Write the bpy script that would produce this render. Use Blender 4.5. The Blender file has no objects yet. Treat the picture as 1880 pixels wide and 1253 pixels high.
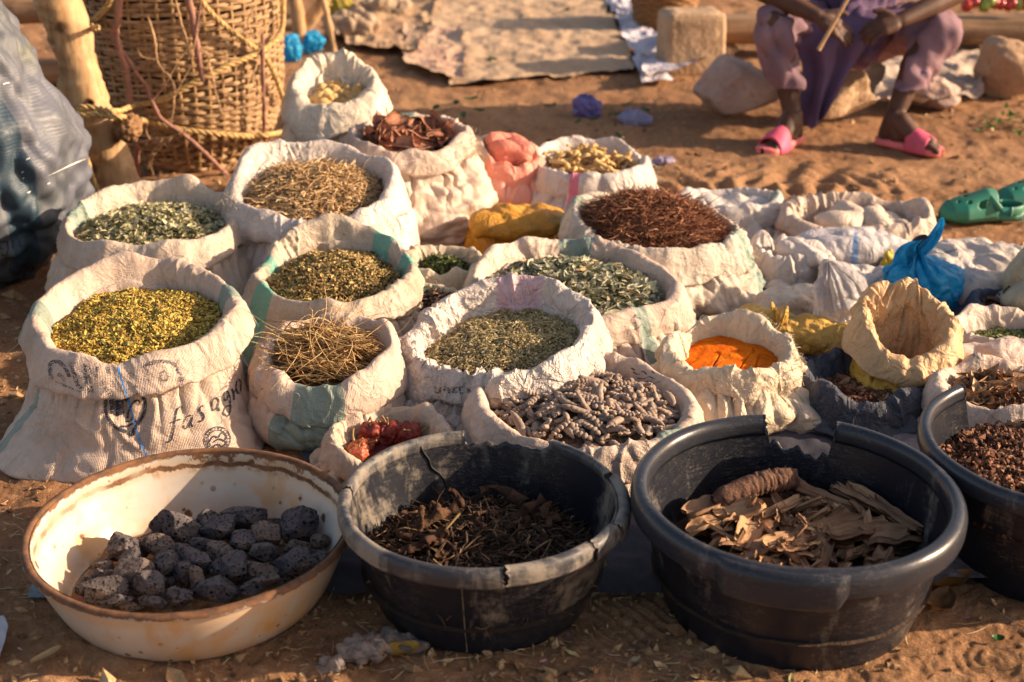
import bpy, bmesh, math, random
import numpy as np
from mathutils import Vector, Matrix
from mathutils.bvhtree import BVHTree

PI = math.pi
R = math.radians
sc = bpy.context.scene
COL = sc.collection
rng = np.random.default_rng(7)
random.seed(7)

# ------------------------------------------------------------------ camera
F, CX, CY = 2611.0, 940.0, 626.5
CAMH, PITCH = 1.34, R(23.6)
FW = np.array([0, math.cos(PITCH), -math.sin(PITCH)])
UP = np.array([0, math.sin(PITCH), math.cos(PITCH)])
CAM = np.array([0, 0, CAMH])

def ray(px, py):
    return FW * F + np.array([1.0, 0, 0]) * (px - CX) - UP * (py - CY)

def at(px, py, z=0.0):
    """point of the plane at height z seen at photo pixel (px, py)"""
    d = ray(px, py)
    return CAM + d * ((z - CAMH) / d[2])

def atY(px, py, Y):
    d = ray(px, py)
    return CAM + d * (Y / d[1])

def depth(p):
    return float(np.dot(np.asarray(p) - CAM, FW))

def sz(px, p):
    return px * depth(p) / F

cd = bpy.data.cameras.new("camera")
cam = bpy.data.objects.new("camera", cd)
COL.objects.link(cam)
cam.location = (0, 0, CAMH)
cam.rotation_euler = (PI / 2 - PITCH, 0, 0)
cd.sensor_width = 36.0
cd.lens = F / 1880.0 * 36.0
cd.clip_start = 0.05
cd.clip_end = 500
cd.dof.use_dof = True
cd.dof.focus_distance = 2.72
cd.dof.aperture_fstop = 3.6
sc.camera = cam

# ------------------------------------------------------------------ noise
_perm = np.random.default_rng(3).permutation(256).astype(np.int64)
_perm = np.concatenate([_perm, _perm, _perm])
_G = np.random.default_rng(4).normal(size=(256, 3))
_G /= np.linalg.norm(_G, axis=1)[:, None]

def noise3(P, seed=0):
    P = np.asarray(P, float) + seed * 17.31
    i = np.floor(P).astype(np.int64)
    f = P - i
    i &= 255
    u = f * f * f * (f * (f * 6 - 15) + 10)
    out = 0
    for dx in (0, 1):
        for dy in (0, 1):
            for dz in (0, 1):
                h = _perm[_perm[_perm[(i[..., 0] + dx) & 255] + ((i[..., 1] + dy) & 255)] + ((i[..., 2] + dz) & 255)]
                g = _G[h]
                v = g[..., 0] * (f[..., 0] - dx) + g[..., 1] * (f[..., 1] - dy) + g[..., 2] * (f[..., 2] - dz)
                w = (u[..., 0] if dx else 1 - u[..., 0]) * (u[..., 1] if dy else 1 - u[..., 1]) * (u[..., 2] if dz else 1 - u[..., 2])
                out = out + v * w
    return out * 1.6

def fbm(P, oct=4, seed=0, gain=0.5):
    a, s, o = 1.0, 1.0, 0
    for k in range(oct):
        o = o + a * noise3(np.asarray(P) * s, seed + k * 3)
        a *= gain
        s *= 2.03
    return o

def ridged(P, seed=0):
    return 1 - np.minimum(1, np.abs(noise3(P, seed)) * 2.2)

def ring(th, k, seed):
    """smooth periodic noise of an angle"""
    return noise3(np.stack([np.cos(th) * k, np.sin(th) * k, np.full_like(th, seed * 1.37)], -1), seed)

def smooth(a, b, x):
    t = np.clip((x - a) / (b - a), 0, 1)
    return t * t * (3 - 2 * t)

# ------------------------------------------------------------------ objects
ORIG = {}

def thing(name, label, cat, loc=(0, 0, 0), group=None):
    o = bpy.data.objects.new(name, None)
    COL.objects.link(o)
    o.location = Vector([float(v) for v in loc])
    o.empty_display_size = 0.05
    o['label'] = label
    o['category'] = cat
    if group:
        o['group'] = group
    ORIG[o.name] = np.array(loc, float)
    return o

def mesh_data(name, V, Fc, uv=None, rnd=None, flat=False):
    """Fc: list of int arrays, each (n,3) or (n,4)"""
    if isinstance(Fc, np.ndarray):
        Fc = [Fc]
    Fc = [np.asarray(f, np.int32) for f in Fc if len(f)]
    me = bpy.data.meshes.new(name)
    V = np.asarray(V, np.float32)
    me.vertices.add(len(V))
    me.vertices.foreach_set('co', V.ravel())
    li = np.concatenate([f.ravel() for f in Fc])
    tot = np.concatenate([np.full(len(f), f.shape[1], np.int32) for f in Fc])
    st = np.concatenate([[0], np.cumsum(tot)[:-1]]).astype(np.int32)
    me.loops.add(len(li))
    me.loops.foreach_set('vertex_index', li)
    me.polygons.add(len(tot))
    me.polygons.foreach_set('loop_start', st)
    if uv is not None:
        l = me.uv_layers.new(name='UVMap')
        l.data.foreach_set('uv', np.asarray(uv, np.float32)[li].ravel())
    if rnd is not None:
        a = me.attributes.new('rnd', 'FLOAT', 'POINT')
        a.data.foreach_set('value', np.asarray(rnd, np.float32))
    me.update(calc_edges=True)
    me.validate()
    me.polygons.foreach_set('use_smooth', np.full(len(me.polygons), not flat))
    me.update()
    return me

def obj(name, V, Fc, mat, parent=None, uv=None, rnd=None, flat=False, label=None):
    V = np.asarray(V, float)
    if parent is not None:
        V = V - ORIG[parent.name]
    me = mesh_data(name, V, Fc, uv, rnd, flat)
    o = bpy.data.objects.new(name, me)
    COL.objects.link(o)
    if mat is not None:
        me.materials.append(mat)
    if parent is not None:
        o.parent = parent
        ORIG[o.name] = ORIG[parent.name]
    else:
        ORIG[o.name] = np.zeros(3)
    if label:
        o['label'] = label
    return o

def tag(o, label=None, cat=None, group=None, kind=None):
    if label:
        o['label'] = label
    if cat:
        o['category'] = cat
    if group:
        o['group'] = group
    if kind:
        o['kind'] = kind
    return o

def single(name, V, Fc, mat, label, cat, group=None, kind=None, **kw):
    """a thing that is one mesh, its origin at the base of the mesh"""
    V = np.asarray(V, float)
    c = np.array([V[:, 0].mean(), V[:, 1].mean(), V[:, 2].min()])
    o = obj(name, V - c, Fc, mat, None, **kw)
    o.location = Vector(c)
    ORIG[o.name] = c
    return tag(o, label, cat, group, kind)

def gridfaces(nu, nv, cu=False, cv=False, off=0):
    """V laid out [nu, nv]"""
    a = np.arange(nu if cu else nu - 1)
    b = np.arange(nv if cv else nv - 1)
    A, B = np.meshgrid(a, b, indexing='ij')
    A2, B2 = (A + 1) % nu, (B + 1) % nv
    return np.stack([A * nv + B, A2 * nv + B, A2 * nv + B2, A * nv + B2], -1).reshape(-1, 4) + off

def gridnormals(P, cu=False, cv=False):
    du = (np.roll(P, -1, 0) - np.roll(P, 1, 0)) if cu else np.gradient(P, axis=0)
    dv = (np.roll(P, -1, 1) - np.roll(P, 1, 1)) if cv else np.gradient(P, axis=1)
    n = np.cross(du, dv)
    return n / (np.linalg.norm(n, axis=-1, keepdims=True) + 1e-9)

def catmull(P, n):
    P = np.asarray(P, float)
    m = len(P)
    t = np.linspace(0, m - 1, n)
    i = np.clip(np.floor(t).astype(int), 0, m - 2)
    f = (t - i)[:, None]
    p0, p1, p2, p3 = P[np.clip(i - 1, 0, m - 1)], P[i], P[i + 1], P[np.clip(i + 2, 0, m - 1)]
    return .5 * (2 * p1 + (p2 - p0) * f + (2 * p0 - 5 * p1 + 4 * p2 - p3) * f * f + (3 * p1 - p0 - 3 * p2 + p3) * f ** 3)

def tube(P, rad, ns=8, caps=True, n=None, flat_z=1.0, spin=0.0):
    """returns V, [quads, tris]; rad scalar or per-point"""
    P = np.asarray(P, float)
    rad = np.broadcast_to(np.asarray(rad, float), (len(P),)).copy()
    if n:
        t0 = np.linspace(0, 1, len(P))
        P2 = catmull(P, n)
        rad = np.interp(np.linspace(0, 1, n), t0, rad)
        P = P2
    m = len(P)
    T = np.gradient(P, axis=0)
    T /= np.linalg.norm(T, axis=1)[:, None] + 1e-9
    N = np.zeros_like(P)
    ref = np.array([0, 0, 1.0]) if abs(T[0, 2]) < .9 else np.array([1.0, 0, 0])
    v = np.cross(T[0], ref)
    v /= np.linalg.norm(v)
    for k in range(m):
        v = v - T[k] * np.dot(v, T[k])
        v /= np.linalg.norm(v) + 1e-9
        N[k] = v
    Bn = np.cross(T, N)
    a = np.linspace(0, 2 * PI, ns, endpoint=False) + spin
    V = P[:, None] + rad[:, None, None] * (np.cos(a)[None, :, None] * N[:, None] + flat_z * np.sin(a)[None, :, None] * Bn[:, None])
    Fq = gridfaces(m, ns, cv=True)
    V = V.reshape(-1, 3)
    Fs = [Fq]
    if caps:
        c0, c1 = len(V), len(V) + 1
        V = np.vstack([V, P[:1], P[-1:]])
        j = np.arange(ns)
        j2 = (j + 1) % ns
        Fs.append(np.concatenate([np.stack([np.full(ns, c0), j2, j], -1),
                                  np.stack([np.full(ns, c1), (m - 1) * ns + j, (m - 1) * ns + j2], -1)]))
    return V, Fs

def merge(parts):
    """join (V, [faces]) pieces that are ONE part"""
    Vs, Fs, o = [], [], 0
    for V, Fc in parts:
        if isinstance(Fc, np.ndarray):
            Fc = [Fc]
        Vs.append(V)
        Fs += [np.asarray(f) + o for f in Fc]
        o += len(V)
    return np.vstack(Vs), Fs

_ico = {}
def ico(sub):
    if sub not in _ico:
        bm = bmesh.new()
        bmesh.ops.create_icosphere(bm, subdivisions=sub, radius=1)
        V = np.array([v.co[:] for v in bm.verts])
        Fc = np.array([[v.index for v in f.verts] for f in bm.faces])
        bm.free()
        _ico[sub] = (V, Fc)
    return _ico[sub][0].copy(), _ico[sub][1]

def remesh(V, Fc, voxel, smooth_it=4):
    me = mesh_data('tmp', V, Fc)
    o = bpy.data.objects.new('tmp', me)
    COL.objects.link(o)
    m = o.modifiers.new('r', 'REMESH')
    m.mode = 'VOXEL'
    m.voxel_size = voxel
    if smooth_it:
        s = o.modifiers.new('s', 'SMOOTH')
        s.iterations = smooth_it
        s.factor = .5
    bpy.context.view_layer.update()
    dg = bpy.context.evaluated_depsgraph_get()
    e = o.evaluated_get(dg)
    m2 = e.to_mesh()
    nv = len(m2.vertices)
    co = np.zeros(nv * 3, np.float32)
    m2.vertices.foreach_get('co', co)
    no = np.zeros(nv * 3, np.float32)
    m2.vertices.foreach_get('normal', no)
    q = [list(p.vertices) for p in m2.polygons]
    e.to_mesh_clear()
    bpy.data.objects.remove(o)
    bpy.data.meshes.remove(me)
    F4 = np.array([f for f in q if len(f) == 4], int).reshape(-1, 4)
    F3 = np.array([f for f in q if len(f) == 3], int).reshape(-1, 3)
    return co.reshape(-1, 3).astype(float), [F4, F3], no.reshape(-1, 3).astype(float)

def capsules(chains, ns=14):
    """tapered limbs with round joints, for remeshing into one skin"""
    out = []
    for P, r in chains:
        P = np.asarray(P, float)
        r = np.broadcast_to(np.asarray(r, float), (len(P),))
        for k in range(len(P)):
            V, Fc = ico(2)
            out.append((V * r[k] + P[k], [Fc]))
        for k in range(len(P) - 1):
            out.append(tube(P[k:k + 2], r[k:k + 2], ns))
    return merge(out)

def rand_rot(n, r=rng):
    q = r.normal(size=(n, 4))
    q /= np.linalg.norm(q, axis=1)[:, None]
    w, x, y, z = q.T
    return np.stack([1 - 2 * (y * y + z * z), 2 * (x * y - z * w), 2 * (x * z + y * w),
                     2 * (x * y + z * w), 1 - 2 * (x * x + z * z), 2 * (y * z - x * w),
                     2 * (x * z - y * w), 2 * (y * z + x * w), 1 - 2 * (x * x + y * y)], -1).reshape(n, 3, 3)

def flat_rot(n, tilt=.5, r=rng):
    """random yaw, tilted at most about tilt radians"""
    yaw = r.uniform(0, 2 * PI, n)
    a, b = r.normal(0, tilt, n), r.normal(0, tilt, n)
    cz, sz_, ca, sa, cb, sb = np.cos(yaw), np.sin(yaw), np.cos(a), np.sin(a), np.cos(b), np.sin(b)
    Z = np.zeros((n, 3, 3)); X = Z.copy(); Y = Z.copy()
    Z[:, 0, 0] = cz; Z[:, 0, 1] = -sz_; Z[:, 1, 0] = sz_; Z[:, 1, 1] = cz; Z[:, 2, 2] = 1
    X[:, 0, 0] = 1; X[:, 1, 1] = ca; X[:, 1, 2] = -sa; X[:, 2, 1] = sa; X[:, 2, 2] = ca
    Y[:, 1, 1] = 1; Y[:, 0, 0] = cb; Y[:, 0, 2] = sb; Y[:, 2, 0] = -sb; Y[:, 2, 2] = cb
    return Z @ X @ Y

def instances(tv, tf, P, Rm, S, rnd):
    n, k = len(P), len(tv)
    S = np.broadcast_to(np.asarray(S, float).reshape(n, -1), (n, 3))
    V = np.einsum('nij,nkj->nki', Rm, tv[None] * S[:, None]) + P[:, None]
    Fc = (np.asarray(tf)[None] + (np.arange(n) * k)[:, None, None]).reshape(-1, np.asarray(tf).shape[1])
    return V.reshape(-1, 3), Fc, np.repeat(rnd, k)

def fibers(P, D, L, rad, bend=.3, segs=5, rnd=None, r=rng):
    n = len(P)
    D = D / np.linalg.norm(D, axis=1)[:, None]
    A = np.cross(D, r.normal(size=(n, 3)))
    A /= np.linalg.norm(A, axis=1)[:, None]
    Bv = np.cross(D, A)
    L = np.broadcast_to(np.asarray(L, float), (n,))
    rad = np.broadcast_to(np.asarray(rad, float), (n,))
    b1, b2 = r.normal(0, bend, n), r.normal(0, bend, n)
    t = np.linspace(-.5, .5, segs + 1)
    C = (P[:, None] + D[:, None] * (L[:, None] * t)[..., None]
         + A[:, None] * ((L * b1)[:, None] * (t * t - .08))[..., None]
         + Bv[:, None] * ((L * b2)[:, None] * np.sin(t * 6) * .18)[..., None])
    w = rad[:, None] * np.clip(1.15 - 1.2 * np.abs(t) ** 2 * 2, .35, 1)[None]
    V = []
    for k in range(3):
        a = 2 * PI * k / 3
        V.append(C + (A * math.cos(a) + Bv * math.sin(a))[:, None] * w[..., None])
    V = np.stack(V, 2)                     # n, segs+1, 3, 3
    f = gridfaces(segs + 1, 3, cv=True)
    m = (segs + 1) * 3
    Fc = (f[None] + (np.arange(n) * m)[:, None, None]).reshape(-1, 4)
    if rnd is None:
        rnd = r.random(n)
    return V.reshape(-1, 3), Fc, np.repeat(rnd, m)
# ------------------------------------------------------------------ materials
class Mat:
    def __init__(s, name, rough=.6, spec=.4):
        s.m = bpy.data.materials.new(name)
        s.m.use_nodes = True
        s.nt = s.m.node_tree
        s.nt.nodes.clear()
        s.out = s.nt.nodes.new('ShaderNodeOutputMaterial')
        s.b = s.nt.nodes.new('ShaderNodeBsdfPrincipled')
        s.nt.links.new(s.b.outputs[0], s.out.inputs[0])
        s.b.inputs['Roughness'].default_value = rough
        s.b.inputs['Specular IOR Level'].default_value = spec
        s._h = None
    def set(s, inp, v):
        if isinstance(v, bpy.types.NodeSocket):
            s.nt.links.new(v, inp)
        elif isinstance(v, (tuple, list)) and len(v) == 3 and len(getattr(inp, 'default_value', [0] * 3)) == 4:
            inp.default_value = (*v, 1)
        else:
            inp.default_value = v
    def obj(s):
        n = s.nt.nodes.new('ShaderNodeTexCoord')
        return n.outputs['Object']
    def uv(s):
        return s.nt.nodes.new('ShaderNodeTexCoord').outputs['UV']
    def attr(s, name='rnd'):
        n = s.nt.nodes.new('ShaderNodeAttribute')
        n.attribute_name = name
        return n.outputs['Fac']
    def orand(s):
        return s.nt.nodes.new('ShaderNodeObjectInfo').outputs['Random']
    def sep(s, v):
        n = s.nt.nodes.new('ShaderNodeSeparateXYZ')
        s.set(n.inputs[0], v)
        return n.outputs
    def comb(s, x=0., y=0., z=0.):
        n = s.nt.nodes.new('ShaderNodeCombineXYZ')
        for i, v in enumerate((x, y, z)):
            s.set(n.inputs[i], v)
        return n.outputs[0]
    def vmul(s, v, k):
        n = s.nt.nodes.new('ShaderNodeVectorMath')
        n.operation = 'MULTIPLY'
        s.set(n.inputs[0], v)
        n.inputs[1].default_value = k
        return n.outputs[0]
    def noise(s, scale, detail=4., rough=.55, vec=None, dist=0.):
        n = s.nt.nodes.new('ShaderNodeTexNoise')
        n.inputs['Scale'].default_value = scale
        n.inputs['Detail'].default_value = detail
        n.inputs['Roughness'].default_value = rough
        n.inputs['Distortion'].default_value = dist
        s.set(n.inputs['Vector'], vec if vec is not None else s.obj())
        return n.outputs['Fac']
    def voro(s, scale, feat='F1', vec=None):
        n = s.nt.nodes.new('ShaderNodeTexVoronoi')
        n.feature = feat
        n.inputs['Scale'].default_value = scale
        s.set(n.inputs['Vector'], vec if vec is not None else s.obj())
        return n.outputs['Distance']
    def wave(s, scale, vec, axis='X', dist=0., dscale=1.):
        n = s.nt.nodes.new('ShaderNodeTexWave')
        n.bands_direction = axis
        n.inputs['Scale'].default_value = scale
        n.inputs['Distortion'].default_value = dist
        n.inputs['Detail Scale'].default_value = dscale
        s.set(n.inputs['Vector'], vec)
        return n.outputs['Fac']
    def ramp(s, fac, stops, interp='LINEAR'):
        n = s.nt.nodes.new('ShaderNodeValToRGB')
        n.color_ramp.interpolation = interp
        e = n.color_ramp.elements
        while len(e) < len(stops):
            e.new(.5)
        for i, (p, c) in enumerate(stops):
            e[i].position = p
            e[i].color = (*c, 1) if not isinstance(c, (int, float)) else (c, c, c, 1)
        s.set(n.inputs[0], fac)
        return n.outputs[0]
    def mix(s, fac, a, b, mode='MIX'):
        n = s.nt.nodes.new('ShaderNodeMix')
        n.data_type = 'RGBA'
        n.blend_type = mode
        s.set(n.inputs[0], fac)
        s.set(n.inputs[6], a)
        s.set(n.inputs[7], b)
        return n.outputs[2]
    def math(s, op, a, b=0., c=0., clamp=False):
        n = s.nt.nodes.new('ShaderNodeMath')
        n.operation = op
        n.use_clamp = clamp
        s.set(n.inputs[0], a)
        s.set(n.inputs[1], b)
        s.set(n.inputs[2], c)
        return n.outputs[0]
    def step(s, x, a, b):
        n = s.nt.nodes.new('ShaderNodeMapRange')
        n.interpolation_type = 'SMOOTHSTEP'
        s.set(n.inputs[0], x)
        n.inputs[1].default_value = a
        n.inputs[2].default_value = b
        return n.outputs[0]
    def bump(s, h, strength=.3, dist=.002):
        n = s.nt.nodes.new('ShaderNodeBump')
        n.inputs['Strength'].default_value = strength
        n.inputs['Distance'].default_value = dist
        s.set(n.inputs['Height'], h)
        if s._h is not None:
            s.nt.links.new(s._h, n.inputs['Normal'])
        s._h = n.outputs[0]
        s.nt.links.new(s._h, s.b.inputs['Normal'])
    def color(s, c):
        s.set(s.b.inputs['Base Color'], c)
    def rough(s, v):
        s.set(s.b.inputs['Roughness'], v)
    def transl(s, col, amount):
        t = s.nt.nodes.new('ShaderNodeBsdfTranslucent')
        s.set(t.inputs[0], col)
        mx = s.nt.nodes.new('ShaderNodeMixShader')
        mx.inputs[0].default_value = amount
        s.nt.links.new(s.b.outputs[0], mx.inputs[1])
        s.nt.links.new(t.outputs[0], mx.inputs[2])
        s.nt.links.new(mx.outputs[0], s.out.inputs[0])

CREAM = (.60, .455, .36)
DIRT = (.27, .165, .09)

_sackmats = {}
def sack_mat(col=CREAM, per=1.3, stripes=(), dirt=.35, weave=1.0, rough=.5, spec=.45, crumple=.4, dirt_col=DIRT, translucent=.08):
    """woven plastic cloth: UV.x is the turn round the sack (0..1), UV.y metres along the cloth.
    stripes: (centre, half width, colour) as shares of the turn"""
    key = (col, per, tuple(stripes), dirt, weave, rough, spec, crumple, dirt_col)
    if key in _sackmats:
        return _sackmats[key]
    m = Mat('woven_sack', rough, spec)
    uv = m.sep(m.uv())
    U, Vv = m.math('MULTIPLY', uv[0], per), uv[1]
    cloth = m.comb(U, Vv, 0.)
    wu = m.wave(125, cloth, 'X', .6, 3)
    wv = m.wave(125, cloth, 'Y', .6, 3)
    wv_ = m.math('MULTIPLY', wu, wv)
    big = m.noise(5, 5, .6)
    fine = m.noise(60, 3, .6)
    c = m.mix(m.step(big, .3, .72), tuple(v * 1.1 for v in col), tuple(v * .8 for v in col))
    c = m.mix(m.math('MULTIPLY', m.step(fine, .35, .75), .25), c, tuple(v * .55 for v in col))
    # threads along the cloth, a little lighter and darker
    th = m.noise(1, 3, .7, m.comb(m.math('MULTIPLY', U, 300.), m.math('MULTIPLY', Vv, 12.), 0.))
    c = m.mix(m.math('MULTIPLY', m.step(th, .45, .7), .3), c, tuple(v * .6 for v in col))
    for uc, hw, sc_ in stripes:
        d = m.math('ABSOLUTE', m.math('WRAP', m.math('SUBTRACT', uv[0], uc), .5, -.5))
        d = m.math('ADD', d, m.math('MULTIPLY', m.math('SUBTRACT', m.noise(60, 2), .5), .004))
        k = m.step(d, hw, hw - .002)
        k = m.math('MULTIPLY', k, m.math('ADD', .62, m.math('MULTIPLY', wv_, .4)))
        c = m.mix(k, c, sc_)
    dn = m.noise(9, 6, .7)
    if dirt:
        c = m.mix(m.math('MULTIPLY', m.step(dn, .48, .75), dirt), c, dirt_col)
        sp = m.noise(45, 2, .5)
        c = m.mix(m.math('MULTIPLY', m.step(sp, .68, .74), dirt * .9), c, dirt_col)
    m.color(c)
    m.rough(m.math('ADD', rough - .1, m.math('MULTIPLY', fine, .3)))
    if crumple:
        cr = m.math('ABSOLUTE', m.math('SUBTRACT', m.noise(26, 4, .55, None, .8), .5))
        m.bump(cr, crumple * 1.3, .02)
        cr2 = m.math('ABSOLUTE', m.math('SUBTRACT', m.noise(70, 3, .5, None, .6), .5))
        m.bump(cr2, crumple * .9, .006)
    if weave:
        m.bump(wv_, .35 * weave, .0018)
    if translucent:
        m.transl(c, translucent)
    _sackmats[key] = m.m
    return m.m

def ramp_mat(name, stops, rough=.75, spec=.25, bump=None, tr=0.):
    m = Mat(name, rough, spec)
    c = m.ramp(m.attr(), stops)
    n = m.noise(160, 2)
    c = m.mix(m.math('MULTIPLY', m.step(n, .4, .7), .35), c, (.03, .02, .012))
    m.color(c)
    if bump:
        m.bump(m.noise(bump, 3), .5, .002)
    if tr:
        m.transl(c, tr)
    return m.m

def plain_mat(name, col, col2=None, scale=20, rough=.6, spec=.3, bump=0, bscale=60, dist=.003, per_object=0., tr=0.):
    m = Mat(name, rough, spec)
    n = m.noise(scale, 5, .6)
    c = m.mix(m.step(n, .3, .7), col, col2 or tuple(v * .6 for v in col))
    if per_object:
        c = m.mix(m.math('MULTIPLY', m.orand(), per_object), c, tuple(v * .35 for v in col))
    m.color(c)
    if bump:
        m.bump(m.noise(bscale, 5, .65), bump, dist)
    if tr:
        m.transl(c, tr)
    return m.m
# ------------------------------------------------------------------ sacks
class Sack:
    pass

def make_sack(label, px, py, h, w, asp=1.0, rot=0., t=.028, tilt=(0, 0), peaks=(), base=None, bulge=.042, depth=.05,
              col=CREAM, bcol=None, stripes=(), bstripes=None, dirt=.48, wr=1.0, seed=0, flap=1.0, irr=.05, zirr=.015,
              rough=.5, spec=.45, weave=1.0, crumple=.42, hfold=0., group='open sacks of the spice seller', name='sack',
              wall=1.0, body=True, NU=360, sharp=3.5, squash=(), rslant=0., translucent=.08, inner=.1):
    """px, py: photo pixel of the middle of the opening, w its outer width in pixels there; all sizes in metres after that.
    peaks: (degrees, width, dz, dr) local rises of the rolled edge; 0 = +x, 90 = away from the camera"""
    s = Sack()
    t = t * .88
    tilt = (tilt[0], tilt[1] + .045)
    c = at(px, py, h - t)
    c[2] = h
    s.c = c
    Rm = sz(w, c) / 2 - t * 1.05
    rx, ry = Rm, Rm * asp
    s.rx, s.ry, s.t = rx, ry, t
    th = np.linspace(0, 2 * PI, NU, endpoint=False)
    sr = seed * 3.7 + 1
    rr = 1 + irr * ring(th, 1.3, sr) + irr * .5 * ring(th, 2.8, sr + 9)
    dz = zirr * ring(th, 1.2, sr + 2) + zirr * .6 * ring(th, 2.6, sr + 3)
    dr = np.zeros(NU)
    for a, wd, pz, pr in peaks:
        d = np.abs((np.degrees(th) - a + 180) % 360 - 180)
        k = np.exp(-(d / wd) ** 2)
        dz += pz * k
        dr += pr * k
    ca, sa = math.cos(rot), math.sin(rot)
    lx, ly = rx * np.cos(th) * rr + dr * np.cos(th), ry * np.sin(th) * rr + dr * np.sin(th)
    X, Y = lx * ca - ly * sa, lx * sa + ly * ca
    ex, ey = np.cos(th) / rx, np.sin(th) / ry
    l = np.hypot(ex, ey)
    ex, ey = ex / l, ey / l
    ex, ey = ex * ca - ey * sa, ex * sa + ey * ca
    tt = t * (1 + .3 * ring(th, 2.0, sr + 4) + .12 * ring(th, 5.0, sr + 5))
    zc = h - t + dz + tilt[0] * X + tilt[1] * Y
    fl = flap * (1 + .38 * ring(th, 1.6, sr + 6))
    # section of the rolled edge: (radial, height, scaled by the flap length?)
    # two ways the cloth folds over: a soft roll and a sharp turned-down cuff, mixed round the mouth
    ib = (-1.0 - .2 * depth / t * wall - inner * 2, -depth / t - 1.2, 0)
    soft = np.array([ib, (-1.0 - inner, -depth / t * .6, 0), (-1.02, -.75, 0), (-.95, .0, 0), (-.62, .68, 0), (0.0, 1.0, 0),
                     (.68, .72, 0), (1.10, .0, 0), (1.22, -.6, .5), (1.12, -1.1, 1), (.8, -1.42, 1), (.3, -1.15, 1), (-.1, -.75, 1)])
    cuff = np.array([ib, (-1.15 - inner, -depth / t * .6, 0), (-.98, -.85, 0), (-.66, .12, 0), (-.34, .82, 0), (0.0, 1.06, 0),
                     (.34, .72, 0), (.74, -.15, 0), (1.06, -.95, .5), (1.24, -1.45, 1), (1.02, -1.62, 1), (.5, -1.25, 1), (-.1, -.75, 1)])
    NV = 68
    p1, p2 = catmull(soft, NV), catmull(cuff, NV)
    wq = np.clip(.30 + .8 * ring(th, 1.8, sr + 20), 0, 1)[:, None]
    pR, pZ, pK = [p1[None, :, i] * wq + p2[None, :, i] * (1 - wq) for i in range(3)]
    sh = np.concatenate([[0], np.cumsum(np.hypot(*np.diff(p1[:, :2], axis=0).T))])
    kf = np.clip(pK, 0, 1) * (fl - 1)[:, None]
    rad = pR * tt[:, None] + rslant * np.minimum(0, pZ) * t
    zz = pZ * tt[:, None] * (1 + kf)
    P = np.stack([c[0] + X[:, None] + ex[:, None] * rad, c[1] + Y[:, None] + ey[:, None] * rad, zc[:, None] + zz], -1)
    # creases: pleats across the roll, and crumples all over
    N = gridnormals(P, cu=True)
    kp = 4.6 * Rm / .2
    T2, S2 = np.meshgrid(th, sh, indexing='ij')
    q = np.stack([np.cos(T2) * kp, np.sin(T2) * kp, S2 * .22 + sr], -1)
    wq = noise3(q * .5, 3)[..., None] * .8
    pl = np.abs(noise3(q + wq, seed + 1))
    pl2 = np.abs(noise3(q * np.array([.5, .5, .8]) + 5, seed + 2))
    cr = np.abs(noise3(P * 24 + noise3(P * 9, 5)[..., None] * .7, seed + 3)) + .5 * np.abs(noise3(P * 55, seed + 4))
    big = noise3(P * 8, seed + 8)
    amp = .35 + .65 * smooth(-.6, .35, noise3(P * 6, seed + 12))
    def crease(n, w):
        return np.exp(-(np.abs(n) / w) ** 1.3)
    n1, n2 = noise3(q + wq, seed + 1), noise3(q * np.array([.55, .55, .6]) + 5 + wq * .6, seed + 2)
    am2 = smooth(-.15, .5, noise3(P * 4.5, seed + 13)) * 1.15
    n3 = noise3(P * 15 + noise3(P * 8, 5)[..., None] * 1.1, seed + 3)
    D = wr * t * (.16 * am2 * n1 - .26 * am2 * crease(n1, .06) + .20 * am2 * crease(n2 - .12, .06) + .15 * n2 - .10 * amp * crease(n3, .08) + .34 * amp * (np.abs(noise3(P * 11 + wq * 1.2, seed + 14)) - .25) + .11 * amp * (np.abs(noise3(P * 27 + 2, seed + 15)) - .25) - .22 * am2 * (np.abs(noise3(P * 19 + wq + 7, seed + 16)) - .25) + .12 * big)
    P = P + N * D[..., None]
    uv = np.stack([T2 / (2 * PI), S2 * t], -1).reshape(-1, 2)
    # seam copy so the UV wraps cleanly
    Pw = np.concatenate([P, P[:1]], 0)
    uvw = np.concatenate([uv.reshape(NU, NV, 2), np.stack([np.ones(NV), sh * t], -1)[None]], 0)
    per = 2 * PI * (rx + ry) / 2
    mat = sack_mat(col, round(per, 2), stripes, dirt, weave, rough, spec, crumple, translucent=translucent)
    if base is None:
        base = (0, 0, 1.12, 1.12)
    bx, by = c[0] + base[0], c[1] + base[1]
    root = thing(name, label, 'sack', (bx, by, 0), group)
    s.root = root
    s.rim = obj('rolled_rim', Pw.reshape(-1, 3), gridfaces(NU + 1, NV), mat, root, uv=uvw.reshape(-1, 2))
    s.rim.data.update()
    # body: from the flat bottom up to under the roll
    if body:
        MV = 60
        v = np.linspace(0, 1, MV)
        bulge = bulge + (.012 if bulge > 0 else 0)
        k = np.abs(np.cos(th)) ** sharp + np.abs(np.sin(th)) ** sharp
        sup = 1 / k ** (1 / sharp)
        # outward flat base with rounded pillow corners
        Bx = bx + base[2] * rx * np.cos(th) * sup
        By = by + base[3] * ry * np.sin(th) * sup
        Tx = c[0] + X - ex * tt * .15
        Ty = c[1] + Y - ey * tt * .15
        Tz = zc - tt * .7
        vv = v[None] ** .9
        e = 1 - (1 - vv) ** 1.6
        PX = Bx[:, None] * (1 - e) + Tx[:, None] * e
        PY = By[:, None] * (1 - e) + Ty[:, None] * e
        b = bulge * np.sin(PI * np.clip(v, 0, 1) ** .8) ** .8
        PX = PX + ex[:, None] * b
        PY = PY + ey[:, None] * b
        inw = .02 * np.exp(-v / .03)
        PX = PX - ex[:, None] * inw
        PY = PY - ey[:, None] * inw
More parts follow.
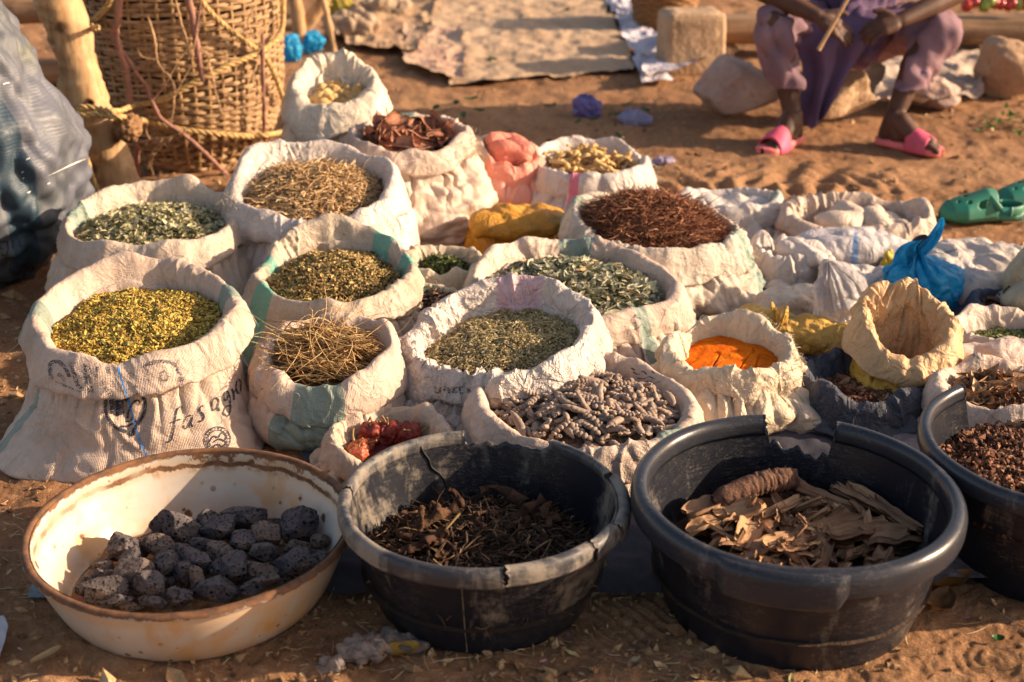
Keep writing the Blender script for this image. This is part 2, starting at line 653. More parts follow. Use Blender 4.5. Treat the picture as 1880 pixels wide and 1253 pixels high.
        PZ = Tz[:, None] * (v[None] ** 1.0)
        Q = np.stack([PX, PY, PZ + 0 * PX], -1)
        Nb = gridnormals(Q, cu=True)
        V2 = v[None] * np.maximum(Tz, .02)[:, None]
        T3 = np.repeat(th[:, None], MV, 1)
        kq = kp * 1.15
        q = np.stack([np.cos(T3) * kq, np.sin(T3) * kq, V2 * 5 + sr], -1)
        pl = np.abs(noise3(q + noise3(q * .5, 4)[..., None] * .6, seed + 21))
        topk = .12 + .88 * smooth(.45, 1.0, v)[None]
        cr = np.abs(noise3(Q * 13 + noise3(Q * 6, 5)[..., None], seed + 23)) + .4 * np.abs(noise3(Q * 32, seed + 24))
        lump = noise3(Q * 6, seed + 25)
        nb = noise3(q + noise3(q * .5, 4)[..., None] * .6, seed + 21)
        nc = noise3(Q * 10 + noise3(Q * 5, 5)[..., None] * 1.3, seed + 23)
        D = wr * (.013 * topk * nb - .017 * topk * crease(nb, .09) + .004 * crease(nc, .08) - .004 * crease(nc - .25, .08) + .016 * (np.abs(noise3(Q * 9 + 3 + .15 * nb[..., None], seed + 26)) - .25) + .008 * (np.abs(noise3(Q * 21, seed + 27)) - .25) + .011 * lump)
        if hfold:
            hq = np.stack([np.cos(T3) * 2.2, np.sin(T3) * 2.2, V2 * 26 + .8 * noise3(Q * 7, seed + 31)], -1)
            D = D + hfold * (np.abs(noise3(hq, seed + 30)) - .25)
        low = smooth(0, .10, v)[None]
        Q = Q + Nb * (D * low)[..., None]
        Q[..., 2] = np.maximum(Q[..., 2], .004)
        Qw = np.concatenate([Q, Q[:1]], 0)
        u2 = np.linspace(0, 1, NU + 1)
        uvb = np.stack([np.repeat(u2[:, None], MV, 1), np.concatenate([V2, V2[:1]], 0)], -1)
        bm_ = sack_mat(bcol or col, round(per, 2), stripes if bstripes is None else bstripes, min(1, dirt * 1.2), weave, rough, spec, crumple * .8, translucent=0.)
        s.body = obj('body', Qw.reshape(-1, 3), gridfaces(NU + 1, MV), bm_, root, uv=uvb.reshape(-1, 2))
    # inner outline for the filling
    s.th, s.ix, s.iy = th, c[0] + X - ex * tt * (1.0 + inner), c[1] + Y - ey * tt * (1.0 + inner)
    s.iz = zc
    s.depth, s.tilt, s.h = depth, tilt, h
    s.label = label
    return s

def fill_pts(s, n, mound=.02, power=.5, sl=(0, 0), lump=.006, rmax=1.0, seed=0, lift=0.):
    th = rng.uniform(0, 2 * PI, n)
    rho = rng.random(n) ** power * rmax
    return fill_at(s, th, rho, mound, sl, lump, seed, lift)

def fill_at(s, th, rho, mound=.02, sl=(0, 0), lump=.006, seed=0, lift=0.):
    cx, cy = s.ix.mean(), s.iy.mean()
    x = cx + rho * (np.interp(th, s.th, s.ix, period=2 * PI) - cx)
    y = cy + rho * (np.interp(th, s.th, s.iy, period=2 * PI) - cy)
    z0 = s.h - s.depth + s.tilt[0] * (x - s.c[0]) + s.tilt[1] * (y - s.c[1])
    z = z0 + mound * (1 - rho ** 2) + sl[0] * (x - cx) + sl[1] * (y - cy)
    z = z + lump * noise3(np.stack([x * 18, y * 18, 0 * x + seed], -1), 77) + lump * .5 * noise3(np.stack([x * 50, y * 50, 0 * x + seed], -1), 78)
    return np.stack([x, y, np.maximum(z, .012) + lift], -1)

def bed(s, mound, sl, lump, seed, drop=.004, n=64, m=24):
    th = np.linspace(0, 2 * PI, n, endpoint=False)
    rho = np.linspace(.0, 1.12, m)
    T, Q = np.meshgrid(th, rho, indexing='ij')
    P = fill_at(s, T.ravel(), Q.ravel(), mound, sl, lump, seed)
    P[:, 2] -= drop
    return P, gridfaces(n, m, cu=True)

LEAF_V = np.array([(-1, 0, .0), (-.35, .42, .12), (.45, .34, .12), (1, 0, .18), (.45, -.34, .12), (-.35, -.42, .12), (0, 0, -.06)], float)
LEAF_F = np.array([(0, 6, 1), (1, 6, 2), (2, 6, 3), (3, 6, 4), (4, 6, 5), (5, 6, 0)])
SEED_V = np.array([(1, 0, 0), (-1, 0, 0), (0, .6, 0), (0, -.6, 0), (0, 0, .5), (0, 0, -.5)], float)
SEED_F = np.array([(0, 2, 4), (2, 1, 4), (1, 3, 4), (3, 0, 4), (2, 0, 5), (1, 2, 5), (3, 1, 5), (0, 3, 5)])

def filling(s, name, label, cat, mat, kinds, mound=.02, sl=(0, 0), lump=.006, seed=0, rmax=1.0):
    """one heap of stuff nobody could count. kinds: (kind, number, size, spread, tilt, lift)"""
    Vb, Fb = bed(s, mound, sl, lump, seed)
    Vs, Fs, rs, o = [Vb], [Fb], [np.full(len(Vb), .02)], len(Vb)
    for kind, n, size, spread, tilt, lift, r0, r1 in kinds:
        P = fill_pts(s, n, mound, .5, sl, lump, rmax, seed)
        P[:, 2] += rng.uniform(-.3, 1, n) * lift
        rnd = rng.uniform(r0, r1, n)
        S = size * np.exp(rng.normal(0, spread, n))
        if kind == 'leaf':
            V, Fc, rn = instances(LEAF_V, LEAF_F, P, flat_rot(n, tilt), S, rnd)
        elif kind == 'seed':
            V, Fc, rn = instances(SEED_V, SEED_F, P, flat_rot(n, tilt), S, rnd)
        else:
            a = rng.uniform(0, 2 * PI, n)
            D = np.stack([np.cos(a), np.sin(a), rng.normal(0, tilt, n)], -1)
            V, Fc, rn = fibers(P, D, S, .02 * size ** .5 * .5 if kind == 'fiber' else kind, .35, 5, rnd)
        Vs.append(V); Fs.append(Fc + o); rs.append(rn)
        o += len(V)
    return single(name, np.vstack(Vs), Fs, mat, label, cat, kind='stuff', rnd=np.concatenate(rs), flat=True)

def pillow(c, r, rot=0., e=(2.6, 2.2), wr=1., seed=0, n=(160, 90), sag=.0, pinch=(), floor=.004, fr=1., gather=0.):
    """cloth bag lying shut: squarish ellipsoid, creased. Returns V, faces, uv"""
    nu, nv = n
    th = np.linspace(0, 2 * PI, nu + 1)
    ph = np.linspace(-PI / 2, PI / 2, nv)
    T, Ph = np.meshgrid(th, ph, indexing='ij')
    f = lambda x, k: np.sign(x) * np.abs(x) ** (2 / k)
    x = r[0] * f(np.cos(Ph), e[1]) * f(np.cos(T), e[0])
    y = r[1] * f(np.cos(Ph), e[1]) * f(np.sin(T), e[0])
    z = r[2] * f(np.sin(Ph), e[1])
    P = np.stack([x, y, z], -1)
    for k in pinch:                       # (axis point xyz relative, radius, factor)
        d = np.linalg.norm((P - np.array(k[0])), axis=-1)
        w = np.exp(-(d / k[1]) ** 2)[..., None]
        P = P * (1 - w) + (np.array(k[0]) + (P - np.array(k[0])) * k[2]) * w
    N = gridnormals(P)
    N[0] = N[-1] = (N[0] + N[-1]) / 2
    sc_ = P * fr
    cr = np.abs(noise3(sc_ * 11 + noise3(sc_ * 6, 5)[..., None] * 1.2, seed)) + .45 * np.abs(noise3(sc_ * 27, seed + 4))
    lump = noise3(sc_ * 5, seed + 8)
    D = wr * (.034 * (np.abs(noise3(sc_ * 9 + noise3(sc_ * 5, 5)[..., None] * .6, seed)) - .25) - .022 * (np.abs(noise3(sc_ * 12 + 4, seed + 2)) - .25) + .016 * (np.abs(noise3(sc_ * 25, seed + 4)) - .25) + .024 * lump) / max(fr, .6)
    if gather:
        gq = np.stack([np.cos(T) * 3.2, np.sin(T) * 3.2, Ph * .5], -1)
        D = D + gather * (np.abs(noise3(gq + noise3(P * 9, 6)[..., None] * .4, seed + 40)) - .25) * smooth(-.6, 1.2, Ph)
    P = P + N * D[..., None]
    ca, sa = math.cos(rot), math.sin(rot)
    P = np.stack([P[..., 0] * ca - P[..., 1] * sa + c[0], P[..., 0] * sa + P[..., 1] * ca + c[1], np.maximum(P[..., 2] + c[2], floor)], -1)
    uv = np.stack([T / (2 * PI), Ph * r[0]], -1)
    return P.reshape(-1, 3), gridfaces(nu + 1, nv), uv.reshape(-1, 2)

# ------------------------------------------------------------------ printing pressed onto cloth
def bvh_of(o):
    me = o.data
    L = ORIG[o.name]
    return BVHTree.FromPolygons([tuple(np.array(v.co) + L) for v in me.vertices], [tuple(p.vertices) for p in me.polygons])

def decal(name, host, strokes, org, ux, uy, cast, mat, parent, off=.0016, step=.0025):
    """strokes: (points 2-D in metres, width, nib angle or None, closed). Laid on the host's surface along direction cast"""
    t = bvh_of(host)
    org, ux, uy = np.array(org, float), np.array(ux, float), np.array(uy, float)
    cast = Vector(cast).normalized()
    out = []
    for pts, w, nib in strokes:
        pts = np.asarray(pts, float)
        n = max(6, int(np.sum(np.hypot(*np.diff(pts, axis=0).T)) / step))
        C = catmull(pts, n)
        T = np.gradient(C, axis=0)
        T /= np.linalg.norm(T, axis=1)[:, None] + 1e-9
        Nn = np.stack([-T[:, 1], T[:, 0]], -1)
        if nib is None:
            wd = np.full(n, w)
        else:
            wd = w * (.28 + .72 * np.abs(T[:, 0] * math.sin(nib) - T[:, 1] * math.cos(nib)))
        nw = max(2, int(w / step) + 1)
        G = []
        ok = np.ones((n, nw), bool)
        for j, q in enumerate(np.linspace(-.5, .5, nw)):
            for i in range(n):
                a = C[i] + Nn[i] * wd[i] * q
                p = org + ux * a[0] + uy * a[1]
                h = t.ray_cast(Vector(p) - cast * .4, cast)
                if h[0] is None:
                    ok[i, j] = False
                    G.append((0, 0, 0))
                else:
                    nn = h[1] if h[1].dot(cast) < 0 else -h[1]
                    G.append(tuple(h[0] + nn * off))
        G = np.array(G).reshape(nw, n, 3)
        f = gridfaces(nw, n)
        good = ok.T.reshape(-1)
        f = f[good[f].all(1)]
        if len(f):
            used = np.unique(f)
            remap = np.zeros(len(G.reshape(-1, 3)), int)
            remap[used] = np.arange(len(used))
            out.append((G.reshape(-1, 3)[used], [remap[f]]))
    if not out:
        return None
    V, Fs = merge(out)
    return obj(name, V, Fs, mat, parent)

def ink_mat(name='faded_ink', col=(.022, .022, .035), cover=.5):
    m = Mat(name, .6, .3)
    n = m.noise(420, 2, .5)
    b = m.noise(60, 3, .6)
    k = m.math('ADD', m.math('MULTIPLY', n, .7), m.math('MULTIPLY', b, .3))
    m.color(col)
    tr = m.nt.nodes.new('ShaderNodeBsdfTransparent')
    mx = m.nt.nodes.new('ShaderNodeMixShader')
    m.set(mx.inputs[0], m.step(k, cover - .08, cover + .05))
    m.nt.links.new(tr.outputs[0], mx.inputs[2])
    m.nt.links.new(m.b.outputs[0], mx.inputs[1])
    m.nt.links.new(mx.outputs[0], m.out.inputs[0])
    return m.m
# ------------------------------------------------------------------ light
SUN_AZ, SUN_EL = R(2), R(20.5)       # azimuth from +x
sd = Vector((math.cos(SUN_AZ) * math.cos(SUN_EL), math.sin(SUN_AZ) * math.cos(SUN_EL), math.sin(SUN_EL)))
w = bpy.data.worlds.new("World")
sc.world = w
w.use_nodes = True
nt = w.node_tree
nt.nodes.clear()
sky = nt.nodes.new('ShaderNodeTexSky')
sky.sky_type = 'NISHITA'
sky.sun_disc = False
sky.sun_elevation = SUN_EL
sky.sun_rotation = PI / 2 - SUN_AZ
sky.dust_density = 2.0
bg = nt.nodes.new('ShaderNodeBackground')
bg.inputs[1].default_value = .125
wo = nt.nodes.new('ShaderNodeOutputWorld')
wbn = nt.nodes.new('ShaderNodeMix')
wbn.data_type = 'RGBA'
wbn.blend_type = 'MULTIPLY'
wbn.inputs[0].default_value = 1
wbn.inputs[7].default_value = (1, .84, .74, 1)     # the camera's warm white balance
nt.links.new(sky.outputs[0], wbn.inputs[6])
nt.links.new(wbn.outputs[2], bg.inputs[0])
nt.links.new(bg.outputs[0], wo.inputs[0])
ld = bpy.data.lights.new('sun', 'SUN')
ld.energy = 5.0
ld.angle = R(.55)
ld.color = (1.0, .765, .53)
lo = bpy.data.objects.new('sun', ld)
COL.objects.link(lo)
lo.rotation_euler = (-sd).to_track_quat('-Z', 'Y').to_euler()
lo.location = (6, -2, 4)
sc.view_settings.view_transform = 'Standard'
sc.view_settings.look = 'None'
sc.view_settings.exposure = 0
sc.render.engine = 'CYCLES'
sc.cycles.film_exposure = 2.05
sc.cycles.use_denoising = True
sc.cycles.max_bounces = 6

# ------------------------------------------------------------------ ground
def ground_z(x, y):
    P = np.stack([x, y, 0 * x], -1)
    z = .010 * noise3(P * 1.7, 1) + .008 * noise3(P * 4.5, 2) + .009 * noise3(P * 13, 3) + .010 * np.abs(noise3(P * 6.5, 19)) + .0026 * noise3(P * 37, 4) + .0018 * np.abs(noise3(P * 90, 5))
    # scuffed lumps
    z = z + .004 * np.abs(noise3(P * 48, 15)) + .005 * np.maximum(0, noise3(P * 11 + 3, 16) - .2)
    z = z + .008 * np.maximum(0, noise3(P * 24 + noise3(P * 6, 7)[..., None], 6) - .25)
    # tyre and foot tracks on the open ground
    c = at(1370, 345)
    dx, dy = x - c[0], y - c[1]
    k = np.exp(-(dx / .62) ** 4 - (dy / .26) ** 4)
    ang = np.arctan2(dy + .55, dx - .05)
    wob = noise3(P * 5, 9) * .5
    z = z + k * .017 * np.sin(ang * 34 + wob * 4) * (.5 + .7 * noise3(P * 3, 10))
    c2 = at(1480, 350)
    r2 = np.hypot(x - c2[0], (y - c2[1]))
    z = z + .010 * np.sin(r2 * 90 + wob * 2) * np.exp(-(r2 / .3) ** 4)
    # round sole print
    c = at(1822, 1222)
    r = np.hypot(x - c[0], (y - c[1]) * .95)
    a = np.arctan2(y - c[1], x - c[0])
    z = z + .0030 * np.sin(2 * PI * (r / .0195 + a / (2 * PI)) + 1.4 * noise3(P * 14, 12)) * np.exp(-(r / .08) ** 4) * (.55 + .8 * noise3(P * 9, 18))
    c = at(1150, 1150)
    r = np.hypot(x - c[0], y - c[1])
    z = z + .003 * np.sin((x * .8 + y * .6) * 330 + 2 * wob) * np.exp(-(r / .09) ** 4)
    return z * .9

def build_ground():
    Yc = np.concatenate([[-40, -12, -4, -1, .4, .9], np.geomspace(1.25, 9.5, 640), [10.5, 12, 16, 25, 45, 110]])
    s = np.concatenate([np.linspace(-1, 1, 600)])
    hw = np.maximum(.75, .47 * np.abs(Yc) + .1)
    X = s[None] * hw[:, None]
    ext = np.array([1.0, 4.0, 15.0, 70.0])
    X = np.concatenate([-hw[:, None] - ext[None, ::-1], X, hw[:, None] + ext[None]], 1)
    Y = np.repeat(Yc[:, None], X.shape[1], 1)
    Z = ground_z(X, Y)
    fade = smooth(.9, 1.3, Y) * (1 - smooth(9, 10.5, Y))
    Z = Z * fade
    V = np.stack([X, Y, Z], -1)
    m = Mat('dry_earth', .95, .12)
    o = m.obj()
    c = m.mix(m.step(m.noise(1.1, 4), .35, .65), (.37, .203, .105), (.25, .122, .06))
    c = m.mix(m.math('MULTIPLY', m.step(m.noise(7, 6, .7), .42, .72), .7), c, (.22, .115, .055))
    c = m.mix(m.math('MULTIPLY', m.step(m.noise(55, 4, .7), .5, .72), .6), c, (.52, .33, .18))
    c = m.mix(m.step(m.noise(190, 3, .6), .6, .75), c, (.11, .055, .028))
    c = m.mix(m.math('MULTIPLY', m.step(m.voro(140), .2, .08), .35), c, (.55, .40, .25))
    m.color(c)
    m.bump(m.noise(70, 6, .7), .75, .012)
    m.bump(m.noise(260, 3, .6), .6, .004)
    g = obj('ground', V.reshape(-1, 3), gridfaces(V.shape[0], V.shape[1])[:, ::-1], m.m)
    g['kind'] = 'structure'
    g['label'] = 'bare reddish brown trodden earth of the market place'
build_ground()

def litter():
    """straw bits, leaf crumbs and grit on the ground"""
    n = 26000
    Y = 1.6 * (8.5 / 1.6) ** rng.random(n)
    X = rng.uniform(-1, 1, n) * (.45 * Y + .1)
    keep = noise3(np.stack([X * 2.2, Y * 2.2, 0 * X], -1), 41) + rng.normal(0, .35, n) > -.05
    X, Y = X[keep], Y[keep]
    n = len(X)
    P = np.stack([X, Y, ground_z(X, Y) + .0025], -1)
    k = rng.random(n)
    Vs, Fs, rs, o = [], [], [], 0
    def add(V, Fc, r):
        nonlocal o
        Vs.append(V); Fs.append(Fc + o); rs.append(r)
        o += len(V)
    m = k < .38
    a = rng.uniform(0, 2 * PI, m.sum())
    D = np.stack([np.cos(a), np.sin(a), rng.normal(0, .12, m.sum())], -1)
    add(*fibers(P[m], D, np.exp(rng.normal(math.log(.018), .7, m.sum())), .0008, .3, 4, rng.uniform(.3, .9, m.sum())))
    m = (k >= .38) & (k < .62)
    add(*instances(LEAF_V, LEAF_F, P[m], flat_rot(m.sum(), .35), .0062 * np.exp(rng.normal(0, .5, m.sum())), rng.random(m.sum()) ** 1.2))
    m = k >= .62
    add(*instances(SEED_V, SEED_F, P[m], rand_rot(m.sum()), .0055 * np.exp(rng.normal(0, .6, m.sum())), rng.uniform(.0, .6, m.sum())))
    mt = ramp_mat('litter', [(0, (.12, .06, .03)), (.3, (.30, .17, .08)), (.55, (.46, .30, .15)), (.85, (.55, .42, .24)), (.93, (.10, .17, .04)), (.97, (.35, .1, .16)), (1, (.6, .55, .5))])
    ob = obj('ground_litter', np.vstack(Vs), Fs, mt, None, rnd=np.concatenate(rs), flat=True)
    tag(ob, 'straw bits, dry leaf crumbs and grit scattered over the earth', 'litter', None, 'stuff')
litter()
# ------------------------------------------------------------------ tubs and basin
def black_plastic(name, dust, seed, dustcol=(.27, .22, .165), base=(.009, .0105, .017), r0=.34):
    m = Mat(name, .4, .32)
    o = m.obj()
    xyz = m.sep(o)
    v = m.vmul(o, (9, 9, 3.5))
    a = m.noise(1, 7, .68, v, .5)
    b = m.noise(34, 6, .75)
    ver = m.noise(1, 5, .65, m.vmul(o, (38, 38, 3)))
    k = m.math('ADD', m.math('MULTIPLY', a, .62), m.math('ADD', m.math('MULTIPLY', b, .2), m.math('MULTIPLY', ver, .18)))
    sw = m.wave(3, m.vmul(o, (3, 3, 14)), 'DIAGONAL', 9, 2.2)
    k = m.math('ADD', k, m.math('MULTIPLY', m.math('SUBTRACT', sw, .5), .018))
    d = m.math('MULTIPLY', m.step(k, .735 - dust * .3, .86 - dust * .3), .8)
    scr = m.step(m.math('ABSOLUTE', m.math('SUBTRACT', m.noise(1, 2, .5, m.vmul(o, (30, 30, 130)), 1.2), .5)), .012, .0)
    c = m.mix(d, base, dustcol)
    scr2 = m.step(m.math('ABSOLUTE', m.math('SUBTRACT', m.noise(1, 2, .5, m.vmul(o, (16, 16, 210)), .7), .5)), .009, .0)
    scr3 = m.step(m.math('ABSOLUTE', m.math('SUBTRACT', m.noise(24, 2, .5, None, 2.), .5)), .006, .0)
    scr = m.math('MAXIMUM', scr, m.math('MAXIMUM', scr2, m.math('MULTIPLY', scr3, .7)))
    c = m.mix(m.math('MULTIPLY', m.math('MULTIPLY', scr, m.step(m.noise(7, 3), .4, .65)), .5), c, dustcol)
    m.color(c)
    m.rough(m.math('ADD', r0, m.math('MULTIPLY', d, .55)))
    m.bump(b, .12, .004)
    m.bump(m.noise(140, 3), .12, .001)
    return m.m

def make_tub(label, px, py, w, h, rb, mat, rim_mat, pieces, zcut=None, wall=.0045, rim_r=.0125, seed=0, bow=.3, group='black plastic tubs along the front', name='plastic_tub', lugs=(), squash=.0):
    c = at(px, py, h)
    Ro = sz(w, c) / 2
    Rw = Ro - rim_r
    c = np.array([c[0], c[1], 0])
    root = thing(name, label, 'tub', c, group)
    n = 288
    th = np.linspace(0, 2 * PI, n, endpoint=False)
    wob = 1 + .008 * ring(th, 1.2, seed) + squash * np.cos(2 * th)
    top = np.full(n, h)
    if zcut is not None:
        top = zcut(th, h)
    kk = np.linspace(0, 1, 26)
    def radius(z):
        t = np.clip(z / h, 0, 1)
        return rb + (Rw - rb) * (t * (1 - bow) + bow * (1 - (1 - t) ** 2))
    rows = []
    for q in (0, .5, .9):                                   # underside
        rows.append((np.full(n, rb * q), np.full(n, .004)))
    zs = np.concatenate([[.004, .008, .016], np.linspace(.14, 1, 22)])
    for q in zs:
        z = np.where(q < .03, q, .03 * 0 + q * top) if q >= .03 else np.full(n, q)
        rows.append((radius(z) - (.004 if q == .004 else 0), z))
    for q in zs[::-1]:
        z = q * top if q >= .03 else np.full(n, q) + .008
        rows.append((radius(np.maximum(z, 0)) - wall - (.012 if q == .004 else .004 if q == .008 else 0), np.maximum(z, .012)))
    for q in (.7, .4, 0):
        rows.append((np.full(n, rb * q), np.full(n, .012)))
    G = np.stack([np.stack([c[0] + r * np.cos(th) * wob, c[1] + r * np.sin(th) * wob, z], -1) for r, z in rows], 1)
    body = obj('body', G.reshape(-1, 3), gridfaces(n, G.shape[1], cu=True), mat, root)
    for a0, a1, dz, dr, rr in pieces:
        m = max(8, int(abs(a1 - a0) / 1.6))
        a = np.radians(np.linspace(a0, a1, m))
        rad = Rw * np.interp(a % (2 * PI), th, wob, period=2 * PI) + dr
        jit = .0012 * ring(a, 4, seed + 3)
        P = np.stack([c[0] + rad * np.cos(a), c[1] + rad * np.sin(a), h - .002 + dz + jit], -1)
        # a rolled lip: flattened tube with a lower skirt
        prof = np.array([(-.55, -1.0), (-.62, .1), (-.35, .75), (.1, .95), (.65, .75), (1.0, .1), (1.02, -.8), (.92, -1.45), (.7, -1.4), (.62, -.9), (.0, -.75)]) * rim_r * rr
        prof = catmull(np.vstack([prof, prof[:1]]), 26)[:-1]
        e = np.stack([np.cos(a), np.sin(a), 0 * a], -1)
        G = P[:, None] + e[:, None] * prof[None, :, :1] + np.array([0, 0, 1.0]) * prof[None, :, 1:2]
        # ragged ends of a broken lip
        for en, k in ((0, 1), (-1, -2)):
            G[en] += (G[k] - G[en]) * rng.uniform(-.5, .6, (len(prof), 1))
        k = len(prof)
        V = G.reshape(-1, 3)
        Fq = gridfaces(m, k, cv=True)
        ctr = np.stack([G[0].mean(0), G[-1].mean(0)])
        j = np.arange(k)
        j2 = (j + 1) % k
        Ft = np.concatenate([np.stack([np.full(k, len(V)), j2, j], -1), np.stack([np.full(k, len(V) + 1), (m - 1) * k + j, (m - 1) * k + j2], -1)])
        obj('rim', np.vstack([V, ctr]), [Fq, Ft], rim_mat, root)
    for a0, a1, out, drop in lugs:
        m = 40
        a = np.radians(np.linspace(a0, a1, m))
        f = smooth(0, .12, np.linspace(0, 1, m)) * (1 - smooth(.88, 1, np.linspace(0, 1, m)))
        prof = np.array([(-.2, .9), (.3, 1.0), (.9, .8), (1.25, .1), (1.3, -.9), (1.15, -1.6), (.7, -1.7), (.1, -1.2), (-.2, -.2)])
        prof = catmull(np.vstack([prof, prof[:1]]), 24)[:-1]
        e = np.stack([np.cos(a), np.sin(a), 0 * a], -1)
        rad = Rw * np.interp(a % (2 * PI), th, wob, period=2 * PI)
        P = c + e * rad[:, None] + np.array([0, 0, h - .001])
        sx = rim_r * (.85 + (out / rim_r - .85) * f)
        sy = rim_r * (.7 + (drop - .7) * f)
        G = P[:, None] + e[:, None] * (prof[None, :, :1] * sx[:, None, None]) + np.array([0, 0, 1.0]) * (np.minimum(prof[None, :, 1:2], .9) * np.where(prof[None, :, 1:2] > 0, rim_r * .95, sy[:, None, None]))
        k = len(prof)
        obj('handle', G.reshape(-1, 3), [gridfaces(m, k, cv=True), np.array([[i for i in range(k)][q:q + 1] * 1 + [0, 0] for q in range(0)]).reshape(-1, 3)], rim_mat, root)
    return root, c, Rw, radius

PL1 = black_plastic('dusty_black_plastic', .77, 1, (.2, .165, .125))
PL1r = black_plastic('worn_grey_rim', .92, 2, (.27, .23, .185), (.04, .04, .047), .4)
PL2 = black_plastic('scuffed_black_plastic', .67, 3, (.2, .17, .14))
PL2r = black_plastic('black_rim', .60, 4, (.17, .15, .14), (.022, .024, .032), .28)

def cut_mid(th, h):
    d = np.degrees(th)
    k = smooth(58, 62, d) * (1 - smooth(98, 99.5, d))
    return h - k * (.011 + .009 * noise3(np.stack([d * .22, 0 * d, 0 * d], -1), 3)) - .002
t_mid, c_mid, R_mid, rad_mid = make_tub('cracked black tub with chipped greyish rim, filled with dark brown roots', 885, 915, 530, .185, .172, PL1, PL1r,
    [(-23, 18, -.004, .007, 1.05), (19.5, 59, 0, 0, .8), (99.5, 174, 0, 0, 1), (175.5, 279, -.001, .001, 1), (280.2, 318, .0005, 0, 1.02), (319, 336, -.001, .002, 1.08)], cut_mid, seed=5)
def cut_right(th, h):
    d = np.degrees(th)
    k = smooth(63, 65.5, d) * (1 - smooth(90, 91.5, d))
    return h - k * (.046 + .022 * noise3(np.stack([d * .25, 0 * d, 0 * d], -1), 6) - .016 * smooth(76, 90, d)) - .002
# a split running down the wall, and a mould seam outside
CRACK = plain_mat('dark_crack', (.004, .004, .005))
SEAM = plain_mat('pale_seam', (.20, .16, .12), (.05, .045, .04), 60)
def on_wall(c, radius, deg, z, off):
    return np.array([c[0] + (radius(z) + off) * math.cos(R(deg)), c[1] + (radius(z) + off) * math.sin(R(deg)), z])
pts = [on_wall(c_mid, rad_mid, a_, z_, -.0052) for a_, z_ in ((121, .182), (119.5, .168), (117.5, .155), (116.5, .14), (112.5, .125), (110.5, .108), (109.5, .09))]
V, Fs = tube(np.array(pts), [.0024, .0026, .0022, .0024, .0018, .0014, .0004], 6, n=40)
obj('crack', V, Fs, CRACK, t_mid)
V, Fs = tube(np.array([on_wall(c_mid, rad_mid, 263, z_, .0004) for z_ in np.linspace(.012, .165, 12)]), .0011, 6)
obj('mould_seam', V, Fs, SEAM, t_mid)
t_big, c_big, R_big, _ = make_tub('large black tub with a notch broken from its rim, holding bark and wood chips', 1461, 905, 600, .205, .2, PL2, PL2r,
    [(92, 423, 0, 0, 1.15)], cut_right, seed=8, rim_r=.0155, lugs=[(232, 278, .019, 1.7)])
def cut_far(th, h):
    d = np.degrees(th)
    k = smooth(84, 88, d) * (1 - smooth(119, 122, d))
    return h - k * (.075 + .012 * noise3(np.stack([d * .25, 0 * d, 0 * d], -1), 9)) - .002
t_far, c_far, R_far, _ = make_tub('black tub with a gap in its back wall, heaped with reddish brown crumbs', 1975, 815, 560, .215, .2, PL2, PL2r,
    [(122.5, 443, 0, 0, 1.0)], cut_far, seed=11, rim_r=.014)

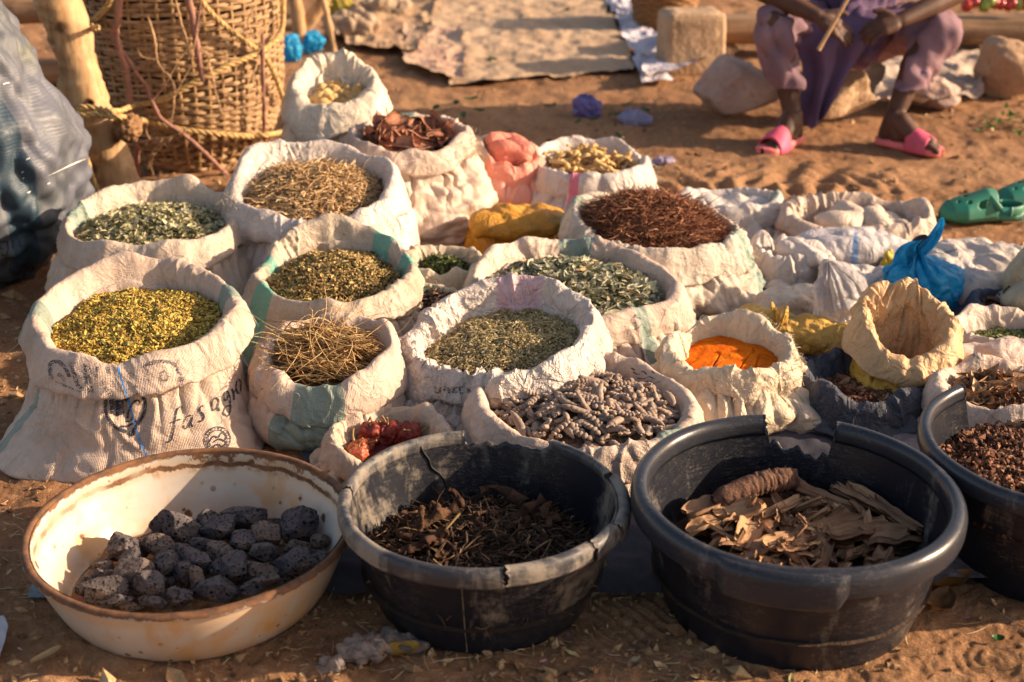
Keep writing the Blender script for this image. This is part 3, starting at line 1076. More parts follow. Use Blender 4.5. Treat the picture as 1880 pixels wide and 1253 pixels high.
def enamel():
    m = Mat('chipped_white_enamel', .28, .5)
    o = m.obj()
    p = m.sep(o)
    r = m.math('SQRT', m.math('ADD', m.math('MULTIPLY', p[0], p[0]), m.math('MULTIPLY', p[1], p[1])))
    n1 = m.noise(11, 7, .7)
    n2 = m.noise(40, 5, .7)
    n3 = m.noise(3.2, 4, .6)
    base = m.mix(m.step(n3, .3, .7), (.55, .505, .45), (.45, .395, .335))
    base = m.mix(m.math('MULTIPLY', m.step(n2, .45, .8), .4), base, (.50, .36, .22))
    # yellow stains, streaks running down
    st = m.noise(1, 4, .6, m.vmul(o, (14, 14, 1.6)))
    base = m.mix(m.math('MULTIPLY', m.step(st, .54, .68), .6), base, (.50, .27, .08))
    big_ = m.math('MULTIPLY', m.step(m.noise(4.2, 5, .6), .54, .64), m.step(p[2], .10, .05))
    base = m.mix(m.math('MULTIPLY', big_, .7), base, (.50, .25, .06))
    low = m.step(p[2], .07, .0)
    base = m.mix(m.math('MULTIPLY', m.math('MULTIPLY', low, m.step(n1, .3, .65)), .75), base, (.42, .20, .055))
    rust = m.mix(m.step(n2, .35, .65), (.075, .034, .017), (.19, .085, .035))
    k1 = m.step(m.math('ADD', p[2], m.math('MULTIPLY', m.math('SUBTRACT', n2, .5), .03)), .1185, .1235)          # rim
    band = m.math('ABSOLUTE', m.math('SUBTRACT', m.math('ADD', p[2], m.math('MULTIPLY', m.math('SUBTRACT', n1, .5), .035)), .103))
    ins = m.attr()
    k2 = m.math('MULTIPLY', m.math('MULTIPLY', m.step(band, .0065, .0026), m.step(m.noise(5, 3), .36, .5)), ins)
    drip = m.math('MULTIPLY', m.math('MULTIPLY', m.step(m.math('ADD', m.math('MULTIPLY', n2, .6), m.math('MULTIPLY', m.noise(6, 4), .6)), .66, .73), m.step(p[2], .082, .11)), ins)
    k3 = m.step(m.math('ADD', p[2], m.math('MULTIPLY', m.math('SUBTRACT', n1, .5), .05)), .0125, .0055)     # foot
    sp = m.math('ADD', m.voro(15), m.math('MULTIPLY', m.math('SUBTRACT', n2, .5), .25))
    k4 = m.math('MAXIMUM', m.step(m.math('ADD', sp, m.math('MULTIPLY', m.math('SUBTRACT', n1, .5), .45)), .13, .07), drip)
    sp2 = m.math('ADD', m.voro(34), m.math('MULTIPLY', m.math('SUBTRACT', n1, .5), .5))
    k5 = m.math('MULTIPLY', m.step(sp2, .17, .09), m.step(p[2], .10, .03))
    floor = m.math('MULTIPLY', m.step(m.math('ADD', r, m.math('MULTIPLY', m.math('SUBTRACT', n1, .5), .12)), .213, .195), m.math('MULTIPLY', m.step(p[2], .02, .010), m.step(n2, .45, .6)))
    k = m.math('MAXIMUM', m.math('MAXIMUM', k1, k2), m.math('MAXIMUM', m.math('MAXIMUM', k3, k4), m.math('MAXIMUM', k5, floor)))
    halo = m.math('MULTIPLY', m.step(m.math('ADD', m.math('MINIMUM', m.math('MULTIPLY', sp, .1), band), m.math('MULTIPLY', m.math('SUBTRACT', n2, .5), .008)), .018, .004), .5)
    c = m.mix(halo, base, (.50, .30, .14))
    c = m.mix(k, c, rust)
    m.color(c)
    m.rough(m.math('ADD', m.math('ADD', .36, m.math('MULTIPLY', m.math('SUBTRACT', n2, .5), .3)), m.math('MULTIPLY', k, .5)))
    m.bump(m.math('SUBTRACT', 1., k), .35, .0015)
    m.bump(m.noise(18, 3), .08, .01)
    return m.m
ENAMEL = enamel()
def make_basin():
    h = .128
    c = at(350, 962, h)
    Ro = sz(600, c) / 2
    c = np.array([c[0], c[1], 0])
    root = thing('enamel_basin', 'white enamel basin with rusty rim and chips, filled with dark stones', 'basin', c)
    n = 300
    th = np.linspace(0, 2 * PI, n, endpoint=False)
    wob = 1 + .006 * ring(th, 1.5, 3) + .004 * ring(th, 4, 4)
    pr = np.array([(0, .004), (.19, .004), (.207, .006), (.216, .014), (.228, .035), (.243, .07), (.2535, .1), (Ro - .013, .122), (Ro - .013, .1235)])
    out = catmull(pr, 60)
    inn = out[::-1].copy()
    inn[:, 0] = np.maximum(inn[:, 0] - .003, 0)
    inn[:, 1] += .003
    prof = np.vstack([out, inn])
    G = np.stack([c[0] + prof[None, :, 0] * np.cos(th)[:, None] * wob[:, None], c[1] + prof[None, :, 0] * np.sin(th)[:, None] * wob[:, None],
                  np.repeat(prof[None, :, 1], n, 0)], -1)
    obj('body', G.reshape(-1, 3), gridfaces(n, len(prof), cu=True), ENAMEL, root, rnd=np.tile((np.arange(len(prof)) >= 60).astype(float), n))
    a = np.linspace(0, 2 * PI, 11)[:-1]
    rim = []
    for q in a:
        rr = .0065 * np.ones(n) * (1 + .12 * ring(th, 6, 9))
        rim.append(np.stack([c[0] + ((Ro - .0075) * wob + rr * 1.15 * math.cos(q)) * np.cos(th), c[1] + ((Ro - .0075) * wob + rr * 1.15 * math.cos(q)) * np.sin(th), h - .0045 + rr * math.sin(q)], -1))
    G = np.stack(rim, 1)
    obj('rim', G.reshape(-1, 3), gridfaces(n, len(a), cu=True, cv=True), ENAMEL, root)
    return root, c, Ro
t_basin, c_basin, R_basin = make_basin()
# ------------------------------------------------------------------ the sacks
TEAL = (.11, .235, .20)
TURQ = (.03, .36, .27)
BLUE = (.08, .27, .58)
PINK = (.62, .36, .40)
SALMON = (.80, .22, .14)
MAGENTA = (.62, .06, .22)
SILVER = (.64, .54, .47)
WHITE = (.63, .55, .50)
INK = ink_mat(cover=.58)
INK2 = ink_mat('worn_ink', (.05, .05, .07), .5)
BLUEINK = ink_mat('blue_thread', (.06, .25, .60), .62)
C = {}
def S(key, label, *a, **k):
    C[key] = make_sack(label, *a, **k)
    return C[key]

S('A', 'big front sack of yellow green seeds with a heart emblem and lettering printed on it', 250, 588, .275, 415, asp=.95, t=.031,
  base=(-.015, -.03, 1.42, 1.14), bulge=.0, depth=.050, tilt=(0, .09), flap=.8, stripes=((.07, .028, TEAL), (.50, .022, TEAL)), bstripes=((.575, .012, TEAL), (.05, .03, TEAL)), seed=1, wr=.9, NU=380,
  peaks=[(115, 25, .014, .01), (60, 18, .01, 0)], spec=.55, weave=1.7)
S('B', 'sack of pale green dried leaves standing against the foot of the wooden pole', 284, 414, .25, 354, asp=.88, t=.030, base=(0, 0, 1.1, 1.1), depth=.045, tilt=(0, .05), flap=.9,
  col=(.60, .47, .36), stripes=((.47, .03, TEAL), (.03, .022, TEAL)), seed=2, peaks=[(75, 10, .02, 0), (100, 30, .01, .01)], wr=.8, dirt=.3)
S('C', 'tall silvery sack of light brown dried flower stalks, its mouth tipped to the front', 581, 352, .295, 334, asp=1.02, t=.032, tilt=(-.02, .10), depth=.045,
  col=SILVER, seed=3, wr=1.1, peaks=[(140, 30, .03, .02), (200, 30, -.01, .01)], spec=.6, rough=.42, base=(0, .02, 1.05, 1.05), dirt=.2, crumple=.6)
S('E', 'wrinkled sack of reddish bark flakes behind the flower stalk sack', 750, 258, .305, 240, asp=.98, t=.026, depth=.045, seed=4, hfold=.032, wr=.9,
  stripes=((.27, .03, TEAL),), bstripes=(), base=(.0, -.02, 1.12, 1.1), bulge=.05, dirt=.25)
S('D', 'small upright sack of yellow lumps, the rearmost one beside the basket', 615, 172, .385, 196, asp=1.0, t=.040, tilt=(0, .30), depth=.05, seed=5, wr=.9,
  peaks=[(110, 40, .02, .0)], base=(.0, .03, 1.15, 1.1), bulge=.04, dirt=.18, spec=.6, rough=.4, col=(.68, .57, .44))
S('F', 'narrow sack with a salmon red folded mouth beside the bark flake sack', 934, 282, .215, 128, asp=1.0, t=.021, tilt=(-.22, .22), depth=.05, seed=6, wr=1.1, flap=2.2,
  stripes=((.80, .17, SALMON), (.25, .12, SALMON)), bstripes=((.79, .18, (.78, .30, .22)),), base=(.01, 0, 1.35, 1.2), bulge=.03, inner=-.55, dirt=.12)
S('G', 'white sack with one magenta stripe, holding twisted yellow roots', 1085, 302, .185, 236, asp=.95, t=.026, depth=.045, seed=7, wr=1.2, col=WHITE,
  stripes=((.70, .013, MAGENTA), (.02, .03, TEAL)), base=(.0, 0, 1.08, 1.1), peaks=[(120, 30, .02, 0), (20, 20, -.01, 0)], dirt=.2, flap=1.2)
S('I', 'greyish sack heaped with fine red brown twigs', 1204, 427, .185, 340, asp=.92, t=.033, depth=.028, seed=8, wr=1.0, col=(.57, .48, .385), tilt=(-.10, .02), hfold=.02,
  stripes=((.96, .02, TEAL), (.44, .02, TEAL)), base=(.06, -.02, .98, 1.0), bulge=.03, dirt=.55, flap=1.15, peaks=[(150, 30, .01, .02)])
S('J', 'grubby sack with bright turquoise stripes holding brown green herb crumbs', 615, 508, .225, 322, asp=1.0, t=.027, depth=.045, tilt=(0, .08), flap=.9, seed=9, wr=.9, col=(.50, .40, .30),
  stripes=((.04, .022, TURQ), (.145, .03, TURQ), (.455, .022, TURQ), (.60, .028, TURQ)), peaks=[(98, 38, .038, .012)], base=(0, 0, 1.0, 1.0), dirt=.7, spec=.5)
S('K', 'low sack of dark green leaves half hidden between its neighbours', 815, 492, .15, 170, asp=1.0, t=.026, depth=.035, seed=10, wr=1.1, col=(.58, .46, .33), base=(0, 0, 1.0, 1.0))
S('L', 'wide sack of grey green leaves and sticks with faint handwriting on its rim', 1046, 524, .175, 404, asp=.86, t=.034, depth=.048, seed=11, wr=1.0, tilt=(-.04, .04),
  stripes=((.235, .032, TEAL), (.86, .012, TEAL)), base=(.02, 0, 1.0, 1.0), dirt=.3, peaks=[(350, 25, -.006, .03)], flap=1.1)
S('M', 'crinkled silvery sack of fine yellowish grass seed, its mouth drawn out to one side', 927, 618, .19, 378, asp=1.0, t=.032, depth=.05, seed=12, wr=1.45, col=SILVER, tilt=(.13, .05),
  stripes=((.22, .05, PINK),), base=(.02, .02, .95, .95), spec=.65, rough=.38, dirt=.15, crumple=1.0, weave=.5, flap=1.15,
  peaks=[(190, 22, .0, .02), (80, 30, .02, .0)], NU=380)
S('N', 'sack bristling with pale straw coloured roots in front of the turquoise striped one', 602, 660, .175, 286, asp=1.0, t=.030, depth=.045, seed=13, wr=1.0, tilt=(.01, .08), flap=1.3,
  stripes=((.745, .055, TEAL),), bstripes=((.72, .07, TEAL),), base=(-.01, .0, .95, .9), peaks=[(280, 30, -.015, .0), (30, 35, .02, .0)], bulge=.03, dirt=.25)
S('O', 'low sack of grey knobbly seed pods behind the black tubs', 1075, 758, .125, 432, asp=.90, t=.029, depth=.03, seed=14, wr=1.0, stripes=((.885, .03, TEAL),), base=(0, 0, .98, 1.0), dirt=.25,
  peaks=[(175, 20, .02, 0), (75, 35, .012, 0)])
S('P', 'small low sack of dark red dried peppers behind the cracked tub', 716, 812, .09, 252, asp=.95, t=.022, depth=.045, seed=15, wr=1.2, col=(.56, .43, .32), base=(0, 0, 1, 1), inner=0.)
S('Q', 'torn ragged sack of bright orange powder', 1342, 650, .145, 258, asp=.98, t=.023, depth=.048, seed=16, wr=1.05, col=(.66, .52, .36), tilt=(.0, -.02), base=(.02, 0, .95, .95), dirt=.3, crumple=.6,
  peaks=[(60, 35, .022, 0), (170, 30, .016, 0), (120, 14, -.01, 0), (215, 20, -.01, .01)], irr=.10, weave=.4, flap=1.3)
S('R', 'dark blue grey sack rolled low, with reddish bark crumbs inside', 1582, 706, .095, 246, asp=.92, t=.026, depth=.05, seed=17, wr=1.2, col=(.065, .07, .09), dirt=.12, base=(0, 0, .95, .95), crumple=.9, spec=.35, rough=.7, weave=.6)
S('S', 'empty tan sack with a wide open mouth facing the front', 1662, 603, .185, 204, asp=1.0, t=.028, tilt=(.0, .45), depth=.13, seed=18, wr=1.0, col=(.64, .40, .20), bcol=(.62, .36, .05), inner=-.2,
  base=(.01, -.05, .9, .9), bulge=.02, dirt=.12, weave=.5, crumple=.7, peaks=[(100, 40, .01, 0)])
S('W', 'slumped white sack with a small dark opening beside the twig sack', 1442, 470, .085, 142, asp=1.0, t=.028, depth=.05, seed=19, wr=1.0, col=WHITE, base=(0, 0, 1.1, 1.1), dirt=.25, inner=.3, crumple=.6, flap=1.4, irr=.12,
  peaks=[(150, 35, .02, .0), (330, 40, -.012, .01)])
S('Y', 'cream sack lying low with a loosely folded mouth, the one nearest the seated person', 1580, 402, .105, 284, asp=.62, t=.026, depth=.05, seed=20, wr=1.2, base=(.0, -.04, 1.0, 1.2), bulge=.03, dirt=.15,
  peaks=[(110, 25, .022, 0), (60, 15, -.02, 0), (180, 25, .0, .02), (20, 20, .012, 0)], inner=.2)
S('Z', 'whitish sack with a green striped corner behind the twig sack', 1338, 376, .105, 214, asp=.6, t=.026, depth=.045, seed=21, wr=1.2, col=WHITE, stripes=((.02, .03, TEAL),), base=(0, 0, 1.05, 1.05), dirt=.2, tilt=(.06, 0))
S('U', 'sack of black twigs wedged low behind the grass seed sack', 780, 562, .15, 165, asp=1.0, t=.022, depth=.03, seed=22, wr=1.1, base=(0, 0, 1, 1), col=(.56, .44, .32))
S('V', 'sack of green crumbs with a loosely draped pinkish rim at the edge of the picture', 1850, 618, .085, 235, asp=.85, t=.028, depth=.045, seed=23, wr=1.1, col=(.62, .49, .40), base=(0, 0, 1, 1), dirt=.15)
S('X', 'sack with a grey knitted band round its rim beside the farthest tub', 1840, 722, .115, 280, asp=.85, t=.028, depth=.035, seed=24, wr=1.1, col=(.64, .48, .37), base=(0, 0, 1, 1), stripes=((.28, .016, (.12, .11, .11)),), dirt=.15)
S('T', 'dark blue sack with brown bark behind the green crumbs', 1868, 566, .075, 190, asp=.8, t=.024, depth=.03, seed=25, wr=1.1, col=(.045, .055, .09), base=(0, 0, 1, 1), dirt=.1)

# cloth folded back into the mouths of the slack sacks
def flap(s, dx, dy, dz, r, rot, seed, mat):
    cx, cy = s.ix.mean(), s.iy.mean()
    V, Fc, uv = pillow(np.array([cx + dx, cy + dy, s.h + dz]), r, rot, seed=seed, wr=.8, e=(2.8, 2.4), fr=.55, n=(160, 90))
    obj('folded_flap', V, Fc, mat, s.root, uv=uv)
FLAPM = sack_mat((.60, .48, .38), 1.0, dirt=.2, weave=.5, crumple=.5)
FLAPW = sack_mat(WHITE, 1.0, dirt=.2, weave=.5, crumple=.5)

flap(C['Y'], -.05, .02, -.030, (.085, .045, .030), .3, 91, FLAPM)
flap(C['Y'], .085, .01, -.034, (.06, .05, .026), -.4, 92, FLAPM)
flap(C['Y'], .01, -.03, -.05, (.15, .06, .022), 0., 93, FLAPM)
flap(C['Z'], .0, -.01, -.040, (.13, .06, .030), .1, 94, FLAPW)
SALM = sack_mat((.72, .22, .15), 1.0, dirt=.2, weave=.5, crumple=.5)
flap(C['F'], .012, -.01, -.012, (.052, .045, .026), .3, 97, SALM)
flap(C['F'], -.02, .02, .0, (.03, .03, .022), -.5, 98, SALM)
flap(C['W'], .052, -.025, -.012, (.050, .060, .018), .5, 96, FLAPW)

# ---- shut or empty bags lying among them
def bag(key, name, label, cat, px, py, z, r, rot=0., mat=None, group=None, **k):
    c = at(px, py, z)
    lean = k.pop('lean', 0)
    V, Fc, uv = pillow(c, r, rot, **k)
    V[:, 0] += lean * (V[:, 2] - c[2])
    o = single(name, V, Fc, mat, label, cat, group, uv=uv)
    C[key] = o
    return o
OCHRE = sack_mat((.52, .24, .02), 1.0, dirt=.3, weave=.6, crumple=.6, translucent=.0)
YELLOW = sack_mat((.60, .36, .07), 1.0, dirt=.2, weave=.2, crumple=.9, rough=.4, translucent=.05)
WHITEM = sack_mat(WHITE, 1.0, dirt=.2, weave=.7, crumple=.6)
CREAMM = sack_mat((.64, .53, .42), 1.0, dirt=.2, weave=.7, crumple=.5)
PALEM = sack_mat((.60, .52, .46), 1.0, ((.42, .03, (.12, .17, .19)),), dirt=.2, weave=.7, crumple=.5)
bag('H1', 'sack', 'squat ochre yellow sack folded shut below the salmon red one', 'sack', 952, 440, .055, (.135, .10, .062), .05, OCHRE, 'shut bags lying among the open sacks', seed=31, wr=.7, e=(2.6, 2.6))
bag('H2', 'sack', 'ochre yellow cloth roll resting on the squat ochre sack', 'sack', 955, 408, .125, (.132, .085, .036), .02, OCHRE, 'shut bags lying among the open sacks', seed=32, wr=.55, e=(3.2, 2.4))
bag('Y1', 'plastic_sack', 'long crumpled yellow plastic sack lying flat beside the orange powder', 'sack', 1478, 618, .045, (.185, .062, .045), -.62, YELLOW, 'shut bags lying among the open sacks', seed=33, wr=.8, e=(2.4, 2.4), n=(220, 90))
bag('AA', 'sack', 'small cream sack lying shut behind the yellow plastic sack', 'sack', 1455, 560, .05, (.095, .07, .055), .1, CREAMM, 'shut bags lying among the open sacks', seed=34, wr=.7)
bag('AB', 'sack', 'pale sack with a dark green band lying flat near the green clog', 'sack', 1790, 505, .045, (.18, .16, .055), .15, PALEM, 'shut bags lying among the open sacks', seed=35, wr=.8, e=(3, 2.4))
bag('XB', 'sack', 'greyish white sack lying shut with a blue thread down its side, behind the blue bag', 'sack', 1565, 462, .045, (.155, .085, .058), .02, sack_mat((.55, .50, .50), 1.0, ((.742, .006, BLUE),), dirt=.3, weave=.7, crumple=.5), 'shut bags lying among the open sacks', seed=44, wr=.45, e=(2.8, 2.4))
bag('AC', 'sack', 'small white sack lying shut behind the clear plastic bag', 'sack', 1580, 525, .04, (.10, .07, .05), -.1, WHITEM, 'shut bags lying among the open sacks', seed=36, wr=.9)
bag('AD', 'sack', 'cream sack lying crumpled below the orange powder sack', 'sack', 1430, 745, .035, (.14, .075, .045), -.45, CREAMM, 'shut bags lying among the open sacks', seed=37, wr=.9)
bag('AE', 'sack', 'tall cream sack cut off by the edge of the picture beside the green clog', 'sack', 1985, 500, .13, (.165, .12, .22), .2, sack_mat((.44, .39, .27), 1.0, dirt=.2, weave=.4, crumple=.5), 'shut bags lying among the open sacks', seed=38, wr=1.3, e=(2.4, 2.2), fr=.7, gather=.09, lean=.35)
bag('AF', 'sack', 'pinkish rolled sack lying between the green crumb sack and the knitted band sack', 'sack', 1835, 668, .05, (.16, .045, .045), -.02, sack_mat((.64, .50, .41), 1.0, dirt=.15, weave=.4, crumple=.4), 'shut bags lying among the open sacks', seed=39, wr=.6, e=(2.6, 2.2))

# yellow torn tuft on the plastic sack is part of it
o = C['Y1']
cc = at(1432, 590, .085)
pts = []
for k in range(5):
    a = cc + np.array([rng.normal(0, .006), rng.normal(0, .005), -.015])
    b = cc + np.array([-.012 + rng.normal(0, .014), rng.normal(0, .01), .035 + rng.uniform(-.015, .012)])
    pts.append(tube([a, (a + b) / 2 + rng.normal(0, .004, 3), b], [.007, .011, .003], 6, flat_z=.2, n=9))
V, Fs = merge(pts)
obj('torn_tuft', V, Fs, YELLOW, o)

# frayed threads on some rims
def fray(s, degs, spread, n, L, mat):
    V0 = np.empty(len(s.rim.data.vertices) * 3, np.float32)
    s.rim.data.vertices.foreach_get('co', V0)
    V0 = V0.reshape(-1, 68, 3) + ORIG[s.rim.name]
    a = np.radians(rng.normal(degs, spread, n)) % (2 * PI)
    i = (a / (2 * PI) * (V0.shape[0] - 1)).astype(int)
    j = rng.integers(30, 58, n)
    P = V0[i, j]
    D = np.stack([np.cos(a), np.sin(a), rng.normal(-.2, .8, n)], -1) + rng.normal(0, .5, (n, 3))
    V, Fc, rn = fibers(P + D * .003, D, np.exp(rng.normal(math.log(L), .5, n)), .0006, .9, 6)
    o = obj('frayed_threads', V, Fc, mat, s.root)
    o['kind'] = 'stuff'
THREAD = plain_mat('loose_thread', (.62, .52, .40), (.45, .36, .26), 30)
fray(C['C'], 205, 14, 130, .022, THREAD)
fray(C['E'], 345, 12, 150, .022, THREAD)
fray(C['E'], 190, 90, 40, .025, THREAD)
fray(C['Q'], 300, 60, 260, .012, THREAD)
fray(C['Q'], 40, 50, 160, .012, THREAD)
fray(C['I'], 350, 25, 70, .02, THREAD)
fray(C['G'], 20, 30, 120, .02, THREAD)
fray(C['N'], 180, 90, 20, .03, THREAD)
fray(C['A'], 120, 60, 10, .035, THREAD)

# clear and blue bags
def film(name, col, rough=.18, trans=.55, tint=None):
    m = Mat(name, rough, .6)
    m.color(m.mix(m.step(m.noise(14, 4), .3, .7), col, tuple(v * .65 for v in col)))
    m.bump(m.math('ABSOLUTE', m.math('SUBTRACT', m.noise(22, 5, .6, None, 1.5), .5)), .9, .02)
    m.transl(col, .3)
    if trans:
        t = m.nt.nodes.new('ShaderNodeBsdfTransparent')
        m.set(t.inputs[0], tint or col)
        mx = m.nt.nodes.new('ShaderNodeMixShader')
        src = m.out.inputs[0].links[0].from_socket
        m.set(mx.inputs[0], trans)
        m.nt.links.new(src, mx.inputs[1])
        m.nt.links.new(t.outputs[0], mx.inputs[2])
        m.nt.links.new(mx.outputs[0], m.out.inputs[0])
    return m.m
CLEAR = film('clear_film', (.66, .63, .64), .15, .25)
BLUEF = film('blue_film', (.02, .48, .86), .12, .10)
bag('CL', 'plastic_bag', 'clear plastic bag of white lumps standing between the white sacks and the tan one', 'plastic bag', 1556, 572, .085, (.080, .06, .105), .2, CLEAR, seed=40, wr=.7, fr=1.2,
    pinch=[((-.02, .0, .14), .09, .35)], lean=-.35, n=(200, 120), gather=.02)
c = at(1700, 522, .075)
V, Fc, uv = pillow(c, (.095, .075, .078), .1, seed=41, wr=.9, fr=1.5, e=(2.1, 2.0), gather=.045, n=(260, 140))
kz = (V[:, 2] - c[2]) / .078
V[:, 0] -= .035 * np.maximum(kz, 0) ** 1.3
w_ = 1 - .5 * smooth(.35, 1.1, kz)
V[:, :2] = (V[:, :2] - c[:2]) * w_[:, None] + c[:2] - np.stack([.018 * (1 - w_), 0 * w_], -1)
V = V + .0035 * (np.abs(noise3(V * 55, 3)) - .2)[:, None]
o = thing('plastic_bag', 'bright blue plastic carrier bag knotted shut with its handle sticking up', 'plastic bag', (c[0], c[1], 0))
obj('body', V, Fc, BLUEF, o, uv=uv)
def ear(path, wd, seed):
    nu, nv = 26, 18
    C_ = catmull(np.array(path), nu)
    wq = np.interp(np.linspace(0, 1, nu), np.linspace(0, 1, len(wd)), wd)
    q = np.linspace(-1, 1, nv)
    G = np.stack([C_ + np.array([.9, .25, .1]) * (wq * x)[:, None] + np.array([.1, -1, 0]) * (wq * .55 * np.cos(x * 5 + np.linspace(0, 2, nu)) * .5)[:, None] for x in q], 1)
    G = G + .004 * noise3(G * 45, seed)[..., None]
    f = gridfaces(nu, nv)
    obj('handle', np.concatenate([G.reshape(-1, 3), G.reshape(-1, 3) + [0, .002, 0]]), [f, f[:, ::-1] + nu * nv], BLUEF, o)
top = c + np.array([-.045, 0, .068])
ear([top + [.0, .01, -.015], top + [.03, .01, .02], top + [.055, .01, .055], top + [.07, .012, .10]], [.034, .03, .018, .004], 3)
ear([top + [-.01, -.01, -.02], top + [-.02, -.012, .01], top + [-.012, -.012, .035], top + [.012, -.008, .048]], [.034, .030, .022, .010], 5)
BLACKC = plain_mat('black_cloth', (.012, .012, .016), rough=.6, bump=.3)
kp_ = top + np.array([.012, .004, .018])
V, Fs = tube([kp_ + [-.012, .006, .0], kp_ + [-.004, .004, .016], kp_ + [.008, .0, .030], kp_ + [.022, 0, .036]], [.013, .015, .013, .008], 8, n=14, flat_z=.55)
V = V + .004 * noise3(V * 50, 4)[:, None]
single('cloth_strip', V, Fs, BLACKC, 'strip of black cloth stuffed into the mouth of the blue bag', 'cloth', flat=True)
bag('YW', 'wrapper', 'scrap of yellow wrapper tucked behind the blue bag', 'wrapper', 1630, 492, .05, (.022, .012, .05), .5, film('yellow_film', (.7, .55, .04), .3, 0), seed=42, wr=.8, fr=3., n=(60, 40))
# ------------------------------------------------------------------ what the sacks hold
SEEDM = ramp_mat('yellow_seed', [(0, (.04, .022, .008)), (.25, (.22, .12, .02)), (.5, (.47, .31, .055)), (.8, (.66, .49, .11)), (.93, (.45, .42, .10)), (1, (.18, .07, .05))])
filling(C['A'], 'seeds', 'yellow green seeds and flower buds filling the big printed sack', 'seeds', SEEDM,
        [('seed', 15000, .0042, .3, .7, .005, .08, 1), ('leaf', 700, .006, .3, .5, .006, .2, 1)], mound=.022, lump=.008, sl=(.02, .03), seed=1)
LEAFM = ramp_mat('dried_leaf', [(0, (.03, .03, .012)), (.3, (.27, .25, .12)), (.6, (.50, .46, .26)), (.85, (.66, .60, .38)), (1, (.70, .56, .33))], rough=.65, tr=.15)
filling(C['B'], 'dried_leaves', 'pale green dried leaves filling the sack at the pole', 'leaves', LEAFM,
        [('leaf', 3800, .0105, .25, .55, .008, .1, 1), ('fiber', 50, .05, .3, .2, .008, .6, 1)], mound=.035, lump=.008, seed=2)
STALKM = ramp_mat('brown_stalk', [(0, (.05, .026, .01)), (.35, (.34, .20, .085)), (.7, (.60, .39, .19)), (1, (.75, .57, .33))])
filling(C['C'], 'dried_flowers', 'light brown dried flower heads and thin stalks in the silvery tipped sack', 'flowers', STALKM,
        [('seed', 5200, .006, .35, .8, .01, .15, .85), ('leaf', 1600, .007, .3, .6, .01, .2, .9), (.0009, 1300, .045, .45, .3, .014, .25, 1)], mound=.05, lump=.010, seed=3)
TWIGM = ramp_mat('red_twig', [(0, (.03, .012, .006)), (.4, (.20, .07, .035)), (.8, (.38, .16, .08)), (1, (.45, .24, .12))])
filling(C['I'], 'dried_twigs', 'fine red brown twigs heaped in the greyish sack', 'twigs', TWIGM,
        [(.0010, 5200, .05, .4, .35, .018, .1, 1), (.0009, 500, .05, .3, 1.2, .012, .2, .9)], mound=.075, lump=.012, seed=4)
HERBM = ramp_mat('herb_crumb', [(0, (.025, .018, .008)), (.35, (.24, .15, .05)), (.6, (.42, .29, .10)), (.85, (.60, .42, .19)), (1, (.16, .19, .05))])
filling(C['J'], 'herbs', 'brown green herb crumbs in the turquoise striped sack', 'herbs', HERBM,
        [('seed', 5200, .0042, .35, .8, .008, .1, 1), ('leaf', 1600, .0065, .3, .6, .008, .15, 1), (.0009, 420, .028, .4, .3, .01, .2, 1)], mound=.04, lump=.010, seed=5)
GREYM = ramp_mat('grey_green_leaf', [(0, (.025, .03, .015)), (.35, (.22, .22, .13)), (.65, (.46, .44, .29)), (.9, (.62, .58, .41)), (1, (.45, .27, .13))], tr=.1)
filling(C['L'], 'dried_leaves', 'grey green narrow leaves and bits of stick in the wide sack', 'leaves', GREYM,
        [('leaf', 2300, .0105, .35, .5, .012, .1, .95), (.0017, 1300, .024, .35, .25, .012, .2, .95), (.0042, 26, .045, .3, .15, .012, .97, 1)], mound=.045, lump=.012, seed=6)
GRASSM = ramp_mat('grass_seed', [(0, (.06, .04, .015)), (.3, (.25, .18, .075)), (.7, (.44, .34, .16)), (1, (.60, .50, .29))])
filling(C['M'], 'grass_seed', 'fine yellowish grass seed and chaff in the crinkled silvery sack', 'seeds', GRASSM,
        [('seed', 9500, .0030, .35, .7, .004, .15, 1), (.0006, 650, .03, .45, .15, .006, .5, 1), (.0034, 6, .035, .3, .05, .008, .3, .45)], mound=.015, lump=.006, seed=7)
DKLEAF = ramp_mat('dark_leaf', [(0, (.02, .03, .01)), (.5, (.10, .13, .04)), (1, (.25, .26, .1))])
filling(C['K'], 'dried_leaves', 'dark green leaf bits in the half hidden low sack', 'leaves', DKLEAF, [('leaf', 900, .009, .3, .6, .008, .1, 1), (.0012, 200, .025, .3, .3, .01, .2, 1)], mound=.03, seed=8)
BLKTW = ramp_mat('black_twig', [(0, (.006, .005, .006)), (.7, (.045, .032, .032)), (1, (.2, .1, .06))])
filling(C['U'], 'dried_twigs', 'black tangled twigs wedged behind the grass seed sack', 'twigs', BLKTW, [(.0022, 420, .045, .4, .35, .012, .1, 1)], mound=.03, seed=9)
filling(C['V'], 'herbs', 'green crumbs lying in the sack at the edge of the picture', 'herbs', DKLEAF, [('seed', 2600, .004, .3, .7, .005, .4, 1), ('leaf', 400, .008, .3, .5, .006, .3, 1)], mound=.01, seed=10)
BARKC = ramp_mat('bark_crumb', [(0, (.025, .012, .007)), (.4, (.13, .055, .03)), (.8, (.28, .13, .07)), (1, (.5, .3, .18))])
filling(C['R'], 'bark_crumbs', 'reddish bark crumbs in the dark blue grey sack', 'bark', BARKC, [('leaf', 500, .010, .4, .5, .008, .2, 1), ('seed', 900, .006, .4, .8, .006, .1, .9)], mound=.015, seed=11)
filling(C['X'], 'bark_crumbs', 'tan bark shavings in the sack with the knitted band', 'bark', ramp_mat('tan_bark', [(0, (.08, .03, .015)), (.5, (.34, .17, .08)), (1, (.62, .4, .22))]), [('leaf', 900, .014, .4, .5, .012, .2, 1)], mound=.03, seed=12)
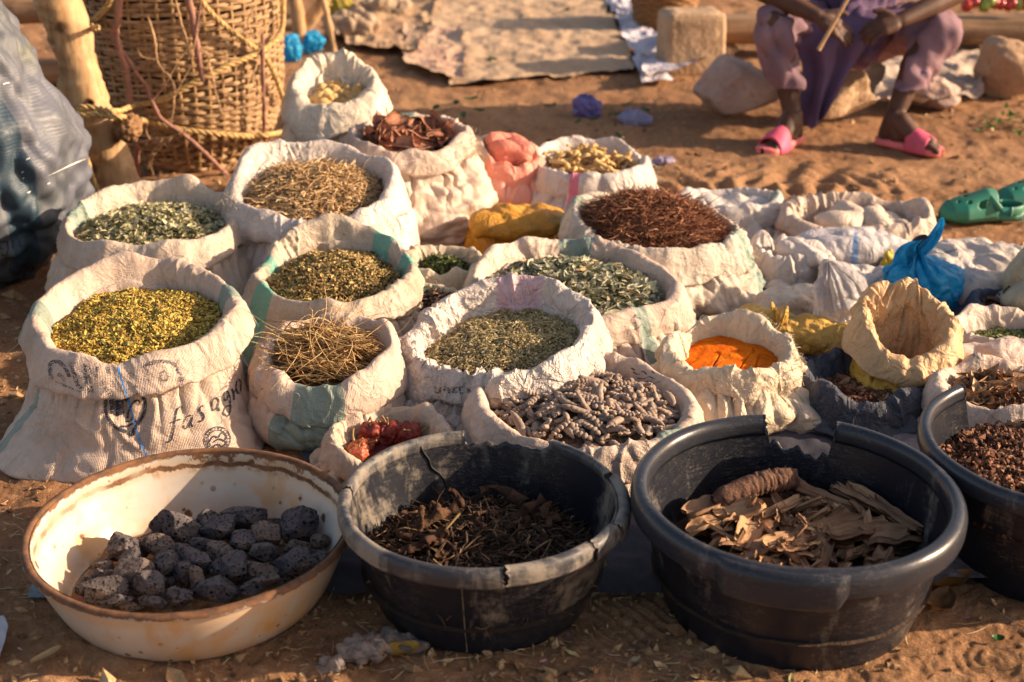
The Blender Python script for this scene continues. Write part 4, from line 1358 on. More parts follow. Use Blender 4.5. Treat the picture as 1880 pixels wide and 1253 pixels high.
filling(C['T'], 'bark_crumbs', 'dark brown bark in the blue sack at the picture edge', 'bark', BARKC, [('leaf', 300, .016, .4, .4, .01, .1, .8)], mound=.02, seed=13)
filling(C['W'], 'herbs', 'brown crumbs in the small dark opening of the white sack', 'herbs', HERBM, [('seed', 700, .005, .3, .7, .005, .1, .8)], mound=.01, seed=14)

# straw coloured roots, tangled and sticking out
s = C['N']
STRAWM = ramp_mat('straw_root', [(0, (.10, .05, .018)), (.4, (.34, .18, .065)), (.75, (.54, .34, .14)), (1, (.66, .49, .24))], rough=.6)
Vb, Fb = bed(s, .03, (0, 0), .01, 15)
n = 420
P = fill_pts(s, n, .055, .5, (0, 0), .012, .85, 15, .006)
a = rng.normal(-.25, .45, n) + rng.choice([0, PI], n)
D = np.stack([np.cos(a), np.sin(a), rng.normal(0, .16, n)], -1)
V1, F1, r1 = fibers(P, D, np.exp(rng.normal(math.log(.10), .3, n)), rng.uniform(.0009, .0021, n), .55, 9, rng.uniform(.15, 1, n))
m = 46
P2 = fill_pts(s, m, .05, .5, (0, 0), .01, .8, 15, .028)
a = rng.uniform(0, 2 * PI, m)
D2 = np.stack([np.cos(a), np.sin(a), rng.normal(.1, .4, m)], -1)
V2, F2, r2 = fibers(P2, D2, np.exp(rng.normal(math.log(.16), .3, m)), rng.uniform(.0007, .0012, m), .8, 12, rng.uniform(.6, 1, m))
single('dried_roots', np.vstack([Vb, V1, V2]), [Fb, F1 + len(Vb), F2 + len(Vb) + len(V1)], STRAWM, 'tangle of thin pale straw coloured roots in the striped front sack', 'roots', kind='stuff', rnd=np.concatenate([np.full(len(Vb), 0.), r1, r2]))

# orange powder
s = C['Q']
V, Fc = bed(s, .012, (.05, .16), .0015, 16, 0, 200, 90)
cr = np.abs(noise3(V * 16 + noise3(V * 8, 2)[:, None] * .8, 9))
V[:, 2] += -.007 * np.exp(-(cr / .03) ** 2) + .0012 * fbm(V * 60, 4, 3)
m = Mat('orange_powder', .95, .1)
m.color(m.mix(m.step(m.noise(30, 6, .7), .3, .7), (.80, .20, .008), (.60, .10, .005)))
m.bump(m.noise(160, 5, .7), .7, .006)
single('spice_powder', V, Fc, m.m, 'bright orange spice powder caked in the torn ragged sack', 'powder', kind='stuff')

# ---------------- counted fillings
def lumpy(V, amp, fr, seed):
    N = V / (np.linalg.norm(V, axis=1)[:, None] + 1e-9)
    return V + N * (amp * fbm(V * fr, 3, seed))[:, None]

def put(me, name, loc, rot, scale, label, cat, group):
    o = bpy.data.objects.new(name, me)
    COL.objects.link(o)
    o.matrix_world = Matrix.Translation(Vector([float(v) for v in loc])) @ Matrix([list(map(float, r)) for r in rot]).to_4x4() @ Matrix.Diagonal((*[float(v) for v in np.broadcast_to(scale, 3)], 1))
    ORIG[o.name] = np.array(loc)
    return tag(o, label, cat, group)

def shapes(fn, k, mat, flat=False):
    out = []
    for i in range(k):
        V, Fs = fn(i)
        me = mesh_data('shape', V, Fs, flat=flat)
        me.materials.append(mat)
        out.append(me)
    return out

# grey pods
def pod(i):
    L = [1.0, .8, 1.2, .55, .9, .7][i % 6]
    nb = max(2, int(L * 7))
    t = np.linspace(-1, 1, nb * 8 + 1)
    x = t * .027 * L
    y = .006 * L * np.sin(t * 1.6 + i) * (1 if i % 2 else -1)
    z = .002 * np.cos(t * 3 + i)
    if i % 3 == 2:
        rr = .0055 * (1 - np.abs(t) ** 3) + .0012 + .001 * noise3(np.stack([t * 6, 0 * t, 0 * t + i], -1))
    else:
        rr = (.0036 + .0034 * np.abs(np.cos(t * PI * nb / 2)) ** .8) * (1 - .55 * np.abs(t) ** 4)
    V, Fs = tube(np.stack([x, y, z], -1), rr, 9, flat_z=.72)
    return V + .0006 * noise3(V * 260, i)[:, None], Fs
PODM = plain_mat('grey_pod', (.42, .315, .245), (.27, .19, .14), 90, .75, .25, .5, 260, .002, per_object=.45)
pm = shapes(pod, 12, PODM)
s = C['O']
n = 290
P = fill_pts(s, n, .035, .5, (0, 0), .010, .97, 20)
P[:, 2] += rng.uniform(-.004, .016, n)
Rm_ = flat_rot(n, .33)
for i in range(n):
    k = i % 12
    put(pm[k], 'seed_pod', P[i], Rm_[i], rng.uniform(.75, 1.2) * (1.15 if k % 3 == 2 else 1), 'grey brown knobbly seed pod in the heap behind the black tubs', 'seed pod', 'grey seed pods heaped in the low sack')
Vb, Fb = bed(s, .035, (0, 0), .01, 20, .002)
single('pod_crumbs', Vb, Fb, plain_mat('pod_crumb', (.16, .11, .085), (.06, .04, .03), 120, .9, .1, .8, 200, .006), 'dark crumbs lying under the grey seed pods', 'crumbs', kind='stuff')

# flat and curled bark
def flake(i, L=.05, W=.022, T=.0025, curl=.6, rough=.004):
    r = np.random.default_rng(100 + i)
    nu, nv = 16, 8
    u = np.linspace(-1, 1, nu); v = np.linspace(-1, 1, nv)
    Uu, Vv = np.meshgrid(u, v, indexing='ij')
    wdt = (1 - .3 * np.abs(Uu) ** 4 + .16 * noise3(np.stack([Uu * 1.6, 0 * Uu + i, 0 * Uu], -1), i))
    x = Uu * L / 2 + .16 * L * noise3(np.stack([Vv * 2.5, 0 * Uu + i * 2, Uu * .5], -1), i + 1) * np.abs(Uu)
    y = Vv * W / 2 * wdt
    c = curl * r.uniform(.4, 1.4)
    z = c * W * .5 * Vv ** 2 + .045 * L * r.normal() * Uu ** 2 + rough * .6 * noise3(np.stack([Uu * 2, Vv * 3, 0 * Uu + i], -1), 5)
    Pn = np.stack([x, y, z], -1)
    th_ = T * (1 + .4 * noise3(np.stack([Uu * 3, Vv * 3, 0 * Uu + i], -1), 8))
    top, bot = Pn + [0, 0, 1] * th_[..., None], Pn - [0, 0, 1] * th_[..., None]
    V = np.concatenate([top.reshape(-1, 3), bot.reshape(-1, 3)])
    f1 = gridfaces(nu, nv)
    f2 = gridfaces(nu, nv, off=nu * nv)[:, ::-1]
    b = [j for j in range(nv)] + [k * nv + nv - 1 for k in range(1, nu)] + [(nu - 1) * nv + j for j in range(nv - 2, -1, -1)] + [k * nv for k in range(nu - 2, 0, -1)]
    b = np.array(b); b2 = np.roll(b, -1)
    f3 = np.stack([b, b + nu * nv, b2 + nu * nv, b2], -1)
    return V, [f1[:, ::-1], f2[:, ::-1], f3[:, ::-1]]

def bark_mat(name, a, b, c, per=.4):
    m = Mat(name, .8, .2)
    o = m.obj()
    g = m.noise(1, 5, .65, m.vmul(o, (25, 160, 160)))
    col = m.ramp(g, [(.25, c), (.5, b), (.75, a)])
    col = m.mix(m.math('MULTIPLY', m.orand(), per), col, c)
    m.color(col)
    m.bump(g, .9, .004)
    m.bump(m.noise(120, 4), .4, .002)
    return m.m
RBARK = bark_mat('red_bark', (.60, .33, .21), (.46, .21, .125), (.22, .085, .05))
fm = shapes(lambda i: flake(i, .085, .042, .0015, 1.0, .009), 8, RBARK)
s = C['E']
n = 62
P = fill_pts(s, n, .03, .5, (0, 0), .01, .85, 21)
P[:, 2] += np.linspace(-.004, .03, n)
Rm_ = flat_rot(n, .5)
for i in range(n):
    put(fm[i % 8], 'bark_flake', P[i], Rm_[i], rng.uniform(.5, 1.1), 'curled reddish bark flake in the wrinkled rear sack', 'bark flake', 'reddish bark flakes in the wrinkled sack')
V, Fc = bed(s, .02, (0, 0), .008, 21)
single('bark_crumbs', V, Fc, plain_mat('bark_dust', (.12, .05, .03), rough=.9, bump=.8, dist=.01), 'dark crumbs under the reddish bark flakes', 'crumbs', kind='stuff')

# yellow lumps and twisted roots
def lump(i):
    V, Fc = ico(3)
    V = V * np.array([.019, .014, .012]) * (1 + .25 * (i % 3))
    return V + (V / np.linalg.norm(V, axis=1)[:, None]) * (.006 * noise3(V * 75, i) + .002 * noise3(V * 220, i + 1))[:, None], Fc
LUMPM = plain_mat('yellow_lump', (.68, .46, .20), (.50, .29, .10), 50, .7, .25, .6, 90, .004, per_object=.25)
lm = shapes(lump, 6, LUMPM)
s = C['D']
n = 40
P = fill_pts(s, n, .015, .5, (0, -.05), .01, .85, 22)
for i in range(n):
    put(lm[i % 6], 'resin_lump', P[i] + [0, 0, -.004], rand_rot(1)[0], rng.uniform(.55, 1.0), 'pale yellow lump in the small upright sack beside the basket', 'lump', 'yellow lumps in the upright sack')
V, Fc = bed(s, .02, (0, 0), .006, 22)
single('lump_crumbs', V, Fc, plain_mat('lump_dust', (.45, .30, .12), rough=.9, bump=.7, dist=.01), 'crumbs under the pale yellow lumps', 'crumbs', kind='stuff')

def root(i):
    r = np.random.default_rng(300 + i)
    t = np.linspace(0, 1, 7)
    P = np.stack([(t - .5) * .055, .012 * np.sin(t * r.uniform(3, 8) + i), .010 * np.cos(t * r.uniform(3, 7) + i * 2)], -1)
    V, Fs = tube(P, .0052 * (1 + .35 * r.normal(size=7)).clip(.5, 1.6) * (1 - .4 * t), 9, n=34)
    return V + .0015 * noise3(V * 130, i)[:, None], Fs
GINGERM = plain_mat('yellow_root', (.70, .48, .21), (.48, .29, .10), 60, .7, .25, .6, 130, .003, per_object=.3)
rm = shapes(root, 9, GINGERM)
s = C['G']
n = 56
P = fill_pts(s, n, .035, .5, (0, 0), .008, .85, 23)
P[:, 2] += np.linspace(0, .022, n)
Rm_ = flat_rot(n, .45)
for i in range(n):
    put(rm[i % 9], 'yellow_root', P[i], Rm_[i], rng.uniform(.8, 1.5), 'twisted yellow root in the white sack with the magenta stripe', 'root', 'twisted yellow roots in the white sack')
V, Fc = bed(s, .02, (0, 0), .006, 23)
single('root_crumbs', V, Fc, plain_mat('root_dust', (.20, .11, .05), rough=.9, bump=.7, dist=.01), 'brown crumbs under the twisted yellow roots', 'crumbs', kind='stuff')

# dried red peppers
def pepper(i):
    r = np.random.default_rng(500 + i)
    V, Fc = ico(4)
    th_ = np.arctan2(V[:, 1], V[:, 0])
    k = 1 - .22 * np.abs(np.sin(th_ * 2.5 + i)) * (1 - np.abs(V[:, 2]) ** 2)
    k = k + .18 * noise3(V * 2.2, i) - .12 * np.exp(-((V[:, 2] - 1) / .25) ** 2)
    return V * k[:, None] * np.array([.026, .025, .019]), Fc
PEPM = plain_mat('dried_pepper', (.30, .035, .018), (.11, .012, .010), 45, .5, .4, .5, 70, .006, per_object=.55)
PEPM2 = plain_mat('pale_pepper', (.48, .13, .045), (.28, .045, .02), 45, .4, .5, .5, 70, .006, per_object=.3)
STEM = plain_mat('dry_stem', (.40, .26, .11), rough=.8)
pepm = shapes(pepper, 6, PEPM)
pepm2 = shapes(pepper, 6, PEPM2)
pepst = [mesh_data('stem', *tube([(0, 0, .014), (.004, .002, .026), (.012, .004, .038)], [.003, .0018, .0022], 7, n=9)) for i in range(1)]
pepst[0].materials.append(STEM)
spots = [(655, 803), (672, 790), (700, 785), (640, 822), (690, 800), (718, 790), (742, 778), (765, 772), (655, 775), (730, 770), (785, 775), (705, 770), (680, 772), (632, 838), (760, 788), (672, 815)]
for i, (px, py) in enumerate(spots):
    p = at(px, py, .048 + .010 * (i % 3))
    sp_ = C['P']
    cxy = np.array([sp_.ix.mean(), sp_.iy.mean()])
    dv = p[:2] - cxy
    lim = .70 * np.interp(math.atan2(dv[1], dv[0]) % (2 * PI), sp_.th, np.hypot(sp_.ix - cxy[0], sp_.iy - cxy[1]))
    if np.hypot(*dv) > lim:
        p[:2] = cxy + dv / np.hypot(*dv) * lim
    pale = i in (0, 3, 4, 13)
    o = put((pepm2 if pale else pepm)[i % 6], 'dried_pepper', p, flat_rot(1, .7)[0], rng.uniform(.75, 1.05),
            'orange red dried pepper near the front of the small low sack' if pale else 'dark red wrinkled dried pepper in the small low sack', 'pepper', 'dried peppers, the orange ones' if pale else 'dried peppers, the dark ones')
    q = bpy.data.objects.new('stem', pepst[0])
    COL.objects.link(q)
    q.parent = o
V, Fc = bed(C['P'], .01, (0, 0), .006, 24, .01)
single('pepper_crumbs', V, Fc, plain_mat('pepper_dust', (.10, .012, .01), rough=.8, bump=.7, dist=.01), 'dark red crumbs under the dried peppers', 'crumbs', kind='stuff')

# ---------------- stones in the basin
def stone_mat():
    m = Mat('porous_dark_stone', .88, .22)
    n = m.noise(22, 6, .7)
    c = m.ramp(n, [(.28, (.03, .026, .030)), (.5, (.075, .066, .072)), (.75, (.165, .135, .125))])
    c = m.mix(m.math('MULTIPLY', m.step(m.noise(9, 3), .55, .7), .6), c, (.19, .115, .065))
    v = m.voro(190)
    v2 = m.voro(85)
    pit = m.math('MULTIPLY', m.step(v, .08, .36), m.step(v2, .10, .30))
    c = m.mix(m.math('SUBTRACT', 1., pit), c, (.010, .008, .009))
    c = m.mix(m.math('MULTIPLY', m.step(m.orand(), .45, .9), .55), c, (.25, .165, .11))
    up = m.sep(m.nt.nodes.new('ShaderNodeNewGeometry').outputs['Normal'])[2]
    c = m.mix(m.math('MULTIPLY', m.step(m.math('ADD', up, m.math('MULTIPLY', m.math('SUBTRACT', n, .5), .8)), .35, .95), .22), c, (.26, .20, .165))  # upward faces tinted paler: light from above put into the stone colour
    m.color(c)
    m.bump(pit, 1., .008)
    m.bump(m.noise(120, 5, .7), .6, .006)
    return m.m
STONEM = stone_mat()
def stone(i, w_, d_, h_):
    r = np.random.default_rng(700 + i)
    V, Fc = ico(5)
    for k in range(24):
        nrm = r.normal(size=3); nrm /= np.linalg.norm(nrm)
        dd = r.uniform(.45, .74)
        q = V @ nrm - dd
        V = V - nrm * (np.maximum(q, 0) * .93)[:, None]
    N = V / np.linalg.norm(V, axis=1)[:, None]
    V = V + N * (.05 * noise3(V * 1.3, i) + .03 * noise3(V * 4, i + 1) + .025 * noise3(V * 11, i + 2) - .03 * np.maximum(0, noise3(V * 17, i + 5) - .25))[:, None]
    return V * np.array([w_, d_, h_]), Fc
B = [(645, 530, 190, 180, 'tall pitted stone at the back of the basin heap, rough and greyish'), (955, 440, 250, 210, 'largest lumpy stone with a small knob on top in the basin'),
     (1120, 390, 150, 120, 'rounded stone between the knobbed one and the flat topped one in the basin'), (1180, 435, 190, 140, 'dark rough stone in front of the flat topped one'),
     (1320, 375, 230, 140, 'flat topped bluish grey stone at the back wall of the basin'), (1590, 430, 220, 190, 'broad smooth faced stone near the rusty patch on the basin wall'),
     (1715, 495, 110, 90, 'small black shaded stone beside the basin wall nearest the cracked tub'), (835, 515, 200, 110, 'flat tan brown stone behind the middle of the heap'),
     (690, 600, 150, 110, 'brownish stone leaning below the tall pitted one'), (690, 675, 230, 180, 'big slanting stone with an orange spot'),
     (540, 750, 250, 120, 'long pale flat slab of stone at the outer edge of the heap'), (640, 812, 120, 70, 'small stone tucked under the pale slab'),
     (810, 735, 190, 180, 'blocky dark stone at the front of the heap beside the slanting one'), (880, 620, 140, 170, 'upright tan faced stone in the middle of the heap'),
     (1045, 600, 210, 130, 'light topped angular stone in the middle of the heap'), (1100, 520, 170, 80, 'thin flat brown stone below the knobbed one'),
     (1180, 560, 160, 130, 'rounded brownish stone behind the wedge shaped one'), (1290, 495, 145, 140, 'rounded light grey stone with a dark shaded side'),
     (1430, 470, 150, 160, 'upright pointed grey stone near the back of the heap'), (1425, 565, 170, 120, 'black stone in deep shade below the pointed one'),
     (1245, 640, 190, 190, 'wedge shaped stone leaning in the front half of the heap'), (985, 655, 120, 140, 'dark block below the light topped stone'),
     (1060, 705, 90, 130, 'narrow brown stone standing beside the front block'), (1130, 755, 210, 150, 'smooth square front stone closest to the basin rim'),
     (945, 795, 130, 100, 'small squarish stone at the front rim between two larger ones'), (830, 825, 150, 70, 'low stone half hidden by the front rim'),
     (1390, 660, 160, 100, 'flat dark stone in shade behind the low front slab'), (1400, 710, 180, 75, 'low bluish slab at the front of the heap'),
     (1340, 755, 110, 70, 'little bluish chip of stone at the front rim'), (1610, 615, 290, 180, 'biggest grey green boulder under the rim nearest the cracked tub'),
     (1580, 530, 150, 80, 'flat bluish stone behind the biggest grey green boulder'), (1165, 645, 110, 100, 'small bluish stone behind the narrow brown one'),
     (500, 800, 120, 80, None), (570, 830, 120, 70, None), (700, 850, 130, 70, None), (450, 740, 110, 80, None), (560, 700, 130, 110, None), (600, 690, 150, 120, None), (560, 640, 120, 100, None), (480, 720, 120, 90, None), (720, 560, 140, 120, None), (900, 470, 120, 110, None), (1460, 420, 120, 110, None), (1220, 420, 120, 120, None), (760, 780, 120, 90, None), (1520, 700, 130, 90, None), (1060, 460, 110, 100, None), (1650, 500, 110, 90, None), (760, 690, 120, 120, None), (1000, 560, 130, 110, None), (1240, 560, 130, 110, None), (1480, 650, 130, 110, None), (1300, 690, 120, 90, None), (900, 710, 110, 110, None)]
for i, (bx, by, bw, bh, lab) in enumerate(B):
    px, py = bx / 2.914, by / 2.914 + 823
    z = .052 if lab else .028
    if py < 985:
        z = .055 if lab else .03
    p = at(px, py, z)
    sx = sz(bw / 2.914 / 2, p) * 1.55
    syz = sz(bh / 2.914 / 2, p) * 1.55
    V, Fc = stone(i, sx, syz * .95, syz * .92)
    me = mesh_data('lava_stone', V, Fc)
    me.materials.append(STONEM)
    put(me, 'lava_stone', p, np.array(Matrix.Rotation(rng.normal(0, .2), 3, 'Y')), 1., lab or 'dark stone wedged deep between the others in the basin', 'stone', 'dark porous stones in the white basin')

# ---------------- wood and bark in the large tub
CHIPM = bark_mat('pale_wood_chip', (.74, .48, .26), (.53, .31, .16), (.22, .11, .055))
DCHIP = bark_mat('brown_bark_chip', (.48, .29, .165), (.32, .18, .10), (.13, .065, .038))
longm = shapes(lambda i: flake(20 + i, .085, .016, .0032, .35, .003), 8, CHIPM)
longd = shapes(lambda i: flake(30 + i, .085, .018, .0035, .5, .004), 8, DCHIP)
wide = shapes(lambda i: flake(40 + i, .065, .04, .003, .5, .006), 6, CHIPM)
wided = shapes(lambda i: flake(50 + i, .055, .034, .003, .6, .006), 6, DCHIP)
def yawrot(yaw, tx, ty):
    return np.array((Matrix.Rotation(yaw, 3, 'Z') @ Matrix.Rotation(ty, 3, 'Y') @ Matrix.Rotation(tx, 3, 'X')))
W = [(350, 360, 'wide', 5, .95, 'broad ragged pale chip in front of the ribbed root'), (575, 320, 'longm', 40, 1.0, 'straight pale slat behind the broad ragged chip'), (160, 410, 'wide', 25, .85, 'brightest pale chip against the inner wall of the tub'),
     (270, 470, 'longm', -42, .75, 'ribbed tan splinter slanting beside the brightest chip'), (380, 465, 'wide', 70, .9, 'broad flat board of bark below the ragged chip'), (790, 275, 'longd', -35, 1.15, 'long brown strip leaning from the back of the heap'),
     (940, 390, 'longm', -62, .85, 'clean edged lath standing in the middle of the heap'), (1030, 430, 'longm', 85, .8, 'short upright lath beside the clean edged one'), (760, 445, 'longd', 14, 1.35, 'long grey brown stick lying across the middle'),
     (1010, 300, 'longd', -38, 1.1, 'dark strip leaning beyond the laths'), (1090, 310, 'longm', -48, 1.2, 'long pale edged slat at the far side of the heap'), (1180, 370, 'longd', -55, 1.0, 'dark pointed splinter at the far wall'),
     (590, 540, 'wide', 20, .85, 'square pale chip close to the front rim'), (490, 535, 'wided', 40, .8, 'rounded bark chip at the front rim'), (790, 520, 'longd', -70, .7, 'curved bark strip standing at the front rim'),
     (920, 495, 'wided', 10, 1.1, 'broad brown bark piece in the front middle'), (1150, 500, 'wided', 15, 1.3, 'large shaded bark slab near the shiny handle side'), (540, 480, 'longm', 15, .7, 'pale split chip below the long stick'),
     (630, 200, 'wide', -60, .8, 'folded chip beside the end of the ribbed root'), (150, 330, 'wided', 30, .9, 'bark scrap below the ribbed root')]
for i, (bx, by, kind, ang, scl, lab) in enumerate(W):
    p = at(bx / 2.914 + 1240, by / 2.914 + 823, .118)
    scl *= 1.22
    put({'wide': wide, 'wided': wided, 'longm': longm, 'longd': longd}[kind][i % 6], 'wood_chip', p, yawrot(R(ang), rng.normal(0, .3), -.25 * math.sin(R(ang)) + rng.normal(0, .1)), scl, lab, 'wood chip', 'wood and bark pieces in the large tub')
n = 190
a = rng.uniform(0, 2 * PI, n); q = .172 * np.sqrt(rng.random(n))
for i in range(n):
    p = np.array([c_big[0] + q[i] * math.cos(a[i]), c_big[1] + q[i] * math.sin(a[i]), .086 + .022 * (1 - (q[i] / .21) ** 2) + rng.uniform(-.006, .014)])
    me = [longm, longd, wide, wided, longd, wided][i % 6][i // 6 % 6]
    put(me, 'wood_chip', p, flat_rot(1, .5)[0], rng.uniform(.5, 1.0), 'brown chip of wood or bark in the lower layer of the large tub', 'wood chip', 'smaller chips in the large tub')
n = 60
t = np.linspace(0, 1, n)
A0, A1 = at(1312, 925, .125), at(1456, 880, .14)
P = A0[None] * (1 - t[:, None]) + A1[None] * t[:, None] + np.stack([0 * t, 0 * t, .012 * np.sin(t * PI)], -1)
rr = .0195 * (.72 + .28 * smooth(0, .12, t)) * (1 + .07 * np.sin(t * 110) * smooth(.3, .6, t) + .1 * noise3(np.stack([t * 9, 0 * t, 0 * t], -1), 3))
V, Fs = tube(P, rr, 22)
V = V + .003 * noise3(V * 90, 4)[:, None] + .0012 * noise3(V * 260, 5)[:, None]
single('ribbed_root', V, Fs, plain_mat('ribbed_bark', (.20, .105, .065), (.09, .045, .03), 60, .85, .2, .8, 130, .005), 'thick ringed brown root lying on the bark at the back of the large tub', 'root')
th_ = np.linspace(0, 2 * PI, 60, endpoint=False); ro = np.linspace(0, 1, 20)
T, Q = np.meshgrid(th_, ro, indexing='ij')
V = np.stack([c_big[0] + .226 * Q * np.cos(T), c_big[1] + .226 * Q * np.sin(T), .07 + .024 * (1 - Q ** 2) + .006 * noise3(np.stack([Q * np.cos(T) * 6, Q * np.sin(T) * 6, 0 * T], -1), 3)], -1)
single('bark_crumbs', V.reshape(-1, 3), gridfaces(60, 20, cu=True), plain_mat('dark_bark_crumb', (.07, .04, .025), rough=.9, bump=.9, dist=.01), 'dark crumbs under the wood chips of the large tub', 'crumbs', kind='stuff')

# ---------------- brown roots in the cracked tub
DROOT = plain_mat('dark_brown_root', (.115, .06, .036), (.045, .023, .015), 45, .85, .15, .8, 120, .006, per_object=.5)
DROOT2 = plain_mat('light_brown_root', (.17, .088, .046), (.075, .038, .02), 45, .85, .15, .8, 120, .006, per_object=.3)
def knob(i):
    r = np.random.default_rng(900 + i)
    m = 6
    t = np.linspace(0, 1, m)
    P = np.stack([(t - .5) * .06, .016 * np.sin(t * r.uniform(2, 6) + i), .010 * np.cos(t * r.uniform(2, 5) + i)], -1)
    V, Fs = tube(P, r.uniform(.0035, .0105, m) * (1 - .3 * t), 12, n=36)
    return V + .004 * noise3(V * 70, i)[:, None] + .0016 * noise3(V * 200, i + 1)[:, None], Fs
km = shapes(knob, 9, DROOT)
km2 = shapes(knob, 4, DROOT2)
def mid_z(x, y):
    d = np.hypot(x - c_mid[0], y - c_mid[1]) / .18
    return .075 + .03 * (1 - d ** 2)
K = [(580, 380, 1.25, 1, 'fat light brown knobbed root with a pale tip'), (560, 350, 1.0, 1, 'egg shaped root end at the edge of the heap'), (730, 300, 1.15, 0, 'curved root arching over the heap'), (950, 270, 1.35, 0, 'largest knotted root on top of the heap'),
     (1060, 330, 1.2, 0, 'hooked dark root beside the knotted one'), (1195, 350, 1.1, 1, 'reddish gnarled root near the shaded wall'), (750, 370, .9, 1, 'thin bent root hanging in the middle'), (450, 420, 1.1, 1, 'crumbly orange brown root piece at the wall'),
     (500, 490, 1.2, 0, 'ringed dark root near the front rim'), (590, 525, 1.0, 1, 'stubby brown root against the front rim')]
for i, (bx, by, scl, li, lab) in enumerate(K):
    p = at(bx / 2.914 + 600, by / 2.914 + 823, .112)
    put((km2 if li else km)[i % 4], 'dark_root', p, flat_rot(1, .4)[0], scl, lab, 'root', 'brown roots in the cracked tub')
n = 85
a = rng.uniform(0, 2 * PI, n); q = .17 * np.sqrt(rng.random(n))
for i in range(n):
    x, y = c_mid[0] + q[i] * math.cos(a[i]), c_mid[1] + q[i] * math.sin(a[i])
    put(km[i % 9], 'dark_root', (x, y, mid_z(x, y) + rng.uniform(-.008, .006)), flat_rot(1, .4)[0], rng.uniform(.5, 1.0), 'dark brown shrivelled root in the lower layer of the cracked tub', 'root', 'smaller brown roots in the cracked tub')
n = 1500
a = rng.uniform(0, 2 * PI, n); q = .185 * np.sqrt(rng.random(n))
x, y = c_mid[0] + q * np.cos(a), c_mid[1] + q * np.sin(a)
P = np.stack([x, y, mid_z(x, y) + rng.uniform(-.002, .012, n)], -1)
a = rng.uniform(0, 2 * PI, n)
V, Fc, rn = fibers(P, np.stack([np.cos(a), np.sin(a), rng.normal(0, .3, n)], -1), np.exp(rng.normal(math.log(.036), .5, n)), rng.uniform(.0008, .0026, n), .7, 7)
th_ = np.linspace(0, 2 * PI, 60, endpoint=False)
T, Q = np.meshgrid(th_, np.linspace(0, 1, 20), indexing='ij')
bx_, by_ = c_mid[0] + .2 * Q * np.cos(T), c_mid[1] + .2 * Q * np.sin(T)
Vb = np.stack([bx_, by_, mid_z(bx_, by_) - .004], -1).reshape(-1, 3)
single('root_crumbs', np.vstack([Vb, V]), [gridfaces(60, 20, cu=True), Fc + len(Vb)], ramp_mat('dark_fibre', [(0, (.02, .012, .008)), (.8, (.10, .055, .032)), (1, (.3, .18, .09))]), 'dark fibres and crumbs between the roots of the cracked tub', 'crumbs', kind='stuff', rnd=np.concatenate([np.full(len(Vb), .1), rn]))
p = at(825, 965, .128)
V, Fs = tube([at(808, 985, .115), at(846, 940, .145)], [.0016, .0022], 7, n=8)
single('straw', V, Fs, STEM, 'single pale straw sticking up out of the dark roots', 'straw')

# ---------------- crumbs in the farthest tub
n = 5200
a = rng.uniform(0, 2 * PI, n); q = .232 * np.sqrt(rng.random(n))
x, y = c_far[0] + q * np.cos(a), c_far[1] + q * np.sin(a)
P = np.stack([x, y, .135 + .03 * (1 - (q / .23) ** 2) + .006 * noise3(np.stack([x * 20, y * 20, 0 * x], -1), 3) + rng.uniform(-.003, .006, n)], -1)
V, Fc, rn = instances(SEED_V, SEED_F, P, rand_rot(n), .0068 * np.exp(rng.normal(0, .3, n)), rng.random(n))
T, Q = np.meshgrid(th_, np.linspace(0, 1, 20), indexing='ij')
Vb = np.stack([c_far[0] + .236 * Q * np.cos(T), c_far[1] + .236 * Q * np.sin(T), .131 + .03 * (1 - Q ** 2)], -1).reshape(-1, 3)
single('bark_crumbs', np.vstack([Vb, V]), [gridfaces(60, 20, cu=True), Fc + len(Vb)], ramp_mat('red_crumb', [(0, (.035, .014, .008)), (.4, (.16, .062, .03)), (.8, (.33, .15, .075)), (1, (.5, .28, .15))]), 'reddish brown crumbs heaped in the tub at the picture edge', 'crumbs', kind='stuff', rnd=np.concatenate([np.full(len(Vb), .1), rn]), flat=True)
# ------------------------------------------------------------------ printing on the big sack
sA = C['A']
cA = sA.c
def px_on(o, px, py):
    t = bvh_of(o)
    d = Vector(ray(px, py)).normalized()
    h = t.ray_cast(Vector(CAM), d)
    return np.array(h[0]) if h[0] is not None else None
front = Vector(ray(340, 730)).normalized()
O = px_on(sA.body, 320, 760)
if O is None:
    O = at(320, 760, .12)
k = depth(O) / F                      # metres per photo pixel at the sack's face
fr_ = np.array(front)
ux = np.array([1.0, .0, .0]) - fr_ * fr_[0]
ux /= np.linalg.norm(ux)
uy = np.cross(ux, fr_)
# letters drawn with a broad pen; points in pixels of the zoomed crop (scale 3.58 per photo pixel), origin at photo (320,760)
def scale_pts(P, sx=3.58, ox=320, oy=748, oy_crop=600, k=k):
    P = np.array(P, float)
    return np.stack([(P[:, 0] / sx - ox) * k, -((P[:, 1] / sx + oy_crop) - oy) * k], -1)
nib = R(40)
L_ = [
 [(1198, 492), (1180, 484), (1160, 510), (1148, 580), (1140, 650), (1125, 705), (1096, 716)], [(1118, 590), (1150, 575), (1185, 568)],
 [(1262, 545), (1240, 540), (1210, 575), (1204, 615), (1222, 628), (1250, 590), (1264, 545), (1256, 590), (1262, 612), (1280, 605)],
 [(1336, 480), (1318, 480), (1306, 505), (1325, 530), (1336, 555), (1322, 580), (1300, 580)],
 [(1436, 420), (1412, 412), (1390, 445), (1388, 490), (1402, 500), (1424, 470), (1438, 415), (1432, 455), (1440, 482), (1452, 476)],
 [(1512, 340), (1492, 334), (1474, 362), (1476, 396), (1496, 392), (1512, 345), (1522, 395), (1520, 450), (1506, 496), (1480, 498), (1470, 480), (1490, 440), (1518, 420)],
 [(1534, 300), (1546, 330), (1548, 370)], [(1544, 330), (1560, 300), (1576, 292)],
 [(1592, 212), (1570, 235), (1566, 290), (1582, 312), (1600, 280), (1602, 225), (1590, 212)]]
